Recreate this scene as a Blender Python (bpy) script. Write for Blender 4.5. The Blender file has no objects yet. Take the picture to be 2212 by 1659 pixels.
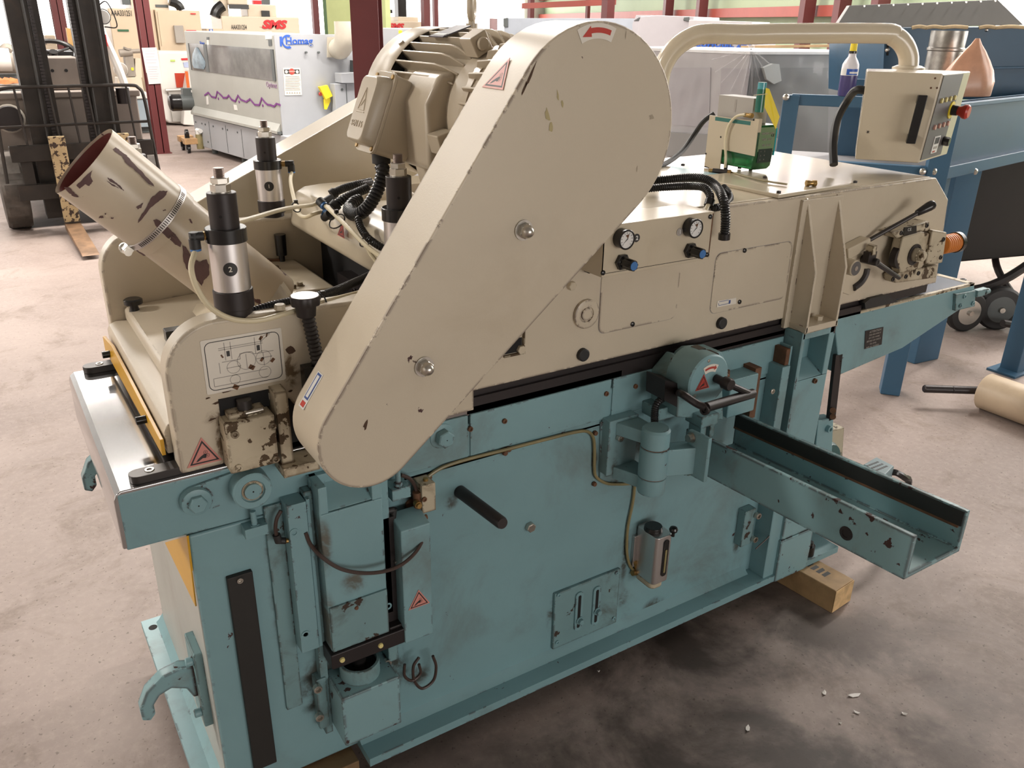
import bpy, bmesh, math, random
from mathutils import Vector, Matrix
from math import sin, cos, pi, radians, sqrt, atan2
random.seed(7)
scene = bpy.context.scene
COL = scene.collection

# ---------------------------------------------------------------- camera
FPX, IW, IH = 1802.1, 2212.0, 1659.0
CAM = Vector((0.0, 0.0, 1.75))
_p, _r, _y = radians(23.336), radians(-1.037), radians(57.251)
_fw = Vector((cos(_y)*cos(_p), sin(_y)*cos(_p), -sin(_p)))
_rt = Vector((sin(_y), -cos(_y), 0.0))
_dn = _fw.cross(_rt)
RT = cos(_r)*_rt + sin(_r)*_dn
DN = -sin(_r)*_rt + cos(_r)*_dn
FW = _fw
cd = bpy.data.cameras.new('camera')
cam = bpy.data.objects.new('camera', cd)
COL.objects.link(cam)
cd.sensor_fit = 'HORIZONTAL'
cd.sensor_width = 36.0
cd.lens = FPX/IW*36.0
cd.clip_start = 0.05
cd.clip_end = 200
cam.matrix_world = Matrix(((RT.x, -DN.x, -FW.x, CAM.x), (RT.y, -DN.y, -FW.y, CAM.y),
                           (RT.z, -DN.z, -FW.z, CAM.z), (0, 0, 0, 1)))
scene.camera = cam

# ---------------------------------------------------------------- exposure and light
vs = scene.view_settings
vs.view_transform = 'Standard'
vs.look = 'None'
vs.gamma = 1.0
vs.use_curve_mapping = False
vs.exposure = 0.08
w = bpy.data.worlds.new('world')
scene.world = w
w.use_nodes = True
w.node_tree.nodes['Background'].inputs[0].default_value = (1.0, 0.97, 0.95, 1)
w.node_tree.nodes['Background'].inputs[1].default_value = 0.05
cy = scene.cycles
cy.max_bounces = 7
cy.diffuse_bounces = 3
cy.glossy_bounces = 3
cy.transmission_bounces = 5
cy.transparent_max_bounces = 10
cy.caustics_reflective = False
cy.caustics_refractive = False
cy.sample_clamp_indirect = 6.0

def area(name, loc, rot, sx, sy, power, col=(1, 1, 1)):
    l = bpy.data.lights.new(name, 'AREA')
    l.shape = 'RECTANGLE'
    l.size, l.size_y, l.energy, l.color = sx, sy, power, col
    o = bpy.data.objects.new(name, l)
    COL.objects.link(o)
    o.location = loc
    o.rotation_euler = rot
    return o
WARM = (1.0, 0.94, 0.87)
# rows of ceiling lamps over the hall; none hangs on the photographer's side of the machine
LAMPS = [(-6.5, 4.8, 620), (-2.5, 8.8, 200), (1.2, 8.8, 500), (4.8, 8.4, 480), (8.2, 3.2, 400), (12.5, 5.0, 300), (9.0, 10.0, 240), (0.5, 14.5, 170), (5.5, 14.5, 150), (11.0, 14.0, 200), (0.0, 20.5, 170), (6.0, 20.5, 170), (12.0, 20.0, 200)]
LAMP_Z = 5.6
for lx, ly, pw in LAMPS:
    area('tube_light', (lx, ly, LAMP_Z-0.12), (0, 0, 0), 2.6, 0.5, pw, WARM)
# unseen fill light added behind the camera to brighten the machine's front
dl = area('front_fill_light', (2.2, -8.3, 1.7), (radians(90), 0, 0), 6.0, 2.4, 295, (1.0, 0.96, 0.92))

# ---------------------------------------------------------------- pixels of the photograph to points on a known plane
def at(px, py, x=None, y=None, z=None):
    d = RT*((px-IW/2)/FPX) + DN*((py-IH/2)/FPX) + FW
    if x is not None: t = (x-CAM.x)/d.x
    elif y is not None: t = (y-CAM.y)/d.y
    else: t = (z-CAM.z)/d.z
    return CAM + d*t
def aty(y, *pts):
    return [at(a, b, y=y) for a, b in pts]
def atx(x, *pts):
    return [at(a, b, x=x) for a, b in pts]
def atz(z, *pts):
    return [at(a, b, z=z) for a, b in pts]
V = Vector
def atd(px, py, d):
    """point of the sight line of a pixel at a known distance in front of the camera"""
    return CAM + (RT*((px-IW/2)/FPX) + DN*((py-IH/2)/FPX) + FW)*d
def atp(px, py, p0, n):
    dr = RT*((px-IW/2)/FPX) + DN*((py-IH/2)/FPX) + FW
    return CAM + dr*((V(p0)-CAM).dot(n)/dr.dot(n))
X, Y, Z = V((1, 0, 0)), V((0, 1, 0)), V((0, 0, 1))

# ---------------------------------------------------------------- materials
MATS = {}
def _new(name):
    m = bpy.data.materials.new(name)
    m.use_nodes = True
    return m, m.node_tree.nodes, m.node_tree.links, m.node_tree.nodes['Principled BSDF']
def c4(c): return (c[0], c[1], c[2], 1.0)
def _noise(N, L, vec, scale, detail=4, rough=0.6, dist=0.0):
    n = N.new('ShaderNodeTexNoise')
    n.inputs['Scale'].default_value = scale
    n.inputs['Detail'].default_value = detail
    n.inputs['Roughness'].default_value = rough
    n.inputs['Distortion'].default_value = dist
    L.new(vec, n.inputs['Vector'])
    return n.outputs['Fac']
def _ramp(N, L, fac, a, b):
    r = N.new('ShaderNodeMapRange')
    r.interpolation_type = 'SMOOTHSTEP'
    r.inputs['From Min'].default_value = a
    r.inputs['From Max'].default_value = b
    L.new(fac, r.inputs['Value'])
    return r.outputs['Result']
def _mix(N, L, fac, a, b, mode='MIX'):
    m = N.new('ShaderNodeMix')
    m.data_type = 'RGBA'
    m.blend_type = mode
    for s, v in ((m.inputs[0], fac), (m.inputs[6], a), (m.inputs[7], b)):
        if hasattr(v, 'links') or isinstance(v, bpy.types.NodeSocket): L.new(v, s)
        elif isinstance(v, (int, float)): s.default_value = v
        else: s.default_value = c4(v)
    return m.outputs[2]
def _math(N, L, op, a, b):
    m = N.new('ShaderNodeMath')
    m.operation = op
    for s, v in zip(m.inputs, (a, b)):
        if isinstance(v, bpy.types.NodeSocket): L.new(v, s)
        else: s.default_value = v
    return m.outputs[0]
def mat(name, col, rough=0.5, metal=0.0, var=0.06, vscale=3.0, chip=None, chip_t=0.70, chip_s=9.0, edge=None, edge_r=0.006, dirt=None, dirt_a=0.0, dirt_s=5.0,
        bump=0.0, bump_s=200.0, spec=0.5, alpha=None, trans=0.0, emit=0.0, coat=0.0, aniso=None):
    if name in MATS: return MATS[name]
    m, N, L, P = _new(name)
    co = N.new('ShaderNodeTexCoord').outputs['Object']
    c = c4(col)
    out = None
    if var:
        f = _noise(N, L, co, vscale, 5)
        out = _mix(N, L, _ramp(N, L, f, 0.3, 0.7), tuple(v*(1-var) for v in col), tuple(min(1, v*(1+var)) for v in col))
    else:
        out = _mix(N, L, 0.0, col, col)
    rv = rough
    if dirt:
        f = _ramp(N, L, _noise(N, L, co, dirt_s, 8, 0.65, 0.4), 0.50, 0.80)
        f = _math(N, L, 'MULTIPLY', f, dirt_a)
        out = _mix(N, L, f, out, dirt)
    if chip:
        f1 = _noise(N, L, co, chip_s, 7, 0.6, 0.2)
        f = _ramp(N, L, f1, chip_t, chip_t+0.012)
        if edge:
            b = N.new('ShaderNodeBevel')
            b.samples = 4
            b.inputs['Radius'].default_value = edge_r
            g = N.new('ShaderNodeNewGeometry')
            d = N.new('ShaderNodeVectorMath')
            d.operation = 'DOT_PRODUCT'
            L.new(b.outputs[0], d.inputs[0])
            L.new(g.outputs['Normal'], d.inputs[1])
            e = _ramp(N, L, d.outputs['Value'], 0.985, 0.90)
            n2 = _ramp(N, L, _noise(N, L, co, 24.0, 6, 0.7), edge-0.02, edge+0.02)
            e = _math(N, L, 'GREATER_THAN', _math(N, L, 'MULTIPLY', e, n2), 0.35)
            f = _math(N, L, 'MAXIMUM', f, e)
        out = _mix(N, L, f, out, chip)
        mr = N.new('ShaderNodeMapRange')
        mr.inputs['To Min'].default_value = rough
        mr.inputs['To Max'].default_value = 0.75
        L.new(f, mr.inputs['Value'])
        L.new(mr.outputs[0], P.inputs['Roughness'])
    else:
        P.inputs['Roughness'].default_value = rough
    L.new(out, P.inputs['Base Color'])
    P.inputs['Metallic'].default_value = metal
    P.inputs['Specular IOR Level'].default_value = spec
    if coat:
        P.inputs['Coat Weight'].default_value = coat
        P.inputs['Coat Roughness'].default_value = 0.12
    if trans:
        P.inputs['Transmission Weight'].default_value = trans
    if alpha is not None:
        P.inputs['Alpha'].default_value = alpha
    if emit:
        P.inputs['Emission Color'].default_value = c
        P.inputs['Emission Strength'].default_value = emit
    if bump:
        bn = N.new('ShaderNodeBump')
        bn.inputs['Strength'].default_value = bump
        bn.inputs['Distance'].default_value = 0.002
        L.new(_noise(N, L, co, bump_s, 3), bn.inputs['Height'])
        L.new(bn.outputs[0], P.inputs['Normal'])
    MATS[name] = m
    return m
def stained(src, name, spots, col=(0.045, 0.03, 0.016), amount=0.85, nscale=16.0):
    """copy of a paint with soaked-in grease round given points (object space): (x, z, rx, rz)"""
    m = src.copy()
    m.name = name
    N, L = m.node_tree.nodes, m.node_tree.links
    P = N['Principled BSDF']
    co = N.new('ShaderNodeTexCoord').outputs['Object']
    acc = None
    for x, z, rx, rz in spots:
        mp = N.new('ShaderNodeMapping')
        mp.vector_type = 'POINT'
        mp.inputs['Scale'].default_value = (1/rx, 0, 1/rz)
        mp.inputs['Location'].default_value = (-x/rx, 0, -z/rz)
        L.new(co, mp.inputs['Vector'])
        ln_ = N.new('ShaderNodeVectorMath')
        ln_.operation = 'LENGTH'
        L.new(mp.outputs[0], ln_.inputs[0])
        f = _ramp(N, L, ln_.outputs['Value'], 1.0, 0.0)
        acc = f if acc is None else _math(N, L, 'MAXIMUM', acc, f)
    n_ = _ramp(N, L, _noise(N, L, co, nscale, 7, 0.68, 0.6), 0.25, 0.75)
    f = _math(N, L, 'MULTIPLY', acc, n_)
    f = _math(N, L, 'MULTIPLY', _ramp(N, L, f, 0.06, 0.55), amount)
    old = P.inputs['Base Color'].links[0].from_socket
    L.new(_mix(N, L, f, old, col), P.inputs['Base Color'])
    return m
PRIMER = (0.06, 0.024, 0.022)
CREAM = mat('cream_paint', (0.56, 0.485, 0.375), 0.34, var=0.03, vscale=2.0, chip=PRIMER, chip_t=0.715, chip_s=15, edge=0.495, edge_r=0.010, dirt=(0.30, 0.22, 0.12), dirt_a=0.22, dirt_s=3.0, bump=0.10, bump_s=260)
CREAM2 = mat('cream_smooth', (0.56, 0.485, 0.365), 0.24, coat=0.35, var=0.03, vscale=2.0, dirt=(0.28, 0.2, 0.11), dirt_a=0.22, dirt_s=4.0)
CREAM_THIN = mat('cream_thin_plate', (0.56, 0.485, 0.375), 0.34, var=0.03, vscale=2.0, chip=PRIMER, chip_t=0.72, chip_s=15, edge=0.56, edge_r=0.003, dirt=(0.30, 0.22, 0.12), dirt_a=0.22, dirt_s=3.0)
CREAM_DIRTY = mat('cream_grimy', (0.50, 0.43, 0.31), 0.5, var=0.10, vscale=6, chip=(0.075, 0.045, 0.02), chip_t=0.585, chip_s=26, edge=0.45, edge_r=0.009, dirt=(0.13, 0.075, 0.025), dirt_a=0.8, dirt_s=9)
CREAM_CHIP = mat('cream_flaking', (0.60, 0.51, 0.39), 0.30, var=0.03, chip=(0.12, 0.06, 0.06), chip_t=0.62, chip_s=9, bump=0.05)
MOTOR = mat('motor_paint', (0.50, 0.425, 0.32), 0.30, var=0.04, dirt=(0.25, 0.18, 0.1), dirt_a=0.3, bump=0.08, bump_s=120)
TEAL = mat('teal_paint', (0.195, 0.335, 0.362), 0.42, var=0.05, vscale=2.2, chip=(0.05, 0.02, 0.018), chip_t=0.71, chip_s=19, edge=0.58, edge_r=0.008, dirt=(0.11, 0.085, 0.055), dirt_a=0.60, dirt_s=3.2, bump=0.08, bump_s=150)
TEAL_CHIP = mat('teal_chipped', (0.215, 0.36, 0.385), 0.30, var=0.04, chip=(0.045, 0.018, 0.015), chip_t=0.635, chip_s=26, edge=0.46, edge_r=0.012, dirt=(0.16, 0.1, 0.05), dirt_a=0.55, dirt_s=7)
TEAL_DIRTY = mat('teal_grimy', (0.175, 0.295, 0.31), 0.5, var=0.08, chip=(0.04, 0.022, 0.014), chip_t=0.65, chip_s=18, edge=0.5, edge_r=0.008, dirt=(0.06, 0.038, 0.018), dirt_a=0.9, dirt_s=8)
STEEL = mat('polished_steel', (0.50, 0.50, 0.51), 0.12, 1.0, var=0.10, vscale=1.5, dirt=(0.22, 0.19, 0.16), dirt_a=0.4, dirt_s=3)
STEEL_B = mat('brushed_aluminium', (0.66, 0.63, 0.62), 0.36, 1.0, var=0.04)
ZINC = mat('zinc_bolt', (0.55, 0.52, 0.47), 0.30, 1.0, var=0.10, vscale=40)
DKSTEEL = mat('dark_steel', (0.06, 0.054, 0.052), 0.42, 0.6, var=0.12)
BLACK = mat('black_gloss', (0.012, 0.011, 0.011), 0.25, var=0.0)
RUBBER = mat('black_rubber', (0.016, 0.015, 0.015), 0.55, var=0.1)
BLKMET = mat('black_oxide', (0.028, 0.022, 0.022), 0.42, 0.3, var=0.12)
STRIPM = mat('matt_black_strip', (0.014, 0.012, 0.010), 0.62, var=0.15)
HOSE = mat('corrugated_black', (0.012, 0.012, 0.013), 0.30, var=0.0)
TUBE = mat('nylon_tube', (0.66, 0.58, 0.40), 0.35, var=0.03)
BROWNTUBE = mat('brown_tube', (0.055, 0.032, 0.026), 0.4, var=0.08)
OILTUBE = mat('oily_tube', (0.23, 0.19, 0.09), 0.35, var=0.15, vscale=12)
BRASS = mat('brass', (0.42, 0.27, 0.10), 0.38, 0.9, var=0.2, vscale=30)
RUST = mat('rust', (0.13, 0.06, 0.03), 0.8, var=0.3, vscale=20)
BLUE = mat('blue_plastic', (0.045, 0.16, 0.40), 0.4, var=0.0)
YELLOW = mat('yellow_paint', (0.62, 0.33, 0.02), 0.38, var=0.06, chip=(0.05, 0.03, 0.02), chip_t=0.70, chip_s=16, dirt=(0.3, 0.15, 0.03), dirt_a=0.3)
YELLOW2 = mat('yellow_tag', (0.85, 0.66, 0.03), 0.5, var=0.02)
WHITE = mat('white_plastic', (0.72, 0.71, 0.68), 0.4, var=0.02)
PAPER = mat('paper_label', (0.72, 0.67, 0.59), 0.5, var=0.02)
INK = mat('black_ink', (0.02, 0.018, 0.018), 0.5, var=0.0)
INKGREY = mat('grey_ink', (0.34, 0.31, 0.28), 0.5, var=0.0)
PINK = mat('sticker_pink', (0.60, 0.24, 0.20), 0.4, var=0.02)
REDST = mat('sticker_red', (0.42, 0.05, 0.035), 0.45, var=0.04)
RED = mat('red_plastic', (0.50, 0.045, 0.03), 0.35, var=0.0)
INKBLUE = mat('blue_ink', (0.03, 0.07, 0.25), 0.5, var=0.0)
GREYP = mat('grey_panel', (0.10, 0.092, 0.090), 0.5, var=0.04)
LENS = mat('yellow_lens', (0.70, 0.60, 0.25), 0.3, var=0.0)
LENSP = mat('pink_lens', (0.60, 0.34, 0.28), 0.3, var=0.0)
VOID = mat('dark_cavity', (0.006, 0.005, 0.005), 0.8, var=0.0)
ORANGE = mat('orange_hose', (0.62, 0.20, 0.03), 0.4, var=0.05)

# ---------------------------------------------------------------- mesh builder
def frame(axis):
    a = V(axis).normalized()
    h = Z if abs(a.z) < 0.9 else X
    u = h.cross(a).normalized()
    return a, u, a.cross(u)
def spline(pts, n=8):
    pts = [V(p) for p in pts]
    if len(pts) < 3: n = 1
    out = []
    for i in range(len(pts)-1):
        p0 = pts[i-1] if i else pts[0]*2-pts[1]
        p1, p2 = pts[i], pts[i+1]
        p3 = pts[i+2] if i+2 < len(pts) else p2*2-p1
        for k in range(n):
            t = k/n
            out.append(0.5*((2*p1)+(p2-p0)*t+(2*p0-5*p1+4*p2-p3)*t*t+(3*p1-p0-3*p2+p3)*t**3))
    out.append(pts[-1])
    return out
def arc(c, u, v, r, a0, a1, n):
    return [V(c)+V(u)*(r*cos(radians(a0+(a1-a0)*i/n)))+V(v)*(r*sin(radians(a0+(a1-a0)*i/n))) for i in range(n+1)]
class B:
    def __init__(s, m=None):
        s.bm = bmesh.new()
        s.mats = []
        s.i = 0
        if m: s.m(m)
    def m(s, mt):
        if mt not in s.mats: s.mats.append(mt)
        s.i = s.mats.index(mt)
        return s
    def _f(s, vs):
        try:
            f = s.bm.faces.new(vs)
            f.material_index = s.i
            return f
        except ValueError:
            return None
    def face(s, pts):
        s._f([s.bm.verts.new(p) for p in pts])
        return s
    def loft(s, rings, cap=True, close=True):
        R = [[s.bm.verts.new(p) for p in r] for r in rings]
        n = len(R[0])
        for a, b in zip(R, R[1:]):
            for k in range(n if close else n-1):
                s._f([a[k], a[(k+1) % n], b[(k+1) % n], b[k]])
        if cap:
            s._f(R[0][::-1]); s._f(R[-1])
        return s
    def prism(s, pts, vec):
        vec = V(vec)
        return s.loft([[V(p) for p in pts], [V(p)+vec for p in pts]])
    def box(s, x0, x1, y0, y1, z0, z1):
        return s.prism([V((x0, y0, z0)), V((x1, y0, z0)), V((x1, y1, z0)), V((x0, y1, z0))], (0, 0, z1-z0))
    def obox(s, c, u, v, wv):
        c, u, v, wv = V(c), V(u), V(v), V(wv)
        return s.prism([c-u-v-wv, c+u-v-wv, c+u+v-wv, c-u+v-wv], wv*2)
    def lathe(s, p, axis, prof, seg=24, cap=True):
        a, u, v = frame(axis)
        p = V(p)
        return s.loft([[p+a*t+(u*cos(2*pi*k/seg)+v*sin(2*pi*k/seg))*max(r, 1e-4) for k in range(seg)] for t, r in prof], cap)
    def cyl(s, p0, p1, r, r1=None, seg=20):
        p0, p1 = V(p0), V(p1)
        d = p1-p0
        return s.lathe(p0, d, [(0, r), (d.length, r if r1 is None else r1)], seg)
    def pipe(s, p0, p1, ro, ri, seg=28):
        d = V(p1)-V(p0)
        l = d.length
        return s.lathe(p0, d, [(0, ro), (l, ro), (l, ri), (0, ri), (0, ro)], seg, False)
    def hexa(s, p, axis, r, h, rot=0.0):
        a, u, v = frame(axis)
        p = V(p)
        ring = lambda t, q: [p+a*t+(u*cos(pi/3*k+rot)+v*sin(pi/3*k+rot))*q for k in range(6)]
        return s.loft([ring(0, r), ring(h*0.86, r), ring(h, r*0.88)])
    def tube(s, path, r, seg=10, n=8, rf=None, cap=True):
        pts = spline(path, n)
        ds = [(pts[min(i+1, len(pts)-1)]-pts[max(i-1, 0)]).normalized() for i in range(len(pts))]
        a, u, v = frame(ds[0])
        rings = []
        for i, (p, d) in enumerate(zip(pts, ds)):
            u = (u-d*u.dot(d))
            if u.length < 1e-6: u = frame(d)[1]
            u.normalize()
            v = d.cross(u)
            q = rf(i) if rf else r
            rings.append([p+(u*cos(2*pi*k/seg)+v*sin(2*pi*k/seg))*q for k in range(seg)])
        return s.loft(rings, cap)
    def hose(s, path, r, pitch=0.006, amp=0.14, seg=12):
        base = spline(path, 12)
        L = [0.0]
        for a, b in zip(base, base[1:]): L.append(L[-1]+(b-a).length)
        n = max(8, int(L[-1]/pitch)*3)
        pts, j = [], 0
        for k in range(n+1):
            t = L[-1]*k/n
            while j < len(L)-2 and L[j+1] < t: j += 1
            f = (t-L[j])/max(1e-9, L[j+1]-L[j])
            pts.append(base[j].lerp(base[j+1], min(1, f)))
        return s.tube(pts, r, seg, 1, rf=lambda i: r*(1-amp if i % 3 == 0 else 1+amp*0.2))
    def torus(s, c, axis, R, r, seg=28, sec=8, a0=0, a1=360):
        a, u, v = frame(axis)
        c = V(c)
        full = a1-a0 >= 359.9
        n = seg
        rings = []
        for i in range(n + (0 if full else 1)):
            t = radians(a0+(a1-a0)*i/n)
            d = u*cos(t)+v*sin(t)
            rings.append([c+d*(R+r*cos(2*pi*k/sec))+a*(r*sin(2*pi*k/sec)) for k in range(sec)])
        if full: rings.append(rings[0]); return s.loft(rings, False)
        return s.loft(rings)
    def sock(s, p, axis, r, h, mt=None, hole=None):
        """socket-head cap screw"""
        mm = s.i
        if mt: s.m(mt)
        s.lathe(p, axis, [(0, r), (h*0.9, r), (h, r*0.9), (h, r*0.55), (h*0.45, r*0.5)], 14)
        s.i = mm
        return s
    def obj(s, name, parent=None, label=None, bevel=0.0, smooth=32, seg=2):
        bm = s.bm
        bmesh.ops.remove_doubles(bm, verts=bm.verts, dist=1e-6)
        bmesh.ops.recalc_face_normals(bm, faces=bm.faces)
        me = bpy.data.meshes.new(name)
        off = V((0, 0, 0))
        q = parent
        while q is not None:
            off += q.location
            q = q.parent
        bmesh.ops.translate(bm, verts=bm.verts, vec=-off)
        bm.to_mesh(me)
        bm.free()
        for mt in s.mats: me.materials.append(mt)
        for p in me.polygons: p.use_smooth = True
        me.set_sharp_from_angle(angle=radians(smooth))
        o = bpy.data.objects.new(name, me)
        COL.objects.link(o)
        if parent: o.parent = parent
        if label: o['label'] = label
        if bevel:
            md = o.modifiers.new('bevel', 'BEVEL')
            md.width = bevel
            md.segments = seg
            md.limit_method = 'ANGLE'
            md.angle_limit = radians(38)
            md.harden_normals = True
        return o
def tag(o, label, cat, group=None, kind=None):
    o['label'] = label
    o['category'] = cat
    if group: o['group'] = group
    if kind: o['kind'] = kind
    return o
def thing(name, loc, label, cat, group=None):
    o = bpy.data.objects.new(name, None)
    o.empty_display_size = 0.1
    COL.objects.link(o)
    o.location = loc
    return tag(o, label, cat, group)
def struct(o):
    o['kind'] = 'structure'
    return o
def writing(txt, size, org, u, v, mt, name, parent, extrude=0.0006, align='CENTER', shear=0.0, bold=0.0, sx=1.0, label=None):
    """lettering as a thin mesh lying in the plane of u (reading direction) and v (up)"""
    cu = bpy.data.curves.new(name, 'FONT')
    cu.body = txt
    cu.size = size
    cu.align_x = align
    cu.align_y = 'CENTER'
    cu.extrude = extrude
    cu.shear = shear
    cu.offset = bold
    cu.resolution_u = 3
    t = bpy.data.objects.new(name, cu)
    COL.objects.link(t)
    bpy.context.view_layer.update()
    me = bpy.data.meshes.new_from_object(t.evaluated_get(bpy.context.evaluated_depsgraph_get()))
    bpy.data.objects.remove(t)
    bpy.data.curves.remove(cu)
    u, v = V(u).normalized(), V(v).normalized()
    n = u.cross(v)
    off = V((0, 0, 0))
    q = parent
    while q is not None:
        off += q.location
        q = q.parent
    M = Matrix(((u.x, v.x, n.x, org[0]-off.x), (u.y, v.y, n.y, org[1]-off.y), (u.z, v.z, n.z, org[2]-off.z), (0, 0, 0, 1)))
    me.transform(M @ Matrix.Diagonal((sx, 1, 1, 1)))
    me.materials.clear()
    me.materials.append(mt)
    me.name = name
    o = bpy.data.objects.new(name, me)
    COL.objects.link(o)
    if parent: o.parent = parent
    if label: o['label'] = label
    return o
def rrect(c, u, v, w, h, r, n=4):
    c, u, v = V(c), V(u), V(v)
    out = []
    for sx, sy, a in ((1, 1, 0), (-1, 1, 90), (-1, -1, 180), (1, -1, 270)):
        cc = c+u*(sx*(w/2-r))+v*(sy*(h/2-r))
        out += arc(cc, u, v, r, a, a+90, n)
    return out
def warning_sticker(c, u, v, s, parent, base=None, name='warning_sticker', label=None):
    """pink triangle, black border, a hand reaching into two rollers"""
    c, u, v = V(c), V(u).normalized(), V(v).normalized()
    n = u.cross(v)
    b = B(base or PINK)
    T = lambda k, sc, h: [c+u*(x*sc*s)+v*(y*sc*s)+n*h for x, y in ((-0.5*k, -0.29*k), (0.5*k, -0.29*k), (0, 0.577*k))]
    b.prism(T(1.18, 1, 0.0), n*0.0008)
    b.m(INK)
    o3, i3 = T(0.98, 1, 0.0009), T(0.80, 1, 0.0009)
    for k in range(3):
        b.face([o3[k], o3[(k+1) % 3], i3[(k+1) % 3], i3[k]])
    for cx, cyy in ((0.07, 0.10), (0.12, -0.03)):
        p = c+u*(cx*s)+v*(cyy*s)+n*0.0009
        for R in (0.075, 0.03):
            ra, rb = arc(p, u, v, R*s, 0, 360, 14), arc(p, u, v, (R-0.014)*s, 0, 360, 14)
            for k in range(14): b.face([ra[k], ra[k+1], rb[k+1], rb[k]])
    b.face([c+u*(x*s)+v*(y*s)+n*0.0009 for x, y in ((-0.28, -0.20), (-0.20, -0.19), (-0.04, -0.10), (0.06, -0.12), (0.10, 0.02), (0.02, 0.05), (-0.10, -0.02), (-0.2, -0.1))])
    return b.obj(name, parent, label)
# ================================================================ hall
m, N, L, P_ = _new('concrete_floor')
co = N.new('ShaderNodeTexCoord').outputs['Object']
big = _noise(N, L, co, 0.55, 6, 0.62, 0.5)
med = _noise(N, L, co, 2.6, 8, 0.68, 0.8)
fine = _noise(N, L, co, 38.0, 4, 0.7)
c = _mix(N, L, _ramp(N, L, big, 0.30, 0.70), (0.215, 0.168, 0.150), (0.335, 0.270, 0.242))
c = _mix(N, L, _math(N, L, 'MULTIPLY', _ramp(N, L, med, 0.50, 0.68), 0.55), c, (0.155, 0.115, 0.09))
c = _mix(N, L, _math(N, L, 'MULTIPLY', _ramp(N, L, fine, 0.42, 0.75), 0.35), c, (0.40, 0.33, 0.28))
spk = _ramp(N, L, _noise(N, L, co, 75.0, 2, 0.5), 0.66, 0.70)
c = _mix(N, L, _math(N, L, 'MULTIPLY', spk, 0.6), c, (0.10, 0.075, 0.06))
# oil stains, plus the machine's shade darkened into the floor colour
gm = N.new('ShaderNodeVectorMath'); gm.operation = 'DISTANCE'
L.new(co, gm.inputs[0]); gm.inputs[1].default_value = (1.45, 1.15, 0)
st_ = _math(N, L, 'MULTIPLY', _ramp(N, L, gm.outputs['Value'], 1.25, 0.25), _ramp(N, L, _noise(N, L, co, 2.3, 7, 0.62, 0.3), 0.36, 0.60))
c = _mix(N, L, _math(N, L, 'MULTIPLY', st_, 0.9), c, (0.035, 0.026, 0.021))
L.new(c, P_.inputs['Base Color'])
P_.inputs['Specular IOR Level'].default_value = 0.35
rr = N.new('ShaderNodeMapRange'); rr.inputs['To Min'].default_value = 0.50; rr.inputs['To Max'].default_value = 0.72
L.new(med, rr.inputs['Value']); L.new(rr.outputs[0], P_.inputs['Roughness'])
bn = N.new('ShaderNodeBump'); bn.inputs['Strength'].default_value = 0.12; bn.inputs['Distance'].default_value = 0.004
L.new(fine, bn.inputs['Height']); L.new(bn.outputs[0], P_.inputs['Normal'])
FLOOR = m
WALLW = mat('white_wall', (0.72, 0.71, 0.68), 0.7, var=0.03, vscale=0.5)
WALLG = mat('green_wall', (0.40, 0.50, 0.33), 0.65, var=0.05, vscale=0.6)
CEILM = mat('ceiling_white', (0.32, 0.31, 0.29), 0.8, var=0.03, vscale=0.5)
REDOX = mat('red_oxide_steel', (0.115, 0.022, 0.023), 0.5, var=0.08, vscale=2)
REDOX2 = mat('red_oxide_girt', (0.36, 0.075, 0.055), 0.5, var=0.08, vscale=2)
DAY = mat('daylight_panel', (1.0, 0.98, 0.96), 0.6, var=0, emit=4.5)

struct(B(FLOOR).box(-9, 30, -9, 31, -0.12, 0.0).obj('floor', None))
struct(B(CEILM).box(-9, 30, -9, 31, 6.4, 6.5).obj('ceiling', None))
struct(B(WALLW).box(-9, 30, 30.0, 30.2, 0, 6.4).obj('wall_back', None))
struct(B(WALLW).box(-9.2, -9, -9, 31, 0, 6.4).obj('wall_left', None))
struct(B(WALLW).box(-9, 30, -9.2, -9, 0, 6.4).obj('wall_front', None))
struct(B(WALLG).box(30, 30.2, -9, 31, 0, 6.4).obj('wall_right', None))
# lit translucent wall panels far behind
struct(B(DAY).box(-8.5, 19.5, 29.94, 30.0, 0.9, 5.8).obj('window_1', None))
# green cladded wall running along the right side of the hall, on red posts and girts
wd_ = V((cos(radians(68.6)), sin(radians(68.6)), 0))
wn_ = V((-wd_.y, wd_.x, 0))
w0 = V((20.5, 30.0, 0))
b = B(WALLG)
b.prism([w0, w0-wd_*34, w0-wd_*34-wn_*.15, w0-wn_*.15], (0, 0, 6.4))
struct(b.obj('wall_east', None))
b = B(DAY)
b.prism([w0-wd_*3+wn_*.03, w0-wd_*33+wn_*.03, w0-wd_*33+wn_*.05, w0-wd_*3+wn_*.05], (0, 0, 2.4))
for v_ in b.bm.verts: v_.co.z += 3.2
struct(b.obj('window_2', None))
b = B(DAY)
b.prism([w0-wd_*25.3+wn_*.03, w0-wd_*33+wn_*.03, w0-wd_*33+wn_*.05, w0-wd_*25.3+wn_*.05], (0, 0, 1.6))
for v_ in b.bm.verts: v_.co.z += 1.55
struct(b.obj('window_3', None))
for i, (z, mt) in enumerate(((2.62, REDOX2), (1.95, REDOX2))):
    b = B(mt)
    Lg = 34 if i == 0 else 22
    b.prism([w0+wn_*.02+Z*z, w0-wd_*Lg+wn_*.02+Z*z, w0-wd_*Lg+wn_*.24+Z*z, w0+wn_*.24+Z*z], (0, 0, .17))
    struct(b.obj('trim_%d' % (i+1), None))
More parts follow.
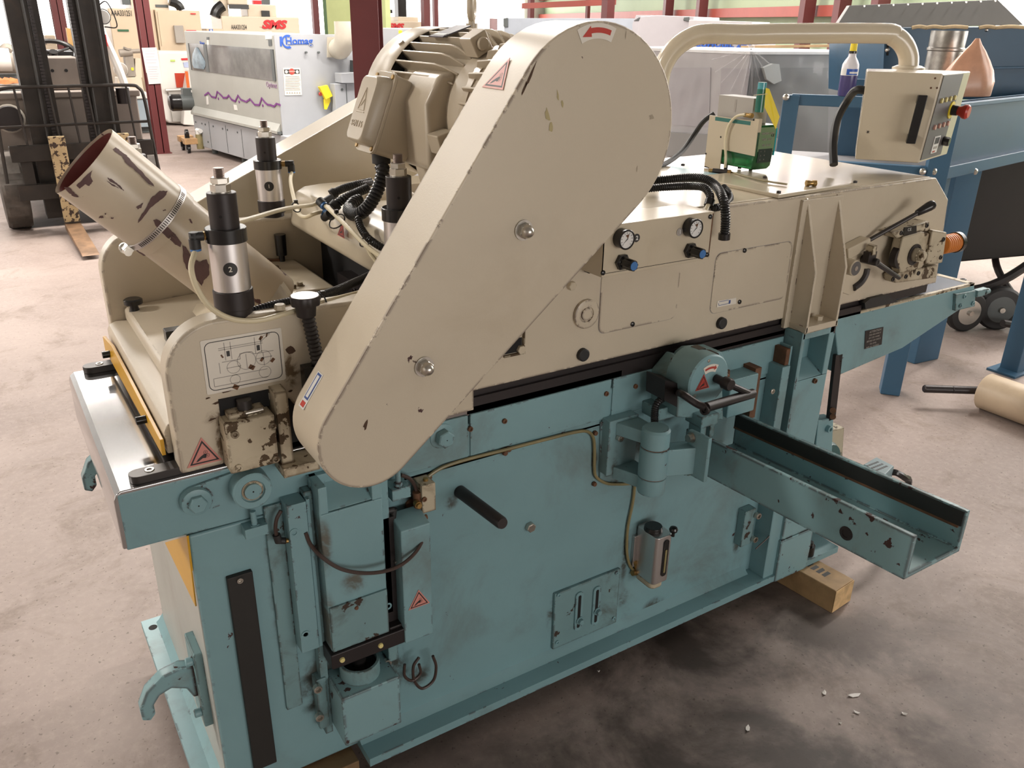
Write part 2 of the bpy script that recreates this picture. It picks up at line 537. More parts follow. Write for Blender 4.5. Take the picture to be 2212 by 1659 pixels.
for i, px in enumerate((1440, 1512, 1738, 1812, 1893)):
    dr = at(px, 60, z=1.5)-CAM
    dr.z = 0
    n = wn_
    t = (w0+wn_*.4).dot(n)/dr.dot(n)
    p = dr*t
    p.z = 0
    b = B(REDOX)
    b.prism([p+wd_*.09+wn_*.1, p-wd_*.09+wn_*.1, p-wd_*.09-wn_*.1, p+wd_*.09-wn_*.1], (0, 0, 6.4))
    struct(b.obj('column_%d' % (i+1), None))
# free standing red steel columns
def icol(n, x, y, w=.165, d=.19):
    b = B(REDOX)
    b.box(x-w/2, x+w/2, y-d/2, y-d/2+.014, 0, 6.4)
    b.box(x-w/2, x+w/2, y+d/2-.014, y+d/2, 0, 6.4)
    b.box(x-.006, x+.006, y-d/2, y+d/2, 0, 6.4)
    b.box(x-w/2-.02, x+w/2+.02, y-d/2-.02, y+d/2+.02, 0, 0.012)
    return struct(b.obj('column_%d' % n, None))
c6 = icol(6, 2.335, 12.85)
p = at(131, 60, y=18.0)
icol(7, p.x, 18.0, .20)
c3 = atd(795, 100, 6.6)
b = B(REDOX)
for s_ in (-1, 1):
    b.obox(V((c3.x, c3.y, 3.2))+V((.54, .84, 0))*(.10*s_), V((.84, -.54, 0))*.107, V((.54, .84, 0))*.007, Z*3.2)
b.obox(V((c3.x, c3.y, 3.2)), V((.84, -.54, 0))*.005, V((.54, .84, 0))*.1, Z*3.2)
struct(b.obj('column_8', None))
for i, (px, d, w) in enumerate(((920, 19, .16), (941, 24, .13), (683, 20, .14), (1311, 17, .19), (1146, 22, .13), (1268, 24, .10))):
    q = atd(px, 60, d)
    b = B(REDOX)
    b.box(q.x-w/2, q.x+w/2, q.y-w/2, q.y+w/2, 0, 6.4)
    struct(b.obj('column_%d' % (9+i), None))
b = B(REDOX2)
q0, q1 = atd(1127, 13, 20), atd(1330, 4, 18)
b.obox((q0+q1)/2, (q1-q0)/2, V((.5, .8, 0)).normalized()*.08, Z*.06)
struct(b.obj('beam_1', None))
# pale green partition with dark green edge behind the edge bander
g0, g1 = atd(708, 60, 15.0), atd(834, 60, 14.2)
b = B(mat('partition_green', (0.42, 0.47, 0.22), 0.6, var=.04))
gd_ = (g1-g0); gd_.z = 0
gnn = V((-gd_.y, gd_.x, 0)).normalized()
g0.z = g1.z = 0
b.prism([g0, g1, g1+gnn*.12, g0+gnn*.12], (0, 0, 4.2))
pt = struct(b.obj('wall_partition', None))
b = B(mat('partition_edge', (0.07, 0.13, 0.06), 0.5, var=.05))
b.prism([g0-gd_.normalized()*.09, g0, g0+gnn*.14, g0+gnn*.14-gd_.normalized()*.09], (0, 0, 4.2))
struct(b.obj('trim_3', None))

# paper sheets taped round the column
for i, (zc, dz, dx) in enumerate(((1.235, .17, 0), (1.055, .135, .012))):
    b = B(mat('printed_paper', (.66, .62, .60), .6, var=.03))
    x0, x1, y0 = 2.335-.0825+dx, 2.335+.105, 12.85-.095-.004-.008*i
    b.prism([V((x0, y0, zc-dz/1)), V((x0-.01, y0, zc+dz/1.2)), V((x1-.01, y0, zc+dz/1.15)), V((x1, y0, zc-dz*.95))], (0, -.003, 0))
    b.m(mat('faint_ink', (.42, .38, .44), .6, var=0))
    for k in range(6):
        zz = zc+dz*.6-k*dz*.22
        b.box(x0+.02, x1-.03-.012*(k % 3), y0-.0042, y0-.0036, zz, zz+.005)
    o = b.obj('paper_sheet', None)
    tag(o, ('upper' if i == 0 else 'lower')+' of two printed paper sheets taped to the red column', 'paper', 'paper sheets on the column')
# ================================================================ the planing machine: base, tables, everything painted blue-green
MC = thing('planing_machine', (1.3, 1.9, 0.09), 'large cream and blue-green double surface planer with sloping belt guard, in front of all', 'machine')
YF = 1.50          # plane of the base front, table sides and cheek plates
YP = 1.428         # plane of the lift posts and the edge of the foot flange
TZ = 0.949         # table height
NY = -Y

def sp_(px, py, rx, rz):
    p_ = at(px, py, y=YF)
    return (p_.x-1.3, p_.z-.09, rx, rz)
TEAL_B = stained(TEAL, 'teal_stained', [sp_(610, 1260, .045, .42), sp_(700, 1480, .10, .14), sp_(655, 1170, .03, .1), sp_(890, 1095, .055, .075), sp_(860, 1160, .05, .03), sp_(975, 1085, .03, .03),
    sp_(985, 1072, .02, .02), sp_(1350, 1200, .022, .14), sp_(1410, 1310, .07, .05), sp_(1345, 1290, .04, .05), sp_(1190, 1330, .025, .09), sp_(1265, 1380, .07, .03), sp_(1595, 1165, .035, .09),
    sp_(1600, 1110, .04, .03), sp_(900, 1460, .06, .05), sp_(850, 1440, .05, .12), sp_(1284, 990, .018, .08), sp_(1330, 1040, .05, .02), sp_(1440, 890, .05, .05), sp_(560, 1105, .04, .02), sp_(1090, 972, .03, .02), sp_(830, 1600, .08, .02), sp_(1520, 900, .10, .08)])
b = B(TEAL_B)
b.box(0.216, 2.12, YF, 2.20, 0.100, 0.817)
b.box(0.602, 2.12, YF, 2.20, 0.80, 0.905)
base = b.obj('base_cabinet', MC, 'blue-green painted steel base', 0.006)
b = B(TEAL)
b.box(0.53, 2.27, YP, 2.25, 0.090, 0.114)
b.box(0.158, 0.50, 1.54, 2.245, 0.090, 0.114)
# weld fillet where the front flange meets the base
b.prism([V((0.53, YF+.004, 0.114)), V((0.53, 1.478, 0.114)), V((0.53, 1.484, 0.118)), V((0.53, YF+.004, 0.140))], (1.35, 0, 0))
b.prism([V((0.219, 1.56, 0.114)), V((0.196, 1.56, 0.114)), V((0.204, 1.56, 0.120)), V((0.219, 1.56, 0.142))], (0, 0.66, 0))
b.m(VOID).cyl((0.183, 2.20, 0.1135), (0.183, 2.20, 0.1145), 0.012)
fl = b.obj('foot_flange', MC, None, 0.003)
# seams and cover panels of the upper base
b = B(TEAL)
z0, z1 = 0.823, 0.930
b.box(0.851, 1.262, YF-0.004, YF+.01, z0, z1)
b.box(1.268, 1.90, YF-0.004, YF+.01, z0, z1)
b.box(0.60, 0.845, YF-0.004, YF+.01, z0, z1)
b.obj('upper_panel', MC, None, 0.002)
for px, py in ((1015, 926), (1089, 909), (1309, 850), (1372, 834)):
    p = at(px, py, y=YF-.004)
    B(RUST).sock(p, NY, 0.0065, 0.005).obj('panel_screw', MC)

b = B(mat('pale_end_paint', (0.40, 0.41, 0.38), 0.4, var=.06, vscale=4, dirt=(.2, .17, .13), dirt_a=.4))
b.box(0.2145, 0.2165, 1.505, 2.195, 0.115, 0.816)
b.obj('end_plate', MC, 'pale grey left end of the base')
# ---- infeed table
b = B(TEAL)
b.prism([V((0.106, YF, 0.822)), V((0.106, YF, 0.944)), V((0.60, YF, 0.944)), V((0.60, YF, 0.8185)), V((0.33, YF, 0.8185))], (0, 0.64, 0))
tb = b.obj('infeed_table', MC, 'blue-green infeed table casting with polished top', 0.004)
b = B(STEEL)
b.prism([V((0.100, YF+.001, 0.826)), V((0.100, YF+.001, 0.930)), V((0.104, YF+.001, 0.942)), V((0.114, YF+.001, TZ)), V((1.30, YF+.001, TZ)), V((1.30, YF+.001, 0.925)), V((0.125, YF+.001, 0.925)), V((0.125, YF+.001, 0.826))], (0, 0.665, 0))
b.obj('table_top', tb, 'polished steel table top', 0.003)
for y0, y1 in ((1.510, 1.546), (2.128, 2.166)):
    b = B(DKSTEEL)
    yc = (y0+y1)/2
    r = (y1-y0)/2
    b.prism(arc((0.134+r, yc, TZ), X, Y, r, 90, 270, 10)+[V((0.42, y0, TZ)), V((0.42, y1, TZ))], (0, 0, 0.016))
    b.m(ZINC).sock((0.172, yc, TZ+.012), Z, 0.009, 0.006)
    b.obj('guide_strip', tb, 'dark steel guide strip', 0.002)

# ---- roller adjusters on the table side
c = at(547, 1062, y=YF-.042)
b = B(TEAL)
b.lathe(c+Y*.045, NY, [(0, 0.039), (0.043, 0.039), (0.045, 0.036), (0.045, 0.024), (0.040, 0.023)], 32)
b.m(CREAM_DIRTY).lathe(c+Y*.006, NY, [(0, 0.0215), (0.002, 0.0215)], 24)
b.m(TEAL).lathe(c+Y*.005, NY, [(0, 0.0165), (0.006, 0.0165)], 24)
b.m(VOID).lathe(c-Y*.001, NY, [(0, 0.0018), (0.0006, 0.0018)], 8)
b.obj('roller_boss', MC, None, 0.001)
n = at(424, 1083, y=YF-.012)
b = B(TEAL)
cz, nz = c.z, n.z
link = arc((n.x, YF, nz), X, Z, 0.030, 90, 270, 10)+[V((c.x, YF, cz-.026)), V((c.x, YF, cz+.036))]
b.prism(link, NY*0.008)
b.lathe(n+Y*.006, NY, [(0, 0.030), (0.012, 0.028), (0.014, 0.021)], 24)
b.hexa(n-Y*.004, NY, 0.018, 0.016)
b.m(VOID).lathe(n-Y*.020, NY, [(0, 0.0016), (0.0008, 0.0016)], 8)
b.obj('link_plate', MC, None, 0.0015)
b = B(TEAL)
p0, p1 = at(546, 1104, y=YF-.018), at(550, 1134, y=YF-.018)
b.cyl(p0, p1, 0.006)
b.hexa(p1+Z*.002, -Z, 0.010, 0.009)
q = at(556, 1148, y=YF-.03)
b.box(q.x-.024, q.x+.022, YF-.03, YF+.002, q.z-.013, q.z+.010)
b.obj('adjuster_block', MC, None, 0.0015)
# flat black strip on the left end of the base
b = B(STRIPM)
b.box(0.275, 0.327, YF-.012, YF+.001, 0.166, 0.701)
st = b.obj('black_strip', MC, 'flat matt black strip', 0.002)
B(ZINC).sock(at(518, 1253, y=YF-.012), NY, 0.0065, 0.005).obj('screw', st)

# ---- left lift column: slide ways, housing, jack
b = B(TEAL)
b.box(0.402, 0.442, 1.455, YF+.001, 0.475, 0.850)
b.box(0.444, 0.452, 1.462, YF+.001, 0.470, 0.850)
b.m(TEAL_DIRTY).box(0.365, 0.402, 1.492, YF+.001, 0.30, 0.84)
b.box(0.444, 0.462, 1.475, YF+.001, 0.20, 0.86)
lw = b.obj('slide_way', MC, None, 0.0015)
for px, py in ((635, 1150), (660, 1370)):
    b = B(TEAL)
    b.lathe(at(px, py, y=1.455), NY, [(0, 0.0095), (0.002, 0.0095), (0.002, 0.0055), (-0.004, 0.005)], 16)
    b.obj('slide_screw', lw)
TEAL_L = stained(TEAL, 'teal_lift', [sp_(675, 1150, .03, .10), sp_(690, 1330, .03, .16), sp_(770, 1300, .09, .02), sp_(740, 1225, .05, .05), sp_(835, 1330, .03, .10)], (0.09, 0.055, 0.025), .8)
b = B(TEAL_L)
xl, xr = 0.462, 0.598
zt = 0.885
# hollow front: four walls round a pocket with a sloping floor
b.box(xl, xr, 1.432, YF+.001, 0.470, 0.822)
b.box(xl, xl+.018, 1.432, YF+.001, 0.822, zt)
b.box(xr-.022, xr, 1.432, YF+.001, 0.822, zt)
b.box(xl, xr, 1.485, YF+.001, 0.822, zt)
b.prism([V((xl+.016, 1.434, 0.824)), V((xl+.016, 1.492, 0.870)), V((xl+.016, 1.492, 0.822))], (xr-xl-.036, 0, 0))
b.box(xr, xr+.024, 1.452, YF+.001, 0.50, 0.875)
lp = b.obj('lift_housing', MC, 'blue-green lift housing with pocket', 0.0025)
for px, py in ((822, 1094), (838, 1309)):
    B(TEAL).lathe(at(px, py, y=1.452), NY, [(0, 0.009), (0.002, 0.009), (0.002, 0.005), (-0.004, 0.005)], 14).obj('slide_screw', lp)
b = B(TEAL_DIRTY)
b.box(0.463, 0.597, 1.426, 1.433, 0.472, 0.590)
b.obj('lower_cover', lp, None, 0.0015)
B(RUST).lathe(at(770, 1313, y=1.426), NY, [(0, 0.005), (0.003, 0.004)], 10).obj('screw', lp)
b = B(BLKMET)
b.box(0.455, 0.640, 1.420, 1.475, 0.430, 0.470)
b.cyl((0.638, 1.452, 0.452), (0.665, 1.452, 0.452), 0.024)
b.box(0.60, 0.645, 1.432, 1.49, 0.425, 0.476)
jk = b.obj('jack_plate', MC, 'oily black jack plate', 0.003)
for px, py in ((739, 1425), (822, 1394)):
    B(LENS).lathe(at(px, py, y=1.420), NY, [(0, 0.0065), (0.004, 0.0055)], 12).obj('plate_bolt', jk)
b = B(TEAL_DIRTY)
b.pipe((0.53, 1.452, 0.365), (0.53, 1.452, 0.405), 0.046, 0.040)
b.m(BLACK).cyl((0.53, 1.452, 0.366), (0.53, 1.452, 0.392), 0.0395)
b.cyl((0.53, 1.452, 0.366), (0.53, 1.452, 0.431), 0.016)
b.obj('jack_collar', MC, 'oily collar of the lift jack')
b = B(TEAL_CHIP)
b.box(0.462, 0.602, 1.392, YF+.001, 0.225, 0.366)
b.m(TEAL_DIRTY).box(0.43, 0.455, 1.47, YF+.001, 0.225, 0.372)
b.box(0.602, 0.625, 1.45, YF+.001, 0.36, 0.42)
jb = b.obj('jack_block', MC, 'chipped blue-green jack block', 0.003)
for px, py in ((684, 1484), (688, 1545), (834, 1428)):
    B(ZINC).sock(at(px, py, y=1.462), NY, 0.010, 0.012).obj('block_screw', jb)

# ---- boxed cover with warning triangle
b = B(TEAL)
cx0, cx1 = at(868, 1200, y=1.415).x, at(931, 1180, y=1.415).x
b.prism([V((cx0, 1.415, 0.430)), V((cx0, 1.415, 0.735)), V((cx0, 1.47, 0.750)), V((cx0, 1.477, 0.750)), V((cx0, 1.477, 0.430))], (cx1-cx0, 0, 0))
cv = b.obj('sensor_cover', MC, 'blue-green boxed cover with pink triangle', 0.003)
b = B(BLKMET)
b.box(cx0-.026, cx0+.002, 1.452, YF+.001, 0.43, 0.755)
b.obj('back_bracket', cv)
warning_sticker(at(905, 1298, y=1.4145), X, Z, 0.046, cv)
B(ZINC).lathe(at(854, 1213, y=1.450), NY, [(0, 0.004), (0.004, 0.003)], 10).obj('screw', cv)
for pth in ([(935, 1417), (942, 1440), (936, 1470), (912, 1487), (895, 1470), (893, 1440), (905, 1420)], [(905, 1435), (908, 1455), (890, 1470), (874, 1460), (874, 1435)]):
    B(BROWNTUBE).tube([at(a, c_, y=1.46) for a, c_ in pth], 0.0038, 8).obj('loose_cable', MC)

# ---- oil distributor: manifold block, nipples, tubes
b = B(CREAM_DIRTY)
p = at(925, 1075, y=1.455)
b.box(p.x-.015, p.x+.019, 1.455, YF+.001, p.z-.038, p.z+.033)
mf = b.obj('oil_manifold', MC, 'cream oil distributor block', 0.0015)
b = B(BRASS)
for px, py in ((899, 1086), (901, 1116)):
    b.lathe(at(px, py, y=1.46), NY, [(0, 0.008), (0.012, 0.008), (0.012, 0.006), (0.018, 0.006)], 12)
t0 = at(920, 1058, y=1.475)
b.hexa(t0, Z, 0.010, 0.014)
b.cyl(t0+Z*.014, t0+Z*.03, 0.006)
b.m(RUST).cyl(at(900, 1062, y=1.47), at(905, 1120, y=1.47), 0.010)
b.cyl(at(903, 1122, y=1.45), at(922, 1116, y=1.45), 0.006)
b.obj('nipple', mf, 'brass nipples')
for px, py in ((916, 1078), ):
    B(RUST).sock(at(px, py, y=1.455), NY, 0.006, 0.004).obj('screw', mf)
B(RUST).lathe(at(885, 1088, y=YF), NY, [(0, 0.012), (0.004, 0.011)], 16).obj('plug', MC)
B(BROWNTUBE).tube([at(*q, y=yy) for q, yy in (((921, 1124), 1.452), ((917, 1155), 1.43), ((900, 1190), 1.405), ((870, 1218), 1.395), ((835, 1233), 1.395), ((790, 1238), 1.40), ((740, 1230), 1.41), ((700, 1207), 1.425), ((672, 1178), 1.45), ((660, 1150), 1.455))], 0.0042, 8).obj('grease_tube', MC, 'long drooping brown tube')
B(BROWNTUBE).tube([at(*q, y=1.47) for q in ((900, 1137), (886, 1157), (868, 1163), (853, 1152), (848, 1130), (848, 1112))], 0.0040, 8).obj('grease_tube', MC)
B(BROWNTUBE).tube([at(*q, y=1.475) for q in ((900, 1068), (896, 1050), (885, 1034), (866, 1026))], 0.0045, 8).obj('grease_tube', MC)
b = B(RUBBER)
b.cyl(at(836, 1104, y=1.46), at(850, 1101, y=1.46), 0.007)
b.cyl(at(851, 1098, y=1.46), at(849, 1118, y=1.46), 0.007)
b.obj('elbow_fitting', MC)
B(BROWNTUBE).tube([at(*q, y=1.47) for q in ((607, 1103), (598, 1120), (595, 1140), (597, 1157))], 0.0042, 8).obj('grease_tube', MC)
b = B(RUBBER)
b.cyl(at(597, 1155, y=1.47), at(602, 1170, y=1.47), 0.008)
b.cyl(at(601, 1168, y=1.47), at(617, 1168, y=1.47), 0.007)
b.m(BRASS).cyl(at(617, 1168, y=1.465), at(622, 1168, y=1.465), 0.005)
b.obj('elbow_fitting', MC)
b = B(TEAL)
q = at(866, 1068, y=1.455)
b.box(q.x-.02, q.x+.024, 1.455, YF+.001, q.z-.013, q.z+.015)
b.cyl(q+V((0, .012, .012)), q+V((0, .012, .075)), 0.006)
b.hexa(q+V((0, .012, .016)), Z, 0.010, 0.009)
b.obj('adjuster_block', MC, None, 0.0015)
# oil line along the seam and down to the pump
OL = [(920, 1036), (932, 1024), (960, 1008), (1010, 992), (1090, 972), (1180, 949), (1240, 934), (1268, 932), (1281, 944), (1284, 970), (1284, 1010), (1288, 1030), (1310, 1044), (1340, 1046), (1368, 1046), (1370, 1060), (1366, 1090), (1356, 1140), (1354, 1190), (1360, 1220), (1372, 1236)]
B(OILTUBE).tube([at(a, c_, y=YF-.007) for a, c_ in OL], 0.0042, 8, 6).obj('oil_line', MC, 'oily yellow-brown line along the seam')
for px, py in ((1090, 978), (1098, 970), (926, 1030), (1285, 935), (1283, 1045)):
    B(RUST).lathe(at(px, py, y=YF-.003), NY, [(0, 0.007), (0.006, 0.006)], 10).obj('clip', MC)

# ---- big bolt, black rod, hex plug, small marks
p = at(957, 944, y=YF-.010)
b = B(TEAL)
b.lathe(p+Y*.014, NY, [(0, 0.032), (0.010, 0.030), (0.012, 0.026)], 24)
b.hexa(p, NY, 0.021, 0.020, 0.3)
b.m(VOID).lathe(p-Y*.020, NY, [(0, .0014), (.0008, .0014)], 8)
b.obj('hex_bolt', MC, None, 0.001)
b = B(VOID)
b.lathe(at(899, 994, y=YF), NY, [(0, 0.006), (0.001, 0.006)], 14)
b.obj('bolt_hole', MC)
r0 = at(993, 1062, y=YF)
r1 = V((r0.x, at(1086, 1132, x=r0.x).y, at(1086, 1132, x=r0.x).z))
b = B(BLKMET)
b.lathe(r0+Y*.01, r1-r0, [(0, 0.0155), ((r1-r0).length+.004, 0.0145), ((r1-r0).length+.010, 0.0125)], 20)
b.obj('lever_rod', MC, 'black rod sticking out of the base')
b = B(ZINC)
p = at(1143, 1136, y=YF)
b.hexa(p, NY, 0.0135, 0.014, 0.2)
b.obj('hex_bolt', MC, 'zinc hex bolt in the base', 0.001)

# ---- slotted adjusting plate
b = B(TEAL_DIRTY)
pc = aty(YF, (1195, 1275), (1336, 1229), (1331, 1340), (1192, 1397))
xa, xb, za, zb = pc[0].x, pc[1].x, (pc[2].z+pc[3].z)/2, (pc[0].z+pc[1].z)/2
b.box(xa, xb, YF-.010, YF+.001, za, zb)
sp = b.obj('slotted_plate', MC, 'grimy blue-green plate with two slots', 0.003)
for px, py in ((1206, 1285), (1331, 1237), (1203, 1387), (1325, 1335)):
    B(TEAL).sock(at(px, py, y=YF-.010), NY, 0.0065, 0.004).obj('corner_screw', sp)
for sx, s0, s1, sb in ((1251, 1283, 1355, 1340), (1289, 1271, 1343, 1320)):
    p0, p1 = at(sx, s0, y=YF-.0105), at(sx-4, s1, y=YF-.0105)
    b = B(TEAL)
    zc = (p0.z+p1.z)/2
    b.prism(rrect((p0.x, YF-.010, zc), X, Z, 0.026, abs(p0.z-p1.z)+.016, 0.012), NY*0.005)
    b.m(VOID).prism(rrect((p0.x, YF-.015, zc), X, Z, 0.010, abs(p0.z-p1.z)-.004, 0.0045), NY*0.0006)
    pb = at(sx+1, sb, y=YF-.016)
    b.m(TEAL).lathe(pb, NY, [(0, 0.012), (0.003, 0.012)], 16)
    b.hexa(pb-Y*.003, NY, 0.009, 0.010)
    b.obj('slot_bolt', sp, None, 0.0008)

# ---- lubricating hand pump
b = B(STEEL_B)
pb = at(1420, 1275, y=YF-.075)
xa, xb = at(1383, 1200, y=YF-.04).x, at(1452, 1190, y=YF-.09).x
zt = at(1418, 1168, y=YF-.09).z
zb = at(1422, 1262, y=YF-.09).z
px0, px1 = xa+.012, xb
py0 = YF-.088
b.prism(rrect(((px0+px1)/2, (py0+YF)/2, zb), X, Y, px1-px0, YF-py0, 0.012), (0, 0, zt-zb))
b.box(px0-.012, px1+.012, YF-.012, YF+.001, zb+.02, zt-.03)
b.m(CREAM_DIRTY).prism(rrect(((px0+px1)/2-.004, (py0+YF)/2, zb-.020), X, Y, px1-px0-.014, YF-py0-.012, 0.016), (0, 0, 0.020))
pm = b.obj('oil_pump', MC, 'aluminium hand oil pump with black cap', 0.002)
b = B(BLACK)
cxx, cyy = (px0+px1)/2-.006, (py0+YF)/2
b.cyl((cxx, cyy, zt), (cxx, cyy, zt+.014), 0.027, 0.025)
b.obj('cap', pm, 'black filler cap', 0.002)
b = B(BLACK)
k = V((px1-.006, py0-.004, zt-.004))
b.cyl(k, k+Z*.016, 0.005)
b.lathe(k+Z*.012, Z, [(0, 0.006), (0.004, 0.011), (0.010, 0.0125), (0.016, 0.010), (0.019, 0.004)], 16)
b.obj('plunger_knob', pm, 'black plunger knob')
b = B(BLACK)
gx = px0+(px1-px0)*0.60
b.prism(rrect((gx, py0-.0005, (zt+zb)/2+.005), X, Z, 0.019, (zt-zb)*0.78, 0.008), NY*0.002)
b.m(OILTUBE).prism(rrect((gx, py0-.003, (zt+zb)/2-.005), X, Z, 0.007, (zt-zb)*0.5, 0.003), NY*0.001)
b.obj('sight_glass', pm, 'dark oil sight glass')
b = B(BRASS)
b.cyl(at(1366, 1238, y=YF-.012), at(1384, 1236, y=YF-.012), 0.008)
b.cyl(at(1370, 1212, y=YF-.010), at(1376, 1232, y=YF-.012), 0.0055)
b.obj('pump_fitting', pm, 'brass outlet fitting')

# ---- outfeed table beyond the right post
b = B(TEAL)
ob = aty(YF, (1802, 690), (2107, 610), (2104, 640), (2084, 662), (1950, 752), (1815, 810))
ob[0].z = ob[1].z = 0.942
b.prism(ob, (0, 0.66, 0))
ot = b.obj('outfeed_table', MC, 'blue-green tapered outfeed table', 0.004)
b = B(STEEL)
b.box(1.55, 2.868, YF+.012, 2.16, 0.928, TZ)
b.obj('table_top', ot, 'polished outfeed table top', 0.002)
b = B(CREAM_DIRTY)
b.box(2.845, 2.874, YF+.001, 2.165, 0.935, TZ+.001)
b.box(1.55, 2.87, YF+.001, YF+.014, 0.935, TZ+.001)
b.obj('table_edge', ot, 'worn rusty table edge', 0.002)
b = B(BLKMET)  # shade of the gap drawn as a dark strip, with the dark table edge
b.box(0.845, 2.25, YF+.001, YF+.05, 0.930, 0.968)
b.prism([V((0.86, YF+.010, 0.955)), V((0.86, YF+.010, 0.990)), V((2.6, YF+.010, 0.990)), V((2.6, YF+.010, 0.955))], (0, 0.03, 0))
b.obj('dark_gap_band', MC, 'dark band drawn for the gap and table edge under the cream housing')
b = B(RUBBER)
b.prism(aty(YF-.012, (1868, 655), (1880, 645), (1912, 637), (1922, 640), (1940, 652), (1870, 668)), (0, .02, 0))
b.obj('rubber_wiper', MC)
c0 = aty(YF-.012, (2066, 636), (2108, 628), (2106, 662), (2064, 672))
b = B(TEAL_DIRTY)
b.prism(c0, (0, 0.014, 0))
e0 = at(2112, 632, y=YF-.008)
b.box(e0.x-.02, e0.x+.045, YF-.02, YF+.002, e0.z-.012, e0.z+.012)
b.cyl(e0+V((.03, -.006, 0)), e0+V((.056, -.006, 0)), 0.010)
eb = b.obj('end_bracket', ot, None, 0.002)
for px, py in ((2073, 660), (2082, 640), (2100, 655)):
    B(TEAL).sock(at(px, py, y=YF-.012), NY, 0.008, 0.006).obj('bracket_screw', eb)
for px, py in ((1970, 632), (2081, 604)):
    B(DKSTEEL).sock(at(px, py, z=TZ), Z, 0.010, 0.003).obj('table_screw', ot)
# instruction plate
lc = aty(YF-.001, (1869, 715), (1908, 706), (1904, 744), (1867, 754))
b = B(mat('plate_black', (0.014, 0.010, 0.010), 0.45, var=0))
b.prism(lc, (0, -0.001, 0))
pl = b.obj('instruction_plate', ot, 'small black instruction plate with pale text')
wx = (lc[0].x+lc[1].x+lc[2].x+lc[3].x)/4
wz = (lc[0].z+lc[2].z)/2
for i, t in enumerate(('ATTENTION', 'THIS MACHINE IS', 'SET FOR WORK', 'BEFORE USE CHECK', 'OIL LEVEL', 'AND ALL GUARDS')):
    writing(t, 0.011 if i == 0 else 0.008, (wx, YF-.0025, wz+.024-i*.0105), X, Z, INKGREY, 'plate_text', pl)

# ---- right lift post
b = B(TEAL)
x0, x1 = 1.905, 2.045
zt = 0.957
b.box(x0, x1, 1.436, YF+.03, 0.112, 0.805)
b.box(x0, x0+.012, 1.436, YF+.03, 0.805, zt)
b.box(x1-.022, x1, 1.436, YF+.03, 0.805, zt)
b.box(x0, x1, 1.436, YF+.03, 0.935, zt)
b.box(x0, x1, 1.522, YF+.03, 0.805, zt)
b.prism([V((x0+.01, 1.438, 0.805)), V((x0+.01, 1.520, 0.855)), V((x0+.01, 1.520, 0.805))], (x1-x0-.03, 0, 0))
rp = b.obj('lift_post', MC, 'blue-green right lift post with square pocket', 0.003)
B(RUST).sock(at(1758, 822, y=1.436), NY, 0.008, 0.008).obj('rusty_bolt', rp)
b = B(TEAL)
b.box(x0-.055, x0-.022, 1.445, YF+.001, 0.50, 0.86)
b.m(RUST).box(x0-.040, x0-.024, 1.452, YF, 0.86, 0.91)
b.m(TEAL).box(x0-.020, x0-.012, 1.455, YF, 0.50, 0.915)
b.obj('slide_way', MC, None, 0.002)
B(ZINC).sock(at(1668, 845, y=1.445), NY, 0.008, 0.004).obj('slide_screw', MC)
b = B(TEAL_CHIP)
bl = aty(YP, (1676, 1202), (1737, 1170), (1738, 1235), (1670, 1263))
b.box(bl[3].x, bl[2].x, YP-.004, YF+.001, 0.089, 0.247)
b.box(bl[3].x+.004, bl[2].x, YP-.002, YF+.001, 0.2495, 0.42)
b.obj('post_foot', MC, 'chipped blue-green foot block of the right post', 0.003)
b = B(TEAL_DIRTY)
p0 = at(1622, 1140, y=1.47)
b.box(p0.x-.035, p0.x+.012, 1.47, YF+.001, p0.z-.062, p0.z+.068)
sw = b.obj('clamp_plate', MC, None, 0.002)
for px, py in ((1634, 1112), (1627, 1163)):
    B(ZINC).sock(at(px, py, y=1.468), NY, 0.011, 0.012).obj('clamp_screw', sw)
B(BROWNTUBE).tube([at(*q, y=1.44) for q in ((1681, 1118), (1675, 1140), (1660, 1160), (1632, 1186))], 0.0022, 6).obj('thin_cable', MC)
b = B(BLACK)
b.cyl((2.14, 1.455, 0.114), (2.14, 1.455, 0.150), 0.022)
b.hexa((2.14, 1.455, 0.15), Z, 0.016, 0.014)
b.obj('anchor_bolt', MC)
# black stop bar beside the post
b = B(BLKMET)
b.prism(aty(1.50, (1806, 768), (1821, 764), (1805, 905), (1790, 910)), (0, 0.012, 0))
b.m(RUST).cyl(at(1799, 887, y=1.499), at(1799, 887, y=1.49), 0.010)
b.cyl(at(1799, 900, y=1.499), at(1799, 900, y=1.49), 0.010)
b.obj('stop_bar', MC, 'black stop bar behind the right post', 0.001)
b = B(TEAL)
b.prism(aty(1.50, (1768, 908), (1801, 903), (1797, 990), (1760, 990)), (0, .04, 0))
b.box(2.045, 2.12, 1.51, 2.15, 0.114, 0.60)
b.obj('end_panel', MC, None, 0.003)
B(TEAL).sock(at(1787, 925, y=1.50), NY, 0.012, 0.014).obj('panel_bolt', MC)
GRN = mat('dark_green_motor', (0.06, 0.125, 0.12), 0.45)
b = B(GRN)
gc_ = at(1787, 1000, y=1.56)
b.lathe(gc_+Y*.05, NY, [(0, .074), (.035, .074), (.05, .068), (.052, .02)], 36)
b.obj('brake_drum', MC, 'dark green round cover behind the swing channel')
b = B(CREAM_DIRTY)
b.prism(aty(1.63, (1796, 930), (1824, 923), (1820, 990), (1794, 990)), (0, .10, 0))
b.obj('cream_box', MC, 'small cream box behind the dark green cover', 0.003)
b = B(mat('motor_blue_grey', (.20, .27, .29), .45, var=.06))
b.lathe((2.10, 1.56, 0.215), X, [(0, .05), (.02, .068), (.46, .068), (.50, .05), (.505, .02)], 24)
b.obj('feed_motor', MC, 'blue-grey feed motor low behind the swing channel')
b = B(MATS['motor_blue_grey'])
tq = at(1866, 992, z=.372)
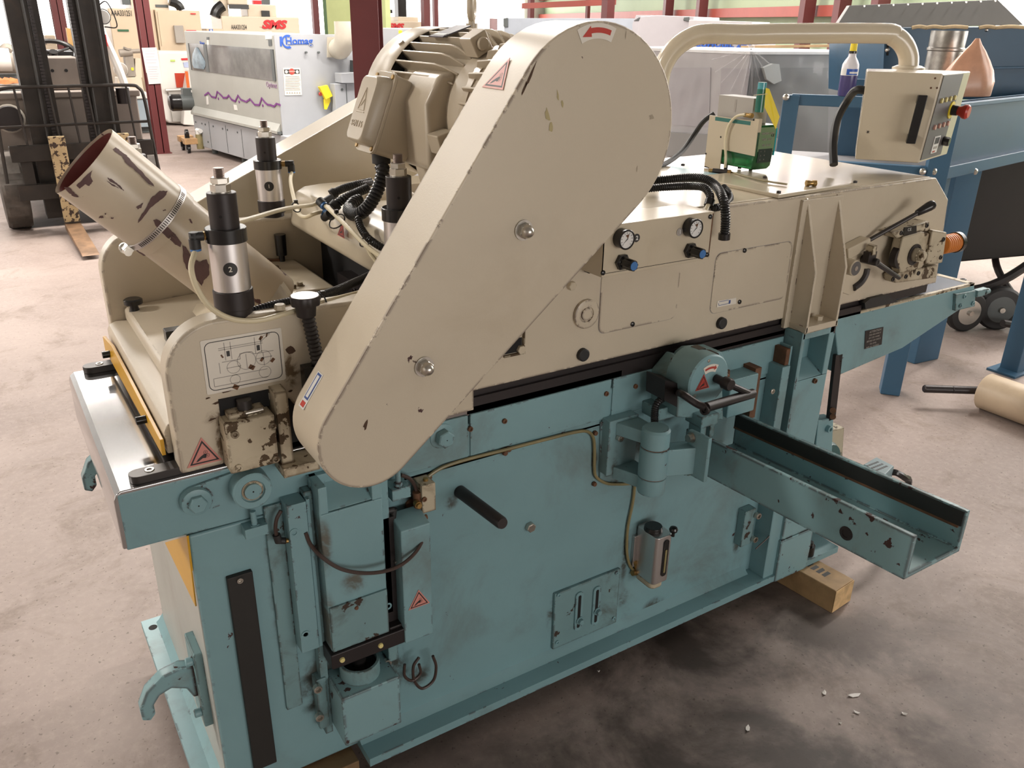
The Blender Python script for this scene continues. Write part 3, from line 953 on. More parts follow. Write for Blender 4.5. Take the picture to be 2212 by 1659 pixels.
t4_ = atz(.345, (1864, 1003), (1893, 986), (1932, 1006), (1908, 1030))
tm_ = sum(t4_, V((0, 0, 0)))/4
b.loft([[tm_+(q_-tm_)*k_+Z*dz_ for q_ in t4_] for k_, dz_ in ((1, -.08), (1, -.006), (.94, 0))])
tb_ = b.obj('terminal_cover', MC, 'blue-grey terminal cover with faint black lettering', 0.002)
b = B(INK)
for k in range(3):
    for q_ in range(6): b.box(tm_.x-.04+q_*.011, tm_.x-.032+q_*.011, tm_.y-.02+k*.018, tm_.y-.012+k*.018, .3452, .3456)
b.obj('faint_text', tb_)
B(BLACK).tube([tm_+V((.05, -.02, -.03)), at(1938, 1022, z=.315), at(1955, 1033, z=.29), at(1962, 1046, z=.25), at(1962, 1046, z=.25)-Z*.2], .012, 8).obj('motor_cable', MC, 'short black cable at the feed motor')

# ---- adjustable foot hooks and yellow plate on the left end
def hook(y, zt, nm):
    b = B(TEAL_CHIP)
    pr = [(0.0, 0.0), (-.035, .012), (-.075, .005), (-.110, -.022), (-.128, -.060), (-.128, -.092), (-.112, -.100), (-.100, -.086), (-.100, -.062), (-.085, -.042), (-.060, -.034), (-.030, -.050), (-.018, -.080), (0, -.082)]
    b.prism([V((0.205+x, y, zt+z)) for x, z in pr], (0, 0.030, 0))
    b.m(TEAL_DIRTY).box(0.196, 0.217, y-.028, y+.058, zt-.15, zt+.055)
    b.m(TEAL).cyl((0.197, y-.012, zt+.030), (0.180, y-.012, zt+.030), 0.010)
    b.cyl((0.197, y-.012, zt-.115), (0.180, y-.012, zt-.115), 0.010)
    return b.obj('lifting_hook', MC, nm, 0.003)
hook(1.585, 0.432, 'chipped lower lifting hook')
hook(2.00, 0.80, 'upper lifting hook under the table')
b = B(YELLOW)
b.prism(atx(0.212, (356, 1172), (403, 1158), (422, 1310)), (0.004, 0, 0))
b.obj('yellow_plate', MC, 'yellow triangular plate on the left end')
b = B(TEAL)
b.box(0.17, 0.215, 2.02, 2.06, 0.60, 0.80)
for z in (0.63, 0.70, 0.77): b.cyl((0.172, 2.04, z), (0.155, 2.04, z), 0.012)
b.obj('hinge_bracket', MC, None, 0.002)
# ================================================================ swing channel, its hinge, and the grinder drive on the base front
# channel: measured at its far-right mouth and at the hinge
Ya = 1.27
b = B(TEAL_CHIP)
p_top0 = at(1552, 959, y=1.34)
p_top1 = at(1975, 1160, x=p_top0.x)
u = (p_top1-p_top0)
Lc = u.length
u.normalize()
side = V((-u.y, u.x, 0)).normalized()
if side.x < 0: side = -side
q_top1 = at(2104, 1105, z=p_top1.z)
Wc = (q_top1-p_top1).dot(side)
hch = p_top1.z-at(1957, 1256, x=p_top1.x).z
EXT = 0.12
st0 = p_top0-u*EXT
Lc += EXT
zt = st0.z
zbm = zt-hch
def prof(z0, z1, w, th):
    return [(0, z1), (0, z0), (w, z0), (w, z1), (w-th, z1), (w-th, z0+th), (th, z0+th), (th, z1)]
pts = [st0+side*s_+Z*(zz-st0.z) for s_, zz in prof(zbm, zt, Wc, 0.013)]
b.prism(pts, u*Lc)
ch = b.obj('swing_channel', MC, 'chipped blue-green swing channel sticking out to the right', 0.002)
# shallow second step: near wall is set on the hinge plate, far wall carries a black wear strip
b = B(STRIPM)
s0 = st0+side*(Wc-.0131)
b.prism([s0+Z*(zz-st0.z)-side*d for d, zz in ((0, zt-.040), (0, zt-.004), (0.003, zt-.004), (0.003, zt-.040))], u*(Lc-.004))
b.m(RUST).prism([s0+Z*(zz-st0.z)-side*d for d, zz in ((0, zt-.046), (0, zt-.040), (0.004, zt-.040), (0.004, zt-.046))], u*(Lc-.010))
b.obj('wear_strip', ch, 'dark wear strip on the far channel wall')
hq = at(1828, 1152, x=p_top0.x)
b = B(BLKMET)
# bolt recess on the near wall, on the wall plane
hc = hq
b.lathe(hc-side*.0004, -side, [(0, 0.017), (0.002, 0.0165), (0.002, 0.010), (-.002, 0.009)], 16)
b.obj('bolt_recess', ch, 'dark bolt recess')
# hinge: wall plate, arms, barrel, channel plate
b = B(stained(TEAL, 'teal_hinge', [sp_(1340, 1030, .10, .03), sp_(1310, 1000, .02, .10), sp_(1380, 960, .05, .06), sp_(1460, 900, .08, .06)]))
w0 = aty(YF-.006, (1298, 912), (1392, 880), (1392, 1010), (1296, 1034))
b.prism(w0, (0, .008, 0))
i0 = aty(1.465, (1318, 912), (1348, 905), (1346, 1018), (1316, 1026))
b.box(i0[0].x, i0[1].x+.05, 1.465, YF, min(q.z for q in i0), max(q.z for q in i0))
hg = b.obj('hinge_plate', MC, 'blue-green hinge mounting plate', 0.003)
bc = at(1412, 990, y=1.375)
bx, by = bc.x, 1.375
zT, zB = at(1412, 925, y=by).z, at(1410, 1058, y=by).z
h = zT-zB
R = 0.036
b = B(TEAL)
b.lathe((bx, by, zB), Z, [(0, R*.96), (.004, R), (h*.24, R), (h*.245, R*.95), (h*.26, R*.95), (h*.265, R*1.03), (h*.70, R*1.03), (h*.705, R*.95), (h*.72, R*.95), (h*.725, R), (h-.006, R), (h, R*.86)], 28)
b.m(RUST).lathe((bx, by, zB+h*.247), Z, [(0, R*.965), (h*.012, R*.965)], 24)
b.lathe((bx, by, zB+h*.707), Z, [(0, R*.965), (h*.012, R*.965)], 24)
hb = b.obj('hinge_barrel', MC, 'blue-green hinge barrel with rusty joints')
for z0, z1 in ((zB+.006, zB+h*.23), (zB+h*.74, zT-.012)):
    b = B(TEAL)
    b.prism([V((bx-.02, by, z0)), V((i0[0].x+.02, 1.466, z0)), V((i0[1].x+.05, 1.466, z0)), V((bx+.02, by+.01, z0))], (0, 0, z1-z0))
    b.obj('hinge_arm', hg, None, 0.003)
b = B(TEAL)
hd = at(1503, 975, z=(zT+zB)/2)
e1 = V((bx+.115, by-.055, 0))
b.prism([V((bx+.005, by-.024, zB+h*.27)), V((e1.x, e1.y-.012, zB+h*.27)), V((e1.x, e1.y+.035, zB+h*.27)), V((bx+.005, by+.02, zB+h*.27))], (0, 0, h*.42))
b.obj('hinge_leaf', hb, None, 0.003)
b = B(TEAL)
pc_ = at(1505, 985, y=1.315)
b.obox(pc_+side*0.004, u*.036, side*.006, Z*.062)
cp = b.obj('channel_plate', MC, None, 0.003)
for px, py, yy in ((1337, 944, 1.463), (1336, 1014, 1.463)):
    B(ZINC).sock(at(px, py, y=yy), NY, 0.010, 0.012).obj('hinge_screw', hg)
for du, dz in ((-.022, .045), (-.022, -.05)):
    b = B(ZINC)
    b.lathe(pc_+u*du+Z*dz-side*.002, -side, [(0, .014), (.003, .014), (.003, .010), (.014, .010)], 14)
    b.obj('hinge_screw', cp)
B(ZINC).hexa((bx, by, zB-.012), Z, 0.012, 0.012).obj('barrel_nut', hb)
# ---- grinder drive: bracket, round gear case, crank handles
b = B(TEAL_DIRTY)
yb = 1.395
g0 = at(1487, 860, y=yb)
br = aty(yb, (1464, 876), (1466, 826), (1500, 786), (1560, 800), (1563, 908), (1462, 902))
b.prism(br, (0, .105, 0))
b.m(TEAL).prism(aty(yb+.03, (1470, 825), (1498, 775), (1512, 764), (1560, 760), (1575, 800), (1520, 830)), (0, .07, 0))
gb = b.obj('gear_bracket', MC, 'grimy blue-green gear bracket', 0.004)
b = B(BLKMET)
b.prism(aty(yb+.003, (1437, 822), (1466, 829), (1463, 880), (1435, 865)), (0, .07, 0))
b.obj('motor_side', gb, 'black side of the gear bracket')
gc = at(1532, 822, y=1.355)
b = B(TEAL)
b.lathe(gc+Y*.085, NY, [(0, 0.066), (0.06, 0.068), (0.081, 0.068), (0.085, 0.064)], 40)
gcs = b.obj('gear_case', MC, 'round blue-green gear case with red triangle and arrow')
for a in (100, 215, 330):
    B(ZINC).sock(gc+X*(.056*cos(radians(a)))+Z*(.056*sin(radians(a))), NY, 0.0045, 0.0015).obj('case_screw', gcs)
warning_sticker(at(1518, 830, y=1.3545), X, Z, 0.040, gcs, REDST)
b = B(PAPER)
ac = gc+Z*(-.012)-Y*.0004
o_ = arc(ac, X, Z, 0.056, 62, 118, 10)+arc(ac, X, Z, 0.036, 118, 62, 10)
b.prism(o_, NY*.0006)
b.m(REDST)
ai = arc(ac-Y*.0009, X, Z, 0.050, 74, 114, 8)
aj = arc(ac-Y*.0009, X, Z, 0.044, 74, 114, 8)
for k in range(8): b.face([ai[k], ai[k+1], aj[k+1], aj[k]])
b.face([ac-Y*.0009+X*(r_*cos(radians(a_)))+Z*(r_*sin(radians(a_))) for r_, a_ in ((.054, 74), (.047, 64), (.040, 74))])
b.obj('arrow_sticker', gcs, 'pale sticker with curved red arrow')
b = B(BLKMET)
k0 = at(1548, 818, y=1.352)
b.cyl(k0+Y*.01, k0-Y*.03, 0.011)
k1 = k0-Y*.030
b.lathe(k1+Y*.004, NY, [(0, .016), (.018, .017), (.024, .014)], 16)
k2 = at(1622, 851, y=k1.y-.012)
b.tube([k1-Y*.010, k1.lerp(k2, .5)-Y*.012, k2], 0.0085, 10)
k3 = at(1525, 880, y=k2.y-.03)
b.cyl(k2+(k2-k3).normalized()*.008, k3, 0.0125, seg=14)
b.tube([k3, at(1505, 872, y=k3.y+.02), at(1475, 852, y=k3.y+.05), at(1466, 848, y=1.40)], 0.0095, 10)
b.sock(k3-Z*.006, (k3-k2), 0.013, 0.008)
b.obj('crank_handle', gcs, 'black crank handle of the gear case')
b = B(TEAL_DIRTY)
f0 = at(1535, 900, y=1.36)
b.box(f0.x-.030, f0.x+.030, 1.36, 1.42, f0.z-.028, f0.z+.004)
b.box(f0.x-.024, f0.x-.004, 1.365, 1.41, f0.z-.062, f0.z-.028)
b.box(f0.x+.010, f0.x+.026, 1.365, 1.41, f0.z-.065, f0.z-.028)
b.obj('slide_foot', gb, None, 0.002)
b = B(TEAL)
q0 = aty(1.44, (1580, 828), (1640, 806), (1634, 872), (1575, 892))
b.box(q0[0].x, q0[1].x, 1.44, YF, q0[2].z-.02, q0[1].z)
b.obj('drive_cover', MC, None, 0.004)
b = B(RUST)
b.box(q0[1].x-.004, q0[1].x+.020, 1.45, YF, q0[2].z-.05, q0[1].z+.01)
b.obj('rusty_slide', MC)
b = B(RUST)
b.cyl(at(1548, 795, y=1.40), at(1572, 812, y=1.40), 0.005)
b.cyl(at(1572, 800, y=1.42), at(1572, 812, y=1.42), 0.006)
b.obj('rusty_pin', MC)
b = B(BLACK)
b.prism(aty(1.40, (1510, 756), (1524, 752), (1528, 761), (1552, 763), (1560, 785), (1550, 778), (1540, 770), (1512, 762)), (0, .03, 0))
b.obj('rubber_flap', gb)
B(HOSE).hose([at(*q, y=1.42) for q in ((1436, 858), (1420, 870), (1414, 890), (1414, 920))], 0.0095, 0.005).obj('flexible_hose', MC, 'black flexible hose beside the gear bracket')
b = B(TEAL_DIRTY)
q1 = aty(1.43, (1424, 885), (1460, 876))
b.box(q1[0].x, q1[1].x+.03, 1.43, YF, q1[0].z-.035, q1[0].z)
b.obj('support_block', MC, None, 0.003)
# ================================================================ the cream upper half
def obround(y0, y1, c0, r0, c1, r1, n=20):
    """closed outline of two circles and their common tangents, in the plane of x and z"""
    c0, c1 = V((c0[0], 0, c0[1])), V((c1[0], 0, c1[1]))
    d = c1-c0
    L = d.length
    a = math.degrees(atan2(d.z, d.x))
    t = math.degrees(math.acos((r0-r1)/L))
    return arc(c1+Y*y0, X, Z, r1, a-t, a+t, n) + arc(c0+Y*y0, X, Z, r0, a+t, a+360-t, n)
# ---- belt guard, near side
GO = obround(1.25, 1.385, (0.507, 1.067), 0.098, (0.975, 1.572), 0.186, 30)
b = B(CREAM)
b.prism(GO, (0, 0.135, 0))
gd = b.obj('belt_guard', MC, 'big sloping cream belt guard', 0.0035, smooth=20)
for px, py in ((1131, 497), (916, 792)):
    p = at(px, py, y=1.249)
    b = B(ZINC)
    b.lathe(p, NY, [(0, .019), (.002, .019)], 20)
    b.hexa(p-Y*.002, NY, 0.0145, 0.011, 0.3)
    b.lathe(p-Y*.012, NY, [(0, .0125), (.006, .0115), (.011, .008), (.0135, .003)], 18)
    b.obj('acorn_nut', gd, 'chrome acorn nut')
b = B(PAPER)
ac = V((0.925, 1.2495, 1.560))
def arrow(cc, R, a0, a1, wdt, flip=1, n=12, mt=RED):
    b = B(PAPER)
    o_ = arc(cc, X, Z, R+wdt, a0, a1, n)+arc(cc, X, Z, R-wdt, a1, a0, n)
    b.prism(o_, NY*.0006)
    b.m(mt)
    k = cc-Y*.0009
    lo, hi = a0+(a1-a0)*.10, a0+(a1-a0)*.66
    ai, aj = arc(k, X, Z, R+wdt*.45, lo, hi, 8), arc(k, X, Z, R-wdt*.25, lo, hi, 8)
    for q in range(8): b.face([ai[q], ai[q+1], aj[q+1], aj[q]])
    P_ = lambda r_, a_: k+X*(r_*cos(radians(a_)))+Z*(r_*sin(radians(a_)))
    b.face([P_(R+wdt*.75, hi), P_(R-wdt*.25, a0+(a1-a0)*.93), P_(R-wdt*.7, hi)])
    return b
# the direction sticker near the top of the guard
sa, sb_ = at(1262, 70, y=1.2495), at(1322, 63, y=1.2495)
mid = (sa+sb_)/2
arrow(mid-Z*.085, 0.085, 66, 118, 0.0125).obj('arrow_sticker', gd, 'white sticker with curved red arrow')
# triangle on the sloping top of the guard
ts = at(1080, 170, y=1.318)
dt = V((0.186-0.098, 0, 0))
ang = atan2(1.572-1.067, .975-.507)+math.asin((0.186-0.098)/sqrt((.975-.507)**2+(1.572-1.067)**2))
tdir = V((cos(ang), 0, sin(ang)))
tn = V((-sin(ang), 0, cos(ang)))
base_pt = V((0.975, 1.318, 1.572))+tn*0.1865
p = at(1080, 172, y=1.322)
s_ = (p-base_pt).dot(tdir)
warning_sticker(base_pt+tdir*s_+Y*.004, NY, tdir, 0.060, gd)
b = B(WHITE)
pp = base_pt+tdir*((at(680, 850, y=1.335)-base_pt).dot(tdir))
pp = V((pp.x, 1.348, pp.z))
b.obox(pp, tdir*.036, Y*.012, tn*.0006)
b.m(INKBLUE).obox(pp+tn*.0008+tdir*.008, tdir*.026, Y*.0085, tn*.0003)
b.m(WHITE).obox(pp+tn*.0012+tdir*.008, tdir*.022, Y*.0050, tn*.0003)
b.m(RED).obox(pp+tn*.0010-tdir*.028, tdir*.005, Y*.008, tn*.0003)
b.obj('name_label', gd, 'small white and blue label on the guard edge')
# ---- far belt guard
c0, c1 = (0.455, 1.119), (1.255, 1.493)
b = B(CREAM2)
b.prism(obround(2.40, 2.52, c0, .13, c1, .13, 20), (0, 0.125, 0))
b.obj('belt_guard', MC, 'cream belt guard of the far side', 0.004, smooth=20)

# ---- cheek plates at the infeed end
CH = aty(YF, (390, 1027), (352, 790))
CHEEKM = stained(CREAM, 'cream_cheek', [sp_(560, 875, .05, .03), sp_(480, 900, .05, .03), sp_(630, 800, .03, .06), sp_(475, 960, .012, .08)], (0.10, 0.055, 0.02), .9, 34.0)
def cheek(y0, y1, top, x_r, nm):
    R = 0.10
    b = B(CHEEKM)
    pr = [V((0.222, y0, 0.953)), V((0.222, y0, top-R))]+arc((0.222+R, y0, top-R), X, Z, R, 180, 90, 10)+[V((x_r, y0, top-.012)), V((x_r, y0, 1.03)), V((0.52, y0, 1.03))]
    if y0 < 1.6:   # the notch round the roller bearing
        pr += arc((0.43, y0, 1.045), X, Z, 0.02, 0, 90, 4)+arc((0.325, y0, 1.045), X, Z, 0.02, 90, 180, 4)+[V((0.305, y0, 0.953))]
    else:
        pr += [V((0.52, y0, 0.953))]
    b.prism(pr, (0, y1-y0, 0))
    return b.obj('cheek_plate', MC, nm, 0.007, smooth=25, seg=3)
c1_ = cheek(YF, 1.555, 1.247, 0.80, 'chipped near cheek plate with rounded corner')
c2_ = cheek(2.235, 2.29, 1.262, 1.35, 'far cheek plate with rounded corner')
b = B(CREAM_DIRTY)
q = aty(1.455, (488, 922), (594, 890), (603, 1003), (497, 1024))
x0, x1 = (q[0].x+q[3].x)/2, (q[1].x+q[2].x)/2
z0, z1 = (q[2].z+q[3].z)/2, (q[0].z+q[1].z)/2
b.box(x0, x1, 1.455, YF+.03, z0, z1)
bb = b.obj('bearing_box', MC, 'grimy cream bearing box with four screws', 0.004)
for px, py in ((507, 938), (588, 920), (515, 1010), (595, 991)):
    B(CREAM_DIRTY).sock(at(px, py, y=1.455), NY, 0.0075, 0.005).obj('box_screw', bb)
b = B(VOID)
b.box(0.30, 0.47, YF+.02, YF+.06, 0.955, 1.07)
b.m(CREAM_DIRTY).box(x1+.006, x1+.030, 1.46, YF+.03, z0-.02, z1+.04)
b.box(x1+.002, x1+.075, 1.44, 1.50, z0-.028, z0-.008)
b.m(VOID).box(x0+.004, x1+.004, 1.497, YF+.03, z1, z1+.034)
b.m(CREAM_DIRTY).box(x0+.012, x1-.014, 1.470, YF+.03, z1, z1+.012)
b.m(DKSTEEL).cyl(((x0+x1)/2, 1.485, z1), ((x0+x1)/2, 1.485, z1+.03), .014)
b.m(ZINC).cyl(at(530, 893, y=1.47), at(568, 884, y=1.47), 0.004)
b.obj('bearing_slide', MC)
# diagram label
d4 = aty(YF-.001, (432, 735), (608, 709), (617, 820), (447, 853))
dx0, dx1 = (d4[0].x+d4[3].x)/2, (d4[1].x+d4[2].x)/2
dz0, dz1 = (d4[2].z+d4[3].z)/2, (d4[0].z+d4[1].z)/2
dc = V(((dx0+dx1)/2, YF-.0005, (dz0+dz1)/2))
W_, H_ = dx1-dx0, dz1-dz0
b = B(PAPER)
b.prism(rrect(dc, X, Z, W_, H_, 0.003), NY*.0008)
b.m(INK)
ro, ri = rrect(dc-Y*.0010, X, Z, W_*.93, H_*.90, 0.012), rrect(dc-Y*.0010, X, Z, W_*.93-.003, H_*.90-.003, 0.0105)
for k in range(len(ro)): b.face([ro[k], ro[(k+1) % len(ro)], ri[(k+1) % len(ri)], ri[k]])
b.m(INKGREY)
def ln(x0, z0, x1, z1, t=.0007):
    p0, p1 = dc+V((x0*W_/2, -.0010, z0*H_/2)), dc+V((x1*W_/2, -.0010, z1*H_/2))
    d = (p1-p0).normalized()
    n = V((-d.z, 0, d.x))*t
    b.face([p0-n, p1-n, p1+n, p0+n])
def ci(x, z, r):
    a_, c_ = arc(dc+V((x*W_/2, -.001, z*H_/2)), X, Z, r, 0, 360, 18), arc(dc+V((x*W_/2, -.001, z*H_/2)), X, Z, r-.0011, 0, 360, 18)
    for k in range(18): b.face([a_[k], a_[k+1], c_[k+1], c_[k]])
ci(-.28, -.15, .013); ci(.05, .0, .018); ci(.48, .0, .015); ci(-.28, -.62, .010); ci(.48, -.55, .012)
for q in ((-.6, .55, .5, .55), (-.6, .62, .5, .62), (-.62, -.3, -.62, .1), (-.55, .1, -.1, .1), (-.1, .1, -.1, .3), (-.1, .3, .2, .3), (.2, .3, .25, .2), (.25, .2, .75, .2), (-.8, -.45, .55, -.45), (-.8, -.75, .55, -.75), (-.8, -.45, -.8, -.75), (-.45, .15, -.45, .8), (-.3, .15, -.3, .8), (.3, .2, .3, .8), (.45, .2, .45, .8), (.5, .8, .75, .9), (.45, .62, .7, .85), (-.45, -.15, -.1, -.15), (.3, .0, .7, .0), (.48, -.3, .48, .2), (.05, -.3, .05, .25)): ln(*q)
b.m(INK)
ln(-.375, .28, -.375, .48, .0030); ln(.375, .30, .375, .5, .0030)
b.m(RUST)
for x, z, sx in ((.10, -.22, .020), (.66, -.22, .014), (.40, -.12, .012), (.43, .68, .012), (-.55, .38, .007), (.60, .75, .006), (-.35, -.85, .020)):
    ln(x, z, x+sx*6, z+.12*(1 if x > .3 else -1), sx*.22)
b.obj('diagram_label', c1_, 'white diagram label with scratches')
warning_sticker(at(440, 983, y=YF-.0006), X, Z, 0.056, c1_)
# dirt smears under the label, as flaked paint on the plate
FLK_M = mat('flaked_primer', (0.07, 0.035, 0.018), 0.8, var=0.3, vscale=30)
random.seed(3)
def flake(y, px, py, rw, rh, n=9, rot=0.0):
    c = at(px, py, y=y)
    pts = []
    for k in range(n):
        a_ = 2*pi*k/n
        r_ = 0.55+0.9*random.random()
        dx, dz = rw*r_*cos(a_), rh*r_*sin(a_)
        pts.append(c+X*(dx*cos(rot)-dz*sin(rot))+Z*(dx*sin(rot)+dz*cos(rot)))
    b = B(FLK_M)
    b.face(pts)
    b.obj('paint_mark', MC)  # flaked paint by the material set
for q in ((556, 855, .014, .003), (580, 845, .012, .004), (500, 842, .016, .003), (470, 870, .008, .002), (610, 800, .004, .006), (628, 755, .008, .007), (600, 850, .006, .002), (520, 868, .007, .003), (535, 862, .008, .003), (565, 868, .012, .003), (460, 905, .007, .002), (480, 915, .006, .003), (628, 845, .006, .002), (590, 838, .010, .002), (450, 860, .006, .0015)):
    flake(YF-.0006, *q, rot=0.15)
for q in ((790, 918, .0035, .010),):
    flake(1.2494, *q, rot=-0.35)
for q in ((1146, 164, .0030, .022), (1133, 190, .0026, .010)):
    flake(1.2494, *q, rot=-.45)
FLK_M = mat('grease_stain', (0.40, 0.33, 0.16), 0.5, var=0.1)
for q in ((1183, 248, .004, .013), (1190, 275, .004, .010), (1205, 205, .002, .007), (1215, 225, .0018, .007)):
    flake(1.2494, *q, rot=.25)
FLK_M = mat('grey_scuff', (0.36, 0.30, 0.22), 0.5, var=0.1)
for q in ((1408, 252, .006, .004), (1376, 365, .0012, .006), (1352, 75, .0012, .006)):
    flake(1.2494, *q)

# ---- main housing: side plates, top and lid
b = B(CREAM)
sp_pts = [V((0.855, YF, 0.985)), V((0.80, YF, 1.03)), V((0.78, YF, 1.235)), V((1.20, YF, 1.30))] + [V((1.36, YF, 1.333))] + aty(YF, (2023, 384), (2049, 431), (2022, 613))
sp_pts[-1].z = 0.985
b.prism(sp_pts, (0, 0.02, 0))
hs = b.obj('housing', MC, 'long cream side of the upper housing', 0.004)
b = B(CREAM2)
xr = sp_pts[-3].x
b.prism([V((1.36, YF+.02, 1.336)), V((xr, YF+.02, 1.338)), V((xr+.04, YF+.02, 1.28)), V((xr+.04, YF+.02, 1.0)), V((xr+.02, YF+.02, 1.0)), V((xr+.02, YF+.02, 1.27)), V((xr-.01, YF+.02, 1.322)), V((1.36, YF+.02, 1.322))], (0, 0.66, 0))
hp_ = b.obj('housing_top', hs, 'cream top plate of the housing', 0.003)
b = B(CREAM2)
b.box(0.86, xr, 2.18, 2.20, 0.985, 1.336)
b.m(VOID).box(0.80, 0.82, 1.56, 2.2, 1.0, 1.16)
b.obj('housing_back', hs)
b = B(CREAM2)
l0, l1, l2 = at(1682, 422, z=1.345), at(1848, 396, z=1.345), at(1556, 398, z=1.345)
b.prism([l0+Z*-.009, l1+Z*-.009, l1+Y*.30+Z*-.009, V((l0.x, l1.y+.30, 1.336))], (0, 0, 0.011))
ld = b.obj('lid', hs, 'flat lid on the housing top', 0.003)
for px, py in ((1682, 417), (1847, 395), (1652, 385), (1475, 358)):
    B(DKSTEEL).sock(at(px, py, z=1.347), Z, 0.006, 0.006).obj('lid_screw', ld)
b = B(mat('blue_steel_plate', (0.30, 0.50, 0.56), 0.28, var=0.05, chip=(0.12, 0.05, 0.04), chip_t=0.66, chip_s=20))
bp = atz(1.340, (1425, 384), (1552, 394), (1606, 386), (1450, 362))
b.prism(bp, (0, 0, 0.004))
b.obj('blue_plate', hs, 'light blue painted plate on the housing top', 0.001)
b = B(CREAM2)
b.box(0.98, 1.37, 1.54, 2.16, 1.20, 1.335)
b.obj('motor_bed', hs, None, 0.01)

# seams of the two access doors: thin raised panels
def door(pts, nm, scr):
    b = B(CREAM)
    p = aty(YF, *pts)
    xs = ((p[0].x+p[3].x)/2, (p[1].x+p[2].x)/2)
    zs = ((p[2].z+p[3].z)/2, (p[0].z+p[1].z)/2)
    w, h = xs[1]-xs[0], zs[1]-zs[0]
    c = V(((xs[0]+xs[1])/2, YF+.0005, (zs[0]+zs[1])/2))
    b.prism(rrect(c, X, Z, w, h, 0.02), NY*.0025)
    b.m(INKGREY).prism(rrect(c, X, Z, w+.003, h+.003, 0.02), NY*.0008)
    d = b.obj('access_door', hs, nm, 0.001)
    for px, py in scr:
        B(BLACK).lathe(at(px, py, y=YF-.002), NY, [(0, .0065), (.003, .006), (.0045, .003)], 14).obj('door_screw', d)
    return d
door(((1299, 590), (1480, 555), (1450, 690), (1292, 720)), 'flat access door below the gauge panel', ((1366, 700),))
dr = door(((1545, 548), (1705, 522), (1700, 650), (1535, 670)), 'flat access door left of the cream bracket', ((1608, 541), (1597, 652)))
b = B(PAPER)
b.prism(aty(YF-.0026, (1550, 650), (1590, 643), (1590, 656), (1548, 664)), NY*.0005)
b.m(INKBLUE)
for o_ in ((1554, 652, 1574, 648), (1553, 660, 1575, 655), (1553, 660, 1552, 655)):
    p0, p1 = at(o_[0], o_[1], y=YF-.0034), at(o_[2], o_[3], y=YF-.0034)
    b.cyl(p0, p1, 0.0006, seg=6)
b.prism(rrect(at(1576, 652, y=YF-.0032), X, Z, .006, .010, .001), NY*.0006)
b.obj('wrench_label', dr, 'small label with a blue wrench')
for px, py in ((1257, 765), (1556, 697)):
    B(RUBBER).lathe(at(px, py, y=YF), NY, [(0, .0165), (.010, .0160), (.012, .013)], 16).obj('rubber_plug', hs, 'round black rubber plug')
b = B(CREAM)
p = at(1264, 677, y=YF)
b.lathe(p, NY, [(0, .036), (.008, .036), (.009, .034), (.009, .019), (.006, .0185), (.006, .016), (.009, .0155), (.009, .001)], 36)
b.obj('bearing_cap', hs, 'round cream bearing cap')
B(CREAM2).hexa(at(1232, 616, y=YF), NY, 0.011, 0.012).obj('hex_bolt', hs)
b = B(CREAM_DIRTY)
c_ = at(1125, 755, y=YF-.004)
b.box(c_.x-.045, c_.x+.012, YF-.006, YF+.001, c_.z-.012, c_.z-.007)
b.m(VOID).box(c_.x-.06, c_.x+.004, YF-.002, YF+.001, c_.z-.005, c_.z+.028)
b.m(CREAM2).hexa(c_+Y*.003, NY, .011, .010)
b.m(CREAM_DIRTY).box(c_.x+.006, c_.x+.010, YF-.006, YF+.001, c_.z-.002, c_.z+.05)
b.obj('side_latch', hs)
b = B(CREAM)
b.box(0.66, 0.86, YF-.004, YF+.015, 0.940, 1.03)
b.obj('lower_cover', hs, None, 0.002)

# ---- gauge panel
yg = 1.405
g4 = aty(yg, (1299, 596), (1533, 552), (1541, 461), (1412, 483))
gx0, gx1, gz0, gz1 = g4[0].x, (g4[1].x+g4[2].x)/2, g4[0].z, g4[2].z
b = B(CREAM2)
t_ = 0.004
b.box(gx0, gx1, yg, yg+t_, gz0, gz1)
b.box(gx0, gx1, yg, YF+.01, gz1, gz1+t_)
b.box(gx0, gx0+t_, yg, YF+.01, gz0, gz1)
b.box(gx1-t_, gx1, yg+.006, YF+.01, gz0, gz1)
b.box(gx0, gx1, yg, YF+.01, gz0-t_, gz0)
b.m(RUST).box(gx1-.004, gx1-.001, yg-.0006, yg+.006, gz0+.004, gz1)  # dark strips put in for the shade of the open side gap and bottom seam
b.m(VOID).box(gx0+.004, gx1-.004, yg-.0005, yg+.001, gz0+.003, gz0+.0045)
gp = b.obj('gauge_panel', MC, 'cream box with two gauges and two blue knobs', 0.0015)
b = B(CREAM2)
b.prism([V((0.98, yg+.01, gz1-.03)), V((0.98, yg+.01, gz1+.003)), V((gx0, yg+.01, gz1+.003)), V((gx0, yg+.01, gz1-.03))], (0, .10, 0))
b.prism([V((1.06, yg, gz1+.003)), V((gx1, yg, gz1+.003)), V((gx1+.02, 1.56, 1.338)), V((1.06, 1.56, 1.338))], (0, 0, .0015))
b.obj('panel_roof', gp)
FACE = mat('gauge_face', (0.72, 0.71, 0.69), 0.35, var=0)
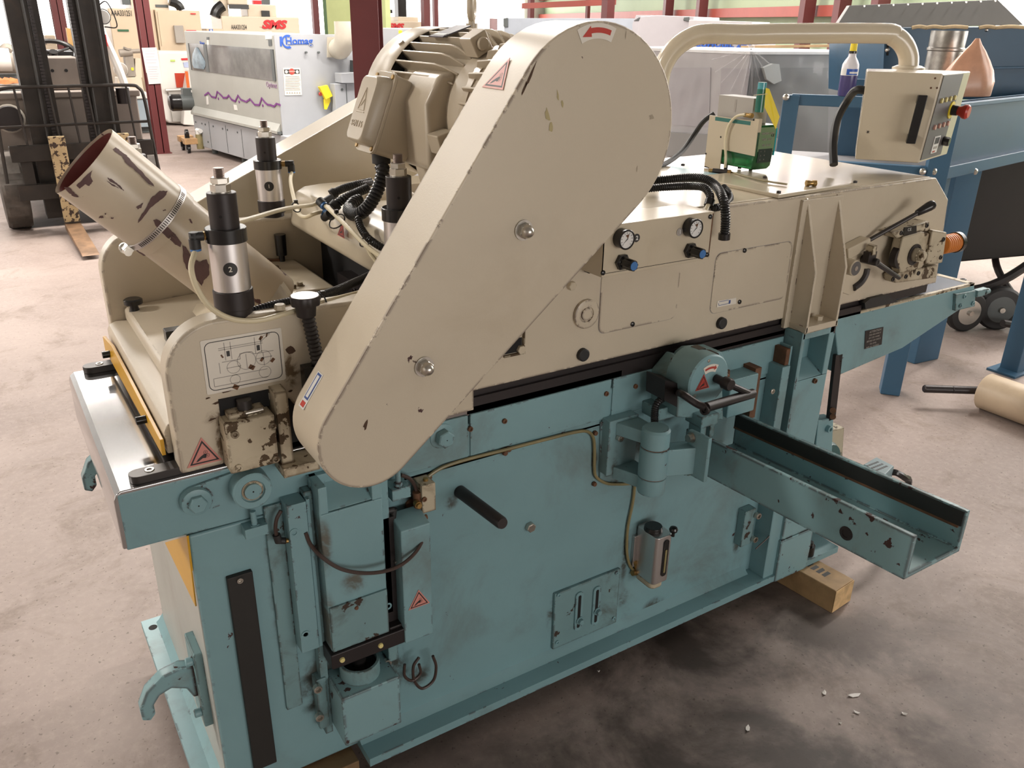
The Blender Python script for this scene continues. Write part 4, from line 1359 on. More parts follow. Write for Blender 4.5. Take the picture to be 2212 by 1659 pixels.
def gauge(px, py, num, npx, npy):
    p = at(px, py, y=yg-.022)
    R = 0.0225
    b = B(BLACK)
    b.lathe(p+Y*.022, NY, [(0, R*.96), (.018, R*.96), (.019, R), (.023, R), (.024, R*.95), (.024, R*.84), (.021, R*.82)], 30)
    b.m(FACE).lathe(p+Y*.0005, NY, [(0, R*.83), (.0006, R*.83)], 28)
    b.m(INK)
    f = p-Y*.0008
    for k in range(11):
        a_ = radians(225-27*k)
        d = X*cos(a_)+Z*sin(a_)
        n = V((-d.z, 0, d.x))*.0005
        b.face([f+d*R*.58-n, f+d*R*.74-n, f+d*R*.74+n, f+d*R*.58+n])
    d = (X*-.75+Z*-.66).normalized()
    n = V((-d.z, 0, d.x))
    b.face([f-n*.0012-d*.004, f+d*R*.6, f+n*.0012-d*.004])
    b.m(RUST).face([f+X*-.004+Z*.010, f+X*.003+Z*.002, f+X*.006+Z*.012])
    g = b.obj('pressure_gauge', gp, 'round black pressure gauge number '+num)
    q = at(npx, npy, y=yg-.0004)
    dk = INK if num == '2' else INKGREY
    b = B(dk)
    b.lathe(q, NY, [(0, .0095), (.0006, .0095)], 22)
    pl = b.obj('number_disc', gp, 'round number %s sticker' % num)
    writing(num, .013, q-Y*.0014, X, Z, WHITE, 'number', gp, bold=.0004)
gauge(1354, 518, '2', 1375, 514)
gauge(1503, 494, '1', 1468, 501)
for px, py in ((1350, 565), (1497, 540)):
    p = at(px-8, py, y=yg)
    b = B(BLACK)
    b.hexa(p, NY, .0190, .010)
    b.lathe(p-Y*.010, NY, [(0, .015), (.004, .0135)], 20)
    k0 = p-Y*.014
    rings = []
    for t in (0, .026, .030):
        rings.append([k0-Y*t+(X*cos(2*pi*j/32)+Z*sin(2*pi*j/32))*((.0130 if j % 4 < 2 else .0118)*(1 if t < .028 else .93)) for j in range(32)])
    b.loft(rings)
    b.m(BLUE).lathe(k0-Y*.0302, NY, [(0, .0100), (.0008, .0098)], 22)
    b.obj('regulator_knob', gp, 'black knob with blue face')
for px, py in ((1302, 589), (1534, 468), (1527, 550)):
    B(BLACK).lathe(at(px, py, y=yg), NY, [(0, .006), (.003, .0055), (.0045, .003)], 12).obj('panel_screw', gp)
B(BLACK).lathe(at(1267, 581, y=YF-.003), NY, [(0, .008), (.012, .008)], 12).obj('cable_gland', hs)

# ---- cream bracket over the right post
xa, xb = 1.905, 2.043
def gusset(x):
    y_t, y_b = YF+.001, 1.430
    return [V((x, YF+.004, 1.33)), V((x, YF-.006, 1.325)), V((x, y_b, 1.135)), V((x, y_b, 0.958)), V((x, YF+.004, 0.958))]
b = B(CREAM_THIN)
b.prism(gusset(xa), (0.009, 0, 0))
b.prism(gusset(xb-.009), (0.009, 0, 0))
b.box(xa, xb, 1.430, YF+.004, 0.958, 0.976)
b.box(xa-.02, xb+.01, YF-.010, YF+.004, 0.958, 1.325)
bk = b.obj('side_bracket', MC, 'cream upright bracket with two gussets', 0.002)
B(CREAM2).hexa(at(1768, 690, z=.976), Z, .013, .012).obj('bracket_bolt', bk)

# ---- thickness lock and feed gear at the right end
b = B(CREAM2)
yl = 1.455
b.prism(aty(yl+.02, (1816, 570), (1822, 545), (1850, 530), (1872, 520), (1882, 535), (1878, 585), (1848, 632), (1835, 638), (1818, 632)), (0, .03, 0))
s0 = at(1833, 552, y=yl+.01)
s1 = at(1882, 522, y=yl+.01)
d = (s1-s0).normalized()
n = V((-d.z, 0, d.x))
b.prism([s0-n*.017, s1-n*.017, s1+n*.012, s0+n*.020], (0, .036, 0))
lk = b.obj('lock_casting', MC, 'cream lock casting with curved slot', 0.004)
b = B(CREAM2)
h0 = at(1849, 580, y=yl-.02)
b.lathe(h0+Y*.06, NY, [(0, .024), (.057, .023), (.060, .021)], 28)
b.m(GREYP).lathe(h0+Y*.0, NY, [(0, .0205), (.0008, .0205)], 26)
b.m(ZINC).lathe(h0-Y*.0008, NY, [(0, .007), (.001, .007)], 16)
b.obj('hub', lk, 'round hub with grey face')
b = B(DKSTEEL)
sl = [at(*q, y=yl+.0195) for q in ((1843, 622), (1858, 610), (1868, 595), (1872, 580))]
b.tube(sl, .011, 10)
b.obj('curved_slot', lk, 'dark curved slot')
b = B(DKSTEEL)
a0, a1 = at(1879, 518, y=yl+.03), at(1983, 460, y=yl-.02)
b.tube([a0, a1], .0065, 12)
lv = b.obj('lever', lk, 'long grey lever with black grip')
b = B(BLACK)
g0, g1 = at(1980, 461, y=yl-.018), at(2018, 440, y=yl-.036)
L_ = (g1-g0).length
b.lathe(g0, g1-g0, [(0, .008), (.002, .0095), (L_*.7, .0145), (L_*.9, .0140), (L_, .010)], 20)
b.obj('grip', lk, 'black lever grip')
b = B(DKSTEEL)
m0 = at(1895, 567, y=yl-.03)
b.cyl(m0+Y*.05, m0, .012, .011)
b.sock(m0, NY, .010, .002)
b.tube([m0+Y*.008, at(1942, 600, y=yl-.03)], .008, 10, rf=lambda i: (.0085, .0065)[min(i, 1)])
b.m(BLKMET).box(m0.x-.03, m0.x+.005, m0.y+.01, m0.y+.03, m0.z, m0.z+.03)
b.m(CREAM_DIRTY).box(m0.x-.022, m0.x-.006, m0.y+.006, m0.y+.03, m0.z+.022, m0.z+.05)
b.obj('clamp_lever', lk, 'grey clamp lever')
# the bearing bracket of the outfeed roll with gear
yk = 1.455
b = B(CREAM_DIRTY)
t4 = aty(yk, (1926, 502), (2008, 478), (2010, 498), (1938, 515))
b.prism(t4, (0, .05, 0))
lo = aty(yk, (1932, 598), (1944, 588), (2025, 572), (2022, 600), (1935, 612), (1920, 610))
b.prism([lo[1], lo[2], lo[3], lo[4], lo[0]], (0, .04, 0))
b.prism(aty(yk-.005, (1950, 512), (1990, 500), (2012, 505), (2013, 540), (1998, 570), (1990, 580), (1945, 590), (1938, 560)), (0, .03, 0))
b.prism(aty(yk-.012, (2014, 497), (2046, 502), (2036, 568), (2010, 572), (2000, 570)), (0, .055, 0))
kb = b.obj('roll_bracket', MC, 'grimy cream bearing bracket of the outfeed roll', 0.003)
b = B(BLKMET)
gc2 = at(1975, 550, y=yk-.006)
b.lathe(gc2, NY, [(0, .033), (.002, .033), (.002, .028), (-.001, .027)], 28)
b.lathe(gc2-X*.055+Y*.022, NY, [(0, .038), (.02, .038)], 24)
b.m(CREAM_DIRTY).lathe(gc2+X*.004, NY, [(0, .021), (.016, .020), (.017, .016), (.030, .015), (.031, .013)], 24)
b.obj('shaft_end', kb, 'dark gear and cream shaft end')
for px, py in ((1946, 503), (2001, 487), (1928, 603), (1956, 597), (1983, 590), (2037, 517), (2031, 556)):
    B(DKSTEEL).sock(at(px, py, y=yk-.012), NY, .007, .004).obj('bracket_screw', kb)
B(BLACK).prism(aty(yk-.001, (1952, 491), (1978, 487), (1978, 503), (1950, 508)), NY*.003).obj('name_strip', kb)
writing('C.E.', .012, at(1965, 496, y=yk-.0048), X, Z, WHITE, 'strip_text', kb)
o0 = at(2030, 530, y=1.49)
b = B(ORANGE)
b.hose([o0+X*.01, o0+X*.085], .030, .010, .10, 20)
b.m(BLACK).cyl(o0+X*.080, o0+X*.098, .034)
b.obj('spring_hose', MC, 'orange ribbed hose end')
# ================================================================ infeed hood: front lip, raised cover, yellow plate, dust chute
b = B(CREAM)
pr = [V((0.212, 1.556, 0.975)), V((0.212, 1.556, 1.022)), V((0.218, 1.556, 1.034)), V((0.232, 1.556, 1.040)), V((0.60, 1.556, 1.040)), V((0.60, 1.556, 1.0)), V((0.23, 1.556, 1.0)), V((0.23, 1.556, 0.975))]
b.prism(pr, (0, 0.678, 0))
ih = b.obj('infeed_hood', MC, 'cream infeed hood between the cheek plates', 0.003)
b = B(CREAM)
b.prism([V((0.258, 1.70, 1.040)), V((0.258, 1.70, 1.070)), V((0.266, 1.70, 1.076)), V((0.47, 1.70, 1.088)), V((0.47, 1.70, 1.04))], (0, 0.53, 0))
b.prism([V((0.44, 1.556, 1.04)), V((0.44, 1.556, 1.10)), V((0.60, 1.556, 1.13)), V((0.60, 1.556, 1.04))], (0, 0.678, 0))
b.obj('raised_cover', ih, None, 0.006)
b = B(YELLOW)
b.prism([V((0.208, 1.548, 0.978)), V((0.208, 1.548, 1.012)), V((0.208, 1.90, 1.020)), V((0.208, 2.10, 1.022)), V((0.202, 2.20, 1.016)), V((0.202, 2.20, 0.978))], (-.007, 0, 0))
yp = b.obj('yellow_guard_strip', MC, 'bright yellow guard strip along the infeed', 0.001)
for px, py in ((240, 764), (316, 905)):
    p = at(px, py, x=.20)
    b = B(BLACK)
    b.cyl(p, p-X*.020, .0085)
    b.obj('strip_bolt', yp, None, 0.001)
b = B(BLACK)
k = at(291, 672, z=1.074)
b.lathe(k, Z, [(0, .013), (.012, .010), (.018, .011), (.020, .022), (.030, .0225), (.033, .018)], 24)
b.obj('clamp_knob', ih, 'black clamp knob')
k = at(283, 655, z=1.078)+V((.03, .05, 0))
b = B(BLACK)
b.cyl(k, k+Z*.03, .006)
b.tube([k+Z*.03, k+V((-.03, -.01, .034))], .006, 8)
b.cyl(k+V((.03, .02, .0)), k+V((.16, .02, .012)), .010)
b.obj('side_lever', ih, 'short black lever')
b = B(BLACK)
q = at(368, 733, z=1.085)
b.obox(q+V((.012, .0, .010)), X*.022, Y*.016, Z*.014)
b.obj('stop_block', ih, 'small black stop block', 0.002)

# dust chute: tube leaning back over the infeed
A0, A1 = V((0.189, 1.85, 1.492)), V((0.505, 1.85, 1.160))
ax = (A1-A0).normalized()
b = B(CREAM_CHIP)
LN = (A1-A0).length
sl = 0.195
R1, R2 = 0.0815, 0.0768
b.lathe(A0, ax, [(0, R1), (sl, R1-.001), (sl, R1-.006), (.03, R1-.005), (0, R1-.002)], 48, False)
b.lathe(A0+ax*(sl-.03), ax, [(0, R2), (LN+.05-sl, R2+.003)], 40, False)
ct = b.obj('dust_chute', MC, 'flaking cream dust chute leaning to the left', 0.0, smooth=40)
b = B(mat('primer_red_inside', (0.20, 0.055, 0.05), 0.5, var=0.15, vscale=6))
b.lathe(A0+ax*.004, ax, [(0, R1-.0068), (sl-.006, R1-.0075), (sl-.005, .001)], 48, False)
b.obj('chute_lining', ct, 'dull red inside of the chute')
b = B(STEEL_B)
b.lathe(A0+ax*(sl-.034), ax, [(0, R1-.001), (.0005, R1+.0012), (.013, R1+.0012), (.0135, R1-.001)], 48, False)
b.m(INK)
a_, u_, v_ = frame(ax)
tcam = max((radians(q) for q in range(0, 360, 4)), key=lambda t: (u_*cos(t)+v_*sin(t)).dot(CAM-A0))
for k in range(34):
    t = tcam+radians(-62+3.4*k)
    d = u_*cos(t)+v_*sin(t)
    e = -u_*sin(t)+v_*cos(t)
    b.obox(A0+ax*(sl-.0275)+d*(R1+.0013), ax*.0042, e*.0009, d*.0003)
low = min((u_*cos(radians(t))+v_*sin(radians(t)) for t in range(0, 360, 5)), key=lambda d: (d+Y*.35).z)
b.m(ZINC)
hc = A0+ax*(sl-.028)+low*(R1+.010)
tg = ax.cross(low)
b.cyl(hc-tg*.022, hc+tg*.018, .0075)
b.cyl(hc+tg*.018, hc+tg*.026, .011)
b.obox(hc-low*.004, ax*.008, tg*.014, low*.007)
b.obj('hose_clamp', ct, 'steel hose clamp')
def on_chute(px, py):
    d = (at(px, py, y=5.0)-CAM).normalized()
    for R_, lo, hi in ((R1, -1, sl-.002), (R2+.002, sl-.002, 9)):
        w_ = CAM-A0
        dp, wp = d-ax*d.dot(ax), w_-ax*w_.dot(ax)
        a2, b2, c2_ = dp.dot(dp), 2*dp.dot(wp), wp.dot(wp)-(R_+.0008)**2
        q_ = b2*b2-4*a2*c2_
        if q_ < 0: continue
        p_ = CAM+d*((-b2-sqrt(q_))/(2*a2))
        t_ = (p_-A0).dot(ax)
        if lo <= t_ <= hi: return p_
    return None
CH_P = mat('bare_primer', (0.115, 0.062, 0.060), .6, var=.12, vscale=20)
PATCH = [[(165, 400), (180, 385), (200, 368), (196, 382), (201, 392), (193, 402), (184, 398), (172, 408)], [(138, 405), (148, 404), (160, 415), (170, 426), (158, 424), (148, 416)],
    [(232, 384), (240, 386), (252, 395), (262, 404), (268, 413), (260, 407), (248, 397), (236, 391)], [(230, 390), (244, 398), (258, 407), (244, 402)],
    [(244, 322), (250, 318), (262, 327), (275, 336), (272, 344), (262, 336), (252, 330)], [(264, 338), (275, 338), (292, 356), (310, 374), (330, 396), (334, 403), (322, 398), (306, 382), (288, 364), (272, 352)],
    [(215, 468), (222, 466), (224, 471), (214, 472)], [(294, 448), (304, 442), (310, 438), (306, 448), (298, 452)], [(325, 430), (345, 412), (362, 412), (358, 422), (342, 436), (326, 448), (312, 466), (298, 482), (300, 474), (314, 452)],
    [(331, 476), (340, 474), (358, 488), (378, 504), (392, 524), (390, 534), (376, 526), (356, 508), (338, 490)], [(394, 530), (402, 534), (410, 548), (420, 560), (432, 566), (446, 560), (452, 572), (452, 594), (440, 606), (436, 618), (426, 606), (416, 592), (402, 580), (396, 560)],
    [(352, 454), (358, 452), (359, 455), (353, 456)], [(226, 461), (229, 461), (229, 463), (226, 463)], [(240, 469), (246, 470), (245, 473), (239, 472)]]
for pl0 in PATCH:
    cc = (sum(q[0] for q in pl0)/len(pl0), sum(q[1] for q in pl0)/len(pl0))
    fine_ = []
    for (x0_, y0_), (x1_, y1_) in zip(pl0, pl0[1:]+pl0[:1]):
        for k in range(4): fine_.append((x0_+(x1_-x0_)*k/4+random.uniform(-1, 1)*(k > 0), y0_+(y1_-y0_)*k/4+random.uniform(-1, 1)*(k > 0)))
    rings = [[on_chute(cc[0]+(x-cc[0])*f_, cc[1]+(y-cc[1])*f_) for x, y in fine_] for f_ in (1.0, .6, .25)]
    if any(p_ is None for r_ in rings for p_ in r_): continue
    b = B(CH_P)
    b.loft(rings, True)
    b.obj('bare_stain', ct, 'bare dark primer where paint has flaked off')
# skirt under the chute
b = B(CREAM2)
c2 = A1-ax*.02
top = [c2+(u_*cos(2*pi*k/24)+v_*sin(2*pi*k/24))*.0765 for k in range(24)]
def sq(k):
    t = 2*pi*k/24
    d = (u_*cos(t)+v_*sin(t))
    x, y = d.x, d.y
    s_ = max(abs(x)/.13, abs(y)/.24)*1.0
    return V((0.485+x/s_*.98*.80, 1.85+y/s_*.98, 1.10))
b.loft([top, [sq(k) for k in range(24)]], False)
b.obj('chute_skirt', ct, None, 0.0, smooth=40)
# chip breaker with rows of bolts
b = B(CREAM2)
b.prism([V((0.59, 1.92, 1.02)), V((0.59, 1.92, 1.135)), V((0.61, 1.92, 1.145)), V((0.708, 1.92, 1.143)), V((0.716, 1.92, 1.13)), V((0.725, 1.92, 1.02))], (0, 0.31, 0))
b.prism([V((0.60, 1.556, 1.02)), V((0.60, 1.556, 1.095)), V((0.64, 1.556, 1.105)), V((0.70, 1.556, 1.102)), V((0.70, 1.556, 1.02))], (0, 0.36, 0))
cb = b.obj('chip_breaker', MC, 'cream chip breaker cover with bolts', 0.008)
for i in range(7):
    p = V((0.611, 2.165-i*.036, 1.144))
    b = B(CREAM_DIRTY)
    b.hexa(p, Z, .007, .010)
    b.obj('row_bolt', cb)
for px, py in ((597, 582), (648, 618)):
    p = at(px, py, z=1.144)
    b = B(CREAM_DIRTY)
    b.lathe(p, Z, [(0, .011), (.002, .011)], 14)
    b.hexa(p+Z*.002, Z, .0075, .008)
    b.obj('cover_bolt', cb)
b = B(BLACK)
g = V((0.670, 2.215, 1.143))
b.cyl(g, g+Z*.018, .008)
b.cyl(g+Z*.018, g+Z*.075, .0145, .0155)
b.m(RUST).tube([g+V((0, 0, .004)), g+V((-.05, .01, .01)), g+V((-.075, .03, .03))], .004, 6)
b.obj('hand_grip', cb, 'black grip standing up')
# dark cavity: cutter block and pressure fingers under the motor bed
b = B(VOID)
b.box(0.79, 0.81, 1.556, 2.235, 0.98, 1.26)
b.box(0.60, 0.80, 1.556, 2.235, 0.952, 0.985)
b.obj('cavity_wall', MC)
b = B(BLKMET)
b.box(0.752, 0.79, 1.56, 2.02, 1.00, 1.15)
for k in range(8):
    y = 1.60+.05*k
    b.sock(V((0.752, y, 1.13)), -X, .009, .006)
    b.sock(V((0.752, y+.02, 1.09)), -X, .009, .006)
b.obj('pressure_bar', MC, 'black pressure bar deep in the opening')

# ================================================================ motor bed casting and motor
b = B(CREAM2)
prf = [(0.705, 1.238), (0.716, 1.300), (0.728, 1.325), (0.752, 1.338), (0.80, 1.342), (1.10, 1.342), (1.10, 1.23), (0.73, 1.228)]
b.prism([V((x, 1.56, z)) for x, z in prf], (0, 0.675, 0))
mb = b.obj('motor_bed', MC, 'cream motor bed casting', 0.012, smooth=50, seg=4)
b = B(CREAM2)
b.lathe((0.86, 2.02, 1.30), Z, [(0, .10), (.03, .095), (.05, .08), (.065, .05), (.07, .02)], 28)
b.lathe((0.90, 1.78, 1.30), Z, [(0, .115), (.03, .11), (.06, .09), (.075, .06), (.08, .03)], 28)
b.obj('bed_boss', mb, None, 0.0, smooth=60)
warning_sticker(at(738, 500, x=.7045), NY, V((.2, 0, .98)), 0.036, mb, REDST)
MX, MZ = 0.975, 1.572
mo = B(MOTOR)
mo.lathe((MX, 1.50, MZ), Y, [(0, .135), (.31, .137)], 40)
motor = mo.obj('motor', MC, 'big finned electric motor', 0.0)
# fins
def fin(ang, y0, y1, r0, r1, taper, nm):
    d = X*cos(ang)+Z*sin(ang)
    t = (-X*sin(ang)+Z*cos(ang))*.0020
    c = V((MX, 0, MZ))
    b = B(MOTOR)
    if taper > 0:
        pr = [(y0, r0), (y0, r0+.010), (y0+taper*.5, r1-.006), (y0+taper, r1), (y1-.005, r1), (y1, r1-.005), (y1, r0)]
    else:
        pr = [(y0, r0), (y0, r1), (y1-.03, r1-.01), (y1, r0+.006), (y1, r0)]
    pts = [c+Y*y+d*r-t for y, r in pr]
    b.prism(pts, t*2)
    return b.obj(nm, motor, None, 0.0012)
for k in range(-3, 15):
    a_ = radians(26+9.0*k)
    if a_ > radians(172): continue
    fin(a_, 1.565, 1.815, .130, .168, .06, 'cooling_fin')
for k in range(0, 14):
    a_ = radians(40+11.5*k)
    fin(a_, 1.40, 1.535, .120, .160, .0, 'end_shield_fin')
b = B(MOTOR)
b.lathe((MX, 1.388, MZ), Y, [(0, .09), (.02, .118), (.10, .130), (.145, .137), (.172, .140), (.175, .135)], 36)
b.obj('end_shield', motor, 'drive end shield')
for a_ in (118, 196):
    d = X*cos(radians(a_))+Z*sin(radians(a_))
    e = -X*sin(radians(a_))+Z*cos(radians(a_))
    b = B(MOTOR)
    c = V((MX, 1.555, MZ))+d*.160
    b.obox(c, e*.020, Y*.024, d*.020)
    b.lathe(c-Y*.024, NY, [(0, .013), (.010, .013)], 14)
    b.obj('shield_lug', motor, None, 0.003)
# fan cover
b = B(MOTOR)
RC = .170
b.lathe((MX, 1.805, MZ), Y, [(0, RC-.002), (.004, RC), (.105, RC), (.125, RC-.012), (.137, RC-.04), (.140, .02)], 56, False)
b.lathe((MX, 1.807, MZ), Y, [(0, RC-.003), (.1, RC-.004)], 56, False)
fc = b.obj('fan_cover', motor, 'rounded fan cover of the motor')
for a_ in (128, 180):
    d = X*cos(radians(a_))+Z*sin(radians(a_))
    b = B(MOTOR)
    b.hexa(V((MX, 1.835, MZ))+d*(RC-.001), d, .007, .006)
    b.obj('cover_screw', fc)
b = B(VOID)
b.lathe((MX, 1.812, MZ), Y, [(0, .135), (.002, .160), (.004, .135)], 40, False)
b.obj('fan_gap', motor)
# raised pad with name plate between the fins, eye bolt
d = X*cos(radians(108))+Z*sin(radians(108))
e = -X*sin(radians(108))+Z*cos(radians(108))
b = B(mat('name_plate', (0.085, 0.08, 0.10), 0.35, var=0.3, vscale=30))
b.obox(V((MX, 1.705, MZ))+d*.170, e*.036, Y*.032, d*.0012)
b.m(WHITE).obox(V((MX, 1.705, MZ))+d*.1715+e*.024, e*.004, Y*.026, d*.0004)
b.obj('rating_plate', motor, 'dark rating plate on the fins')
ebx = atd(1019, 47, 1.93)
ebz = MZ+.166
eb = V((ebx.x, ebx.y, ebz))
b = B(MOTOR)
b.cyl(eb, eb+Z*.012, .014)
b.cyl(eb+Z*.012, eb+Z*.022, .008)
b.torus(eb+Z*.047, V((.80, -.60, 0)), .024, .0085, 24, 10)
b.obj('eye_bolt', motor, 'cream lifting eye bolt')
# feet of the motor
b = B(MOTOR)
b.box(0.82, 1.13, 1.52, 1.80, 1.385, 1.402)
b.prism([V((0.86, 1.54, 1.33)), V((0.83, 1.54, 1.39)), V((1.12, 1.54, 1.39)), V((1.09, 1.54, 1.33))], (0, .22, 0))
b.prism([V((0.88, 1.56, 1.40)), V((0.86, 1.56, 1.47)), V((1.09, 1.56, 1.47)), V((1.07, 1.56, 1.40))], (0, .22, 0))
b.obj('motor_foot', motor, None, 0.006)
b = B(MOTOR)
# terminal box pad on the motor's side
b.prism([V((0.84, 1.575, 1.455)), V((0.80, 1.575, 1.47)), V((0.795, 1.575, 1.60)), V((0.83, 1.575, 1.655)), V((0.87, 1.575, 1.66)), V((0.90, 1.575, 1.455))], (0, .135, 0))
b.obj('side_pad', motor, None, 0.012, smooth=50, seg=3)
f_t = V((0.785, 0, 1.652))
f_b = V((0.722, 0, 1.492))
ed = (f_b-f_t).normalized()
nrm = V((ed.z, 0, -ed.x))
if nrm.x > 0: nrm = -nrm
ya, yb_ = 1.668, 1.768
mid = (f_t+f_b)/2+Y*((ya+yb_)/2)
Hh, Wh = (f_b-f_t).length/2, (yb_-ya)/2
b = B(MOTOR)
b.loft([rrect(mid+nrm*o_, ed, Y, 2*Hh*s_, 2*Wh*s_, .016) for o_, s_ in ((0, .97), (-.075, .93))])
tbx = b.obj('terminal_box', motor, 'motor terminal box with raised letters', 0.002)
b = B(MOTOR)
b.loft([rrect(mid+nrm*o_, ed, Y, 2*Hh, 2*Wh, .018) for o_ in (0, .007)])
b.loft([rrect(mid+nrm*o_+ed*sh, ed, Y, 2*Hh*s_, 2*Wh*q_, .014) for o_, s_, q_, sh in ((.006, .86, .90, 0), (.020, .84, .87, 0), (.034, .80, .80, .002), (.038, .76, .76, .002))])
b.obj('box_cover', tbx, None, 0.0015, smooth=40)
for sx, sy in ((.90, .78), (-.90, -.78), (.90, -.78), (-.90, .78)):
    B(BRASS).lathe(mid+nrm*.007+ed*(Hh*sx*.98)+Y*(Wh*sy), nrm, [(0, .0055), (.003, .005)], 10).obj('cover_screw', tbx)
ct_ = mid+nrm*.0383+ed*.036
writing('SEN 15', .019, ct_, NY, -ed, MOTOR, 'raised_letters', tbx, .0010)
b = B(MOTOR)
tc = mid+nrm*.0383-ed*.006
P3 = [tc-ed*.034, tc+Y*.016+ed*.012, tc-Y*.016+ed*.012]
for k in range(3): b.cyl(P3[k], P3[(k+1) % 3], .0012, seg=6)
b.cyl(tc-ed*.010-Y*.006, tc+ed*.004+Y*.006, .0012, seg=6)
b.cyl(tc+ed*.017-Y*.020, tc+ed*.017+Y*.020, .0012, seg=6)
b.obj('raised_emblem', tbx)

# ================================================================ pneumatic cylinders standing on the cheek plates
def cylinder(base, num, label, side_dir=None, h=.282, show=True):
    x, y, z = base
    b = B(BLKMET)
    k = h/.282
    b.lathe((x, y, z), Z, [(0, .026), (.010*k, .026), (.012*k, .031), (.035*k, .031)], 28)
    b.lathe((x, y, z+.035*k), Z, [(0, .036), (.035*k, .036), (.036*k, .034)], 32)
    t = b.obj('air_cylinder', MC, label, 0.0015)
    b = B(STEEL_B)
    b.cyl((x, y, z+.070*k), (x, y, z+.163*k), .0335, seg=36)
    b.obj('barrel', t, 'silver barrel')
    b = B(BLACK)
    b.lathe((x, y, z+.160*k), Z, [(0, .0365), (.024*k, .0365), (.025*k, .035)], 36)
    b.m(BLKMET).lathe((x, y, z+.182*k), Z, [(0, .0255), (.064*k, .0255), (.065*k, .0245)], 32)
    b.m(VOID).lathe(V((x, y, z+.208*k))+V((-.45, -.89, 0))*.0245, V((-.45, -.89, 0)), [(0, .0028), (.0012, .0028)], 10)
    b.obj('cap', t, 'black cap')
    b = B(ZINC)
    z2 = z+.247*k
    b.lathe((x, y, z2), Z, [(0, .017), (.002, .017)], 20)
    b.hexa((x, y, z2+.002), Z, .0175, .014, .3)
    b.hexa((x, y, z2+.016), Z, .0165, .010, .6)
    b.m(mat('rod_steel', (.22, .17, .15), .4, .8, var=.1))
    prof = [(0, .0095)]
    for q in range(9): prof += [(.002*q+.001, .0088), (.002*q+.002, .0095)]
    b.lathe((x, y, z2+.024), Z, prof, 16)
    b.obj('lock_nut', t, 'zinc lock nuts on a threaded rod')
    if show:
        dv = V((-x, -y, 0)).normalized()
        if num == '1': dv = V((-.34, -.94, 0)).normalized()
        r_ = V((-dv.y, dv.x, 0))
        c = V((x, y, z+.115*k))+dv*.0342
        b = B(INK)
        pts = []
        def wrap(rr, off):
            o = []
            for j in range(24):
                a_ = 2*pi*j/24
                s_ = rr*cos(a_)/.0336
                o.append(V((x, y, z+.115*k+rr*sin(a_)))+(dv*cos(s_)+r_*sin(s_))*(.0336+off))
            return o
        b.loft([wrap(.0125, .0), wrap(.0125, .0006), wrap(.0085, .0006), wrap(.0045, .0006), wrap(.0004, .0006)])
        b.obj('number_disc', t, 'round black number sticker')
        writing(num, .0135, c+dv*.0014, r_, Z, PAPER, 'number', t, .0003, bold=.0002)
    return t
CY2 = (0.3655, 1.53, 1.222)
CY1 = (0.672, 2.27, 1.236)
CY3 = (0.716, 1.545, 1.222)
CY4 = (0.345, 2.262, 1.236)
cylinder(CY2, '2', 'air cylinder with number 2 on the near cheek plate')
cylinder(CY1, '1', 'air cylinder with number 1 on the far cheek plate', h=.262)
cylinder(CY3, '', 'air cylinder half hidden by the belt guard', show=False)
cylinder(CY4, '', 'air cylinder behind the dust chute', h=.235, show=False)
def elbow(p, d, s=1.0):
    b = B(BRASS)
    b.hexa(p, d, .008*s, .010*s)
    b.m(RUBBER).lathe(p+d*(.010*s), d, [(0, .0085*s), (.022*s, .0085*s), (.024*s, .006*s)], 14)
    q = p+d*(.026*s)
    b.lathe(q+Z*.008*s, -Z, [(0, .0085*s), (.012*s, .0085*s), (.012*s, .0100*s), (.030*s, .0100*s)], 14)
    b.m(BLUE).lathe(q-Z*.022*s, -Z, [(0, .0098*s), (.0035*s, .0098*s)], 14)
    b.obj('elbow_fitting', MC, 'black elbow fitting with blue ring')
    return q-Z*.024*s
e2 = elbow(V((CY2[0], CY2[1], CY2[2]+.172))+V((-.80, .10, 0))*.036, V((-1, .1, 0)).normalized())
e1 = elbow(V((CY1[0], CY1[1], CY1[2]+.160))+V((.94, -.30, 0))*.036, V((.94, -.30, 0)).normalized(), .95)
def tube_px(lst, r=.0050, mt=TUBE, nm='air_tube', lb=None, hose=None):
    pts = [(q if isinstance(q, Vector) else (at(q[0], q[1], y=q[2]) if q[2] < 9 else atd(q[0], q[1], q[2]-10))) for q in lst]
    b = B(mt)
    if hose: b.hose(pts, r, hose)
    else: b.tube(pts, r, 10, 8)
    return b.obj(nm, MC, lb)
tube_px([e2, (413, 580, 1.50), (428, 628, 1.49), (458, 667, 1.485), (505, 690, 1.485), (560, 692, 1.487), (620, 676, 1.49), (690, 655, 1.52), (770, 634, 1.56), (800, 626, 1.60)], .0052, lb='cream air tube drooping in front of cylinder 2')
tube_px([(508, 482, 1.56), (550, 470, 1.66), (600, 455, 1.78), (640, 447, 1.90), (672, 443, 1.95), (692, 437, 1.96)], .0048, lb='cream air tube running past cylinder 1')
tube_px([e1, (628, 395, 2.15), (638, 440, 2.03), (646, 462, 1.97), (660, 469, 1.93), (678, 462, 1.90), (694, 457, 1.90)], .0048)
tube_px([(703, 444, 1.86), (730, 470, 1.78), (760, 500, 1.70), (790, 530, 1.63), (824, 556, 1.57)], .0052)
tube_px([(790, 528, 1.64), (800, 548, 1.62), (815, 568, 1.60)], .0045)
b = B(BLUE)
for px, py, qx, qy, yy in ((690, 434, 702, 446, 1.86), (716, 467, 702, 460, 1.89)):
    p, q = at(px, py, y=yy+.02), at(qx, qy, y=yy)
    b.m(RUBBER).cyl(p, p.lerp(q, .75), .0105)
    b.m(BLUE).cyl(p.lerp(q, .75), q, .0095)
b.m(RUBBER).cyl(at(700, 438, y=1.92), at(716, 428, y=1.93), .010)
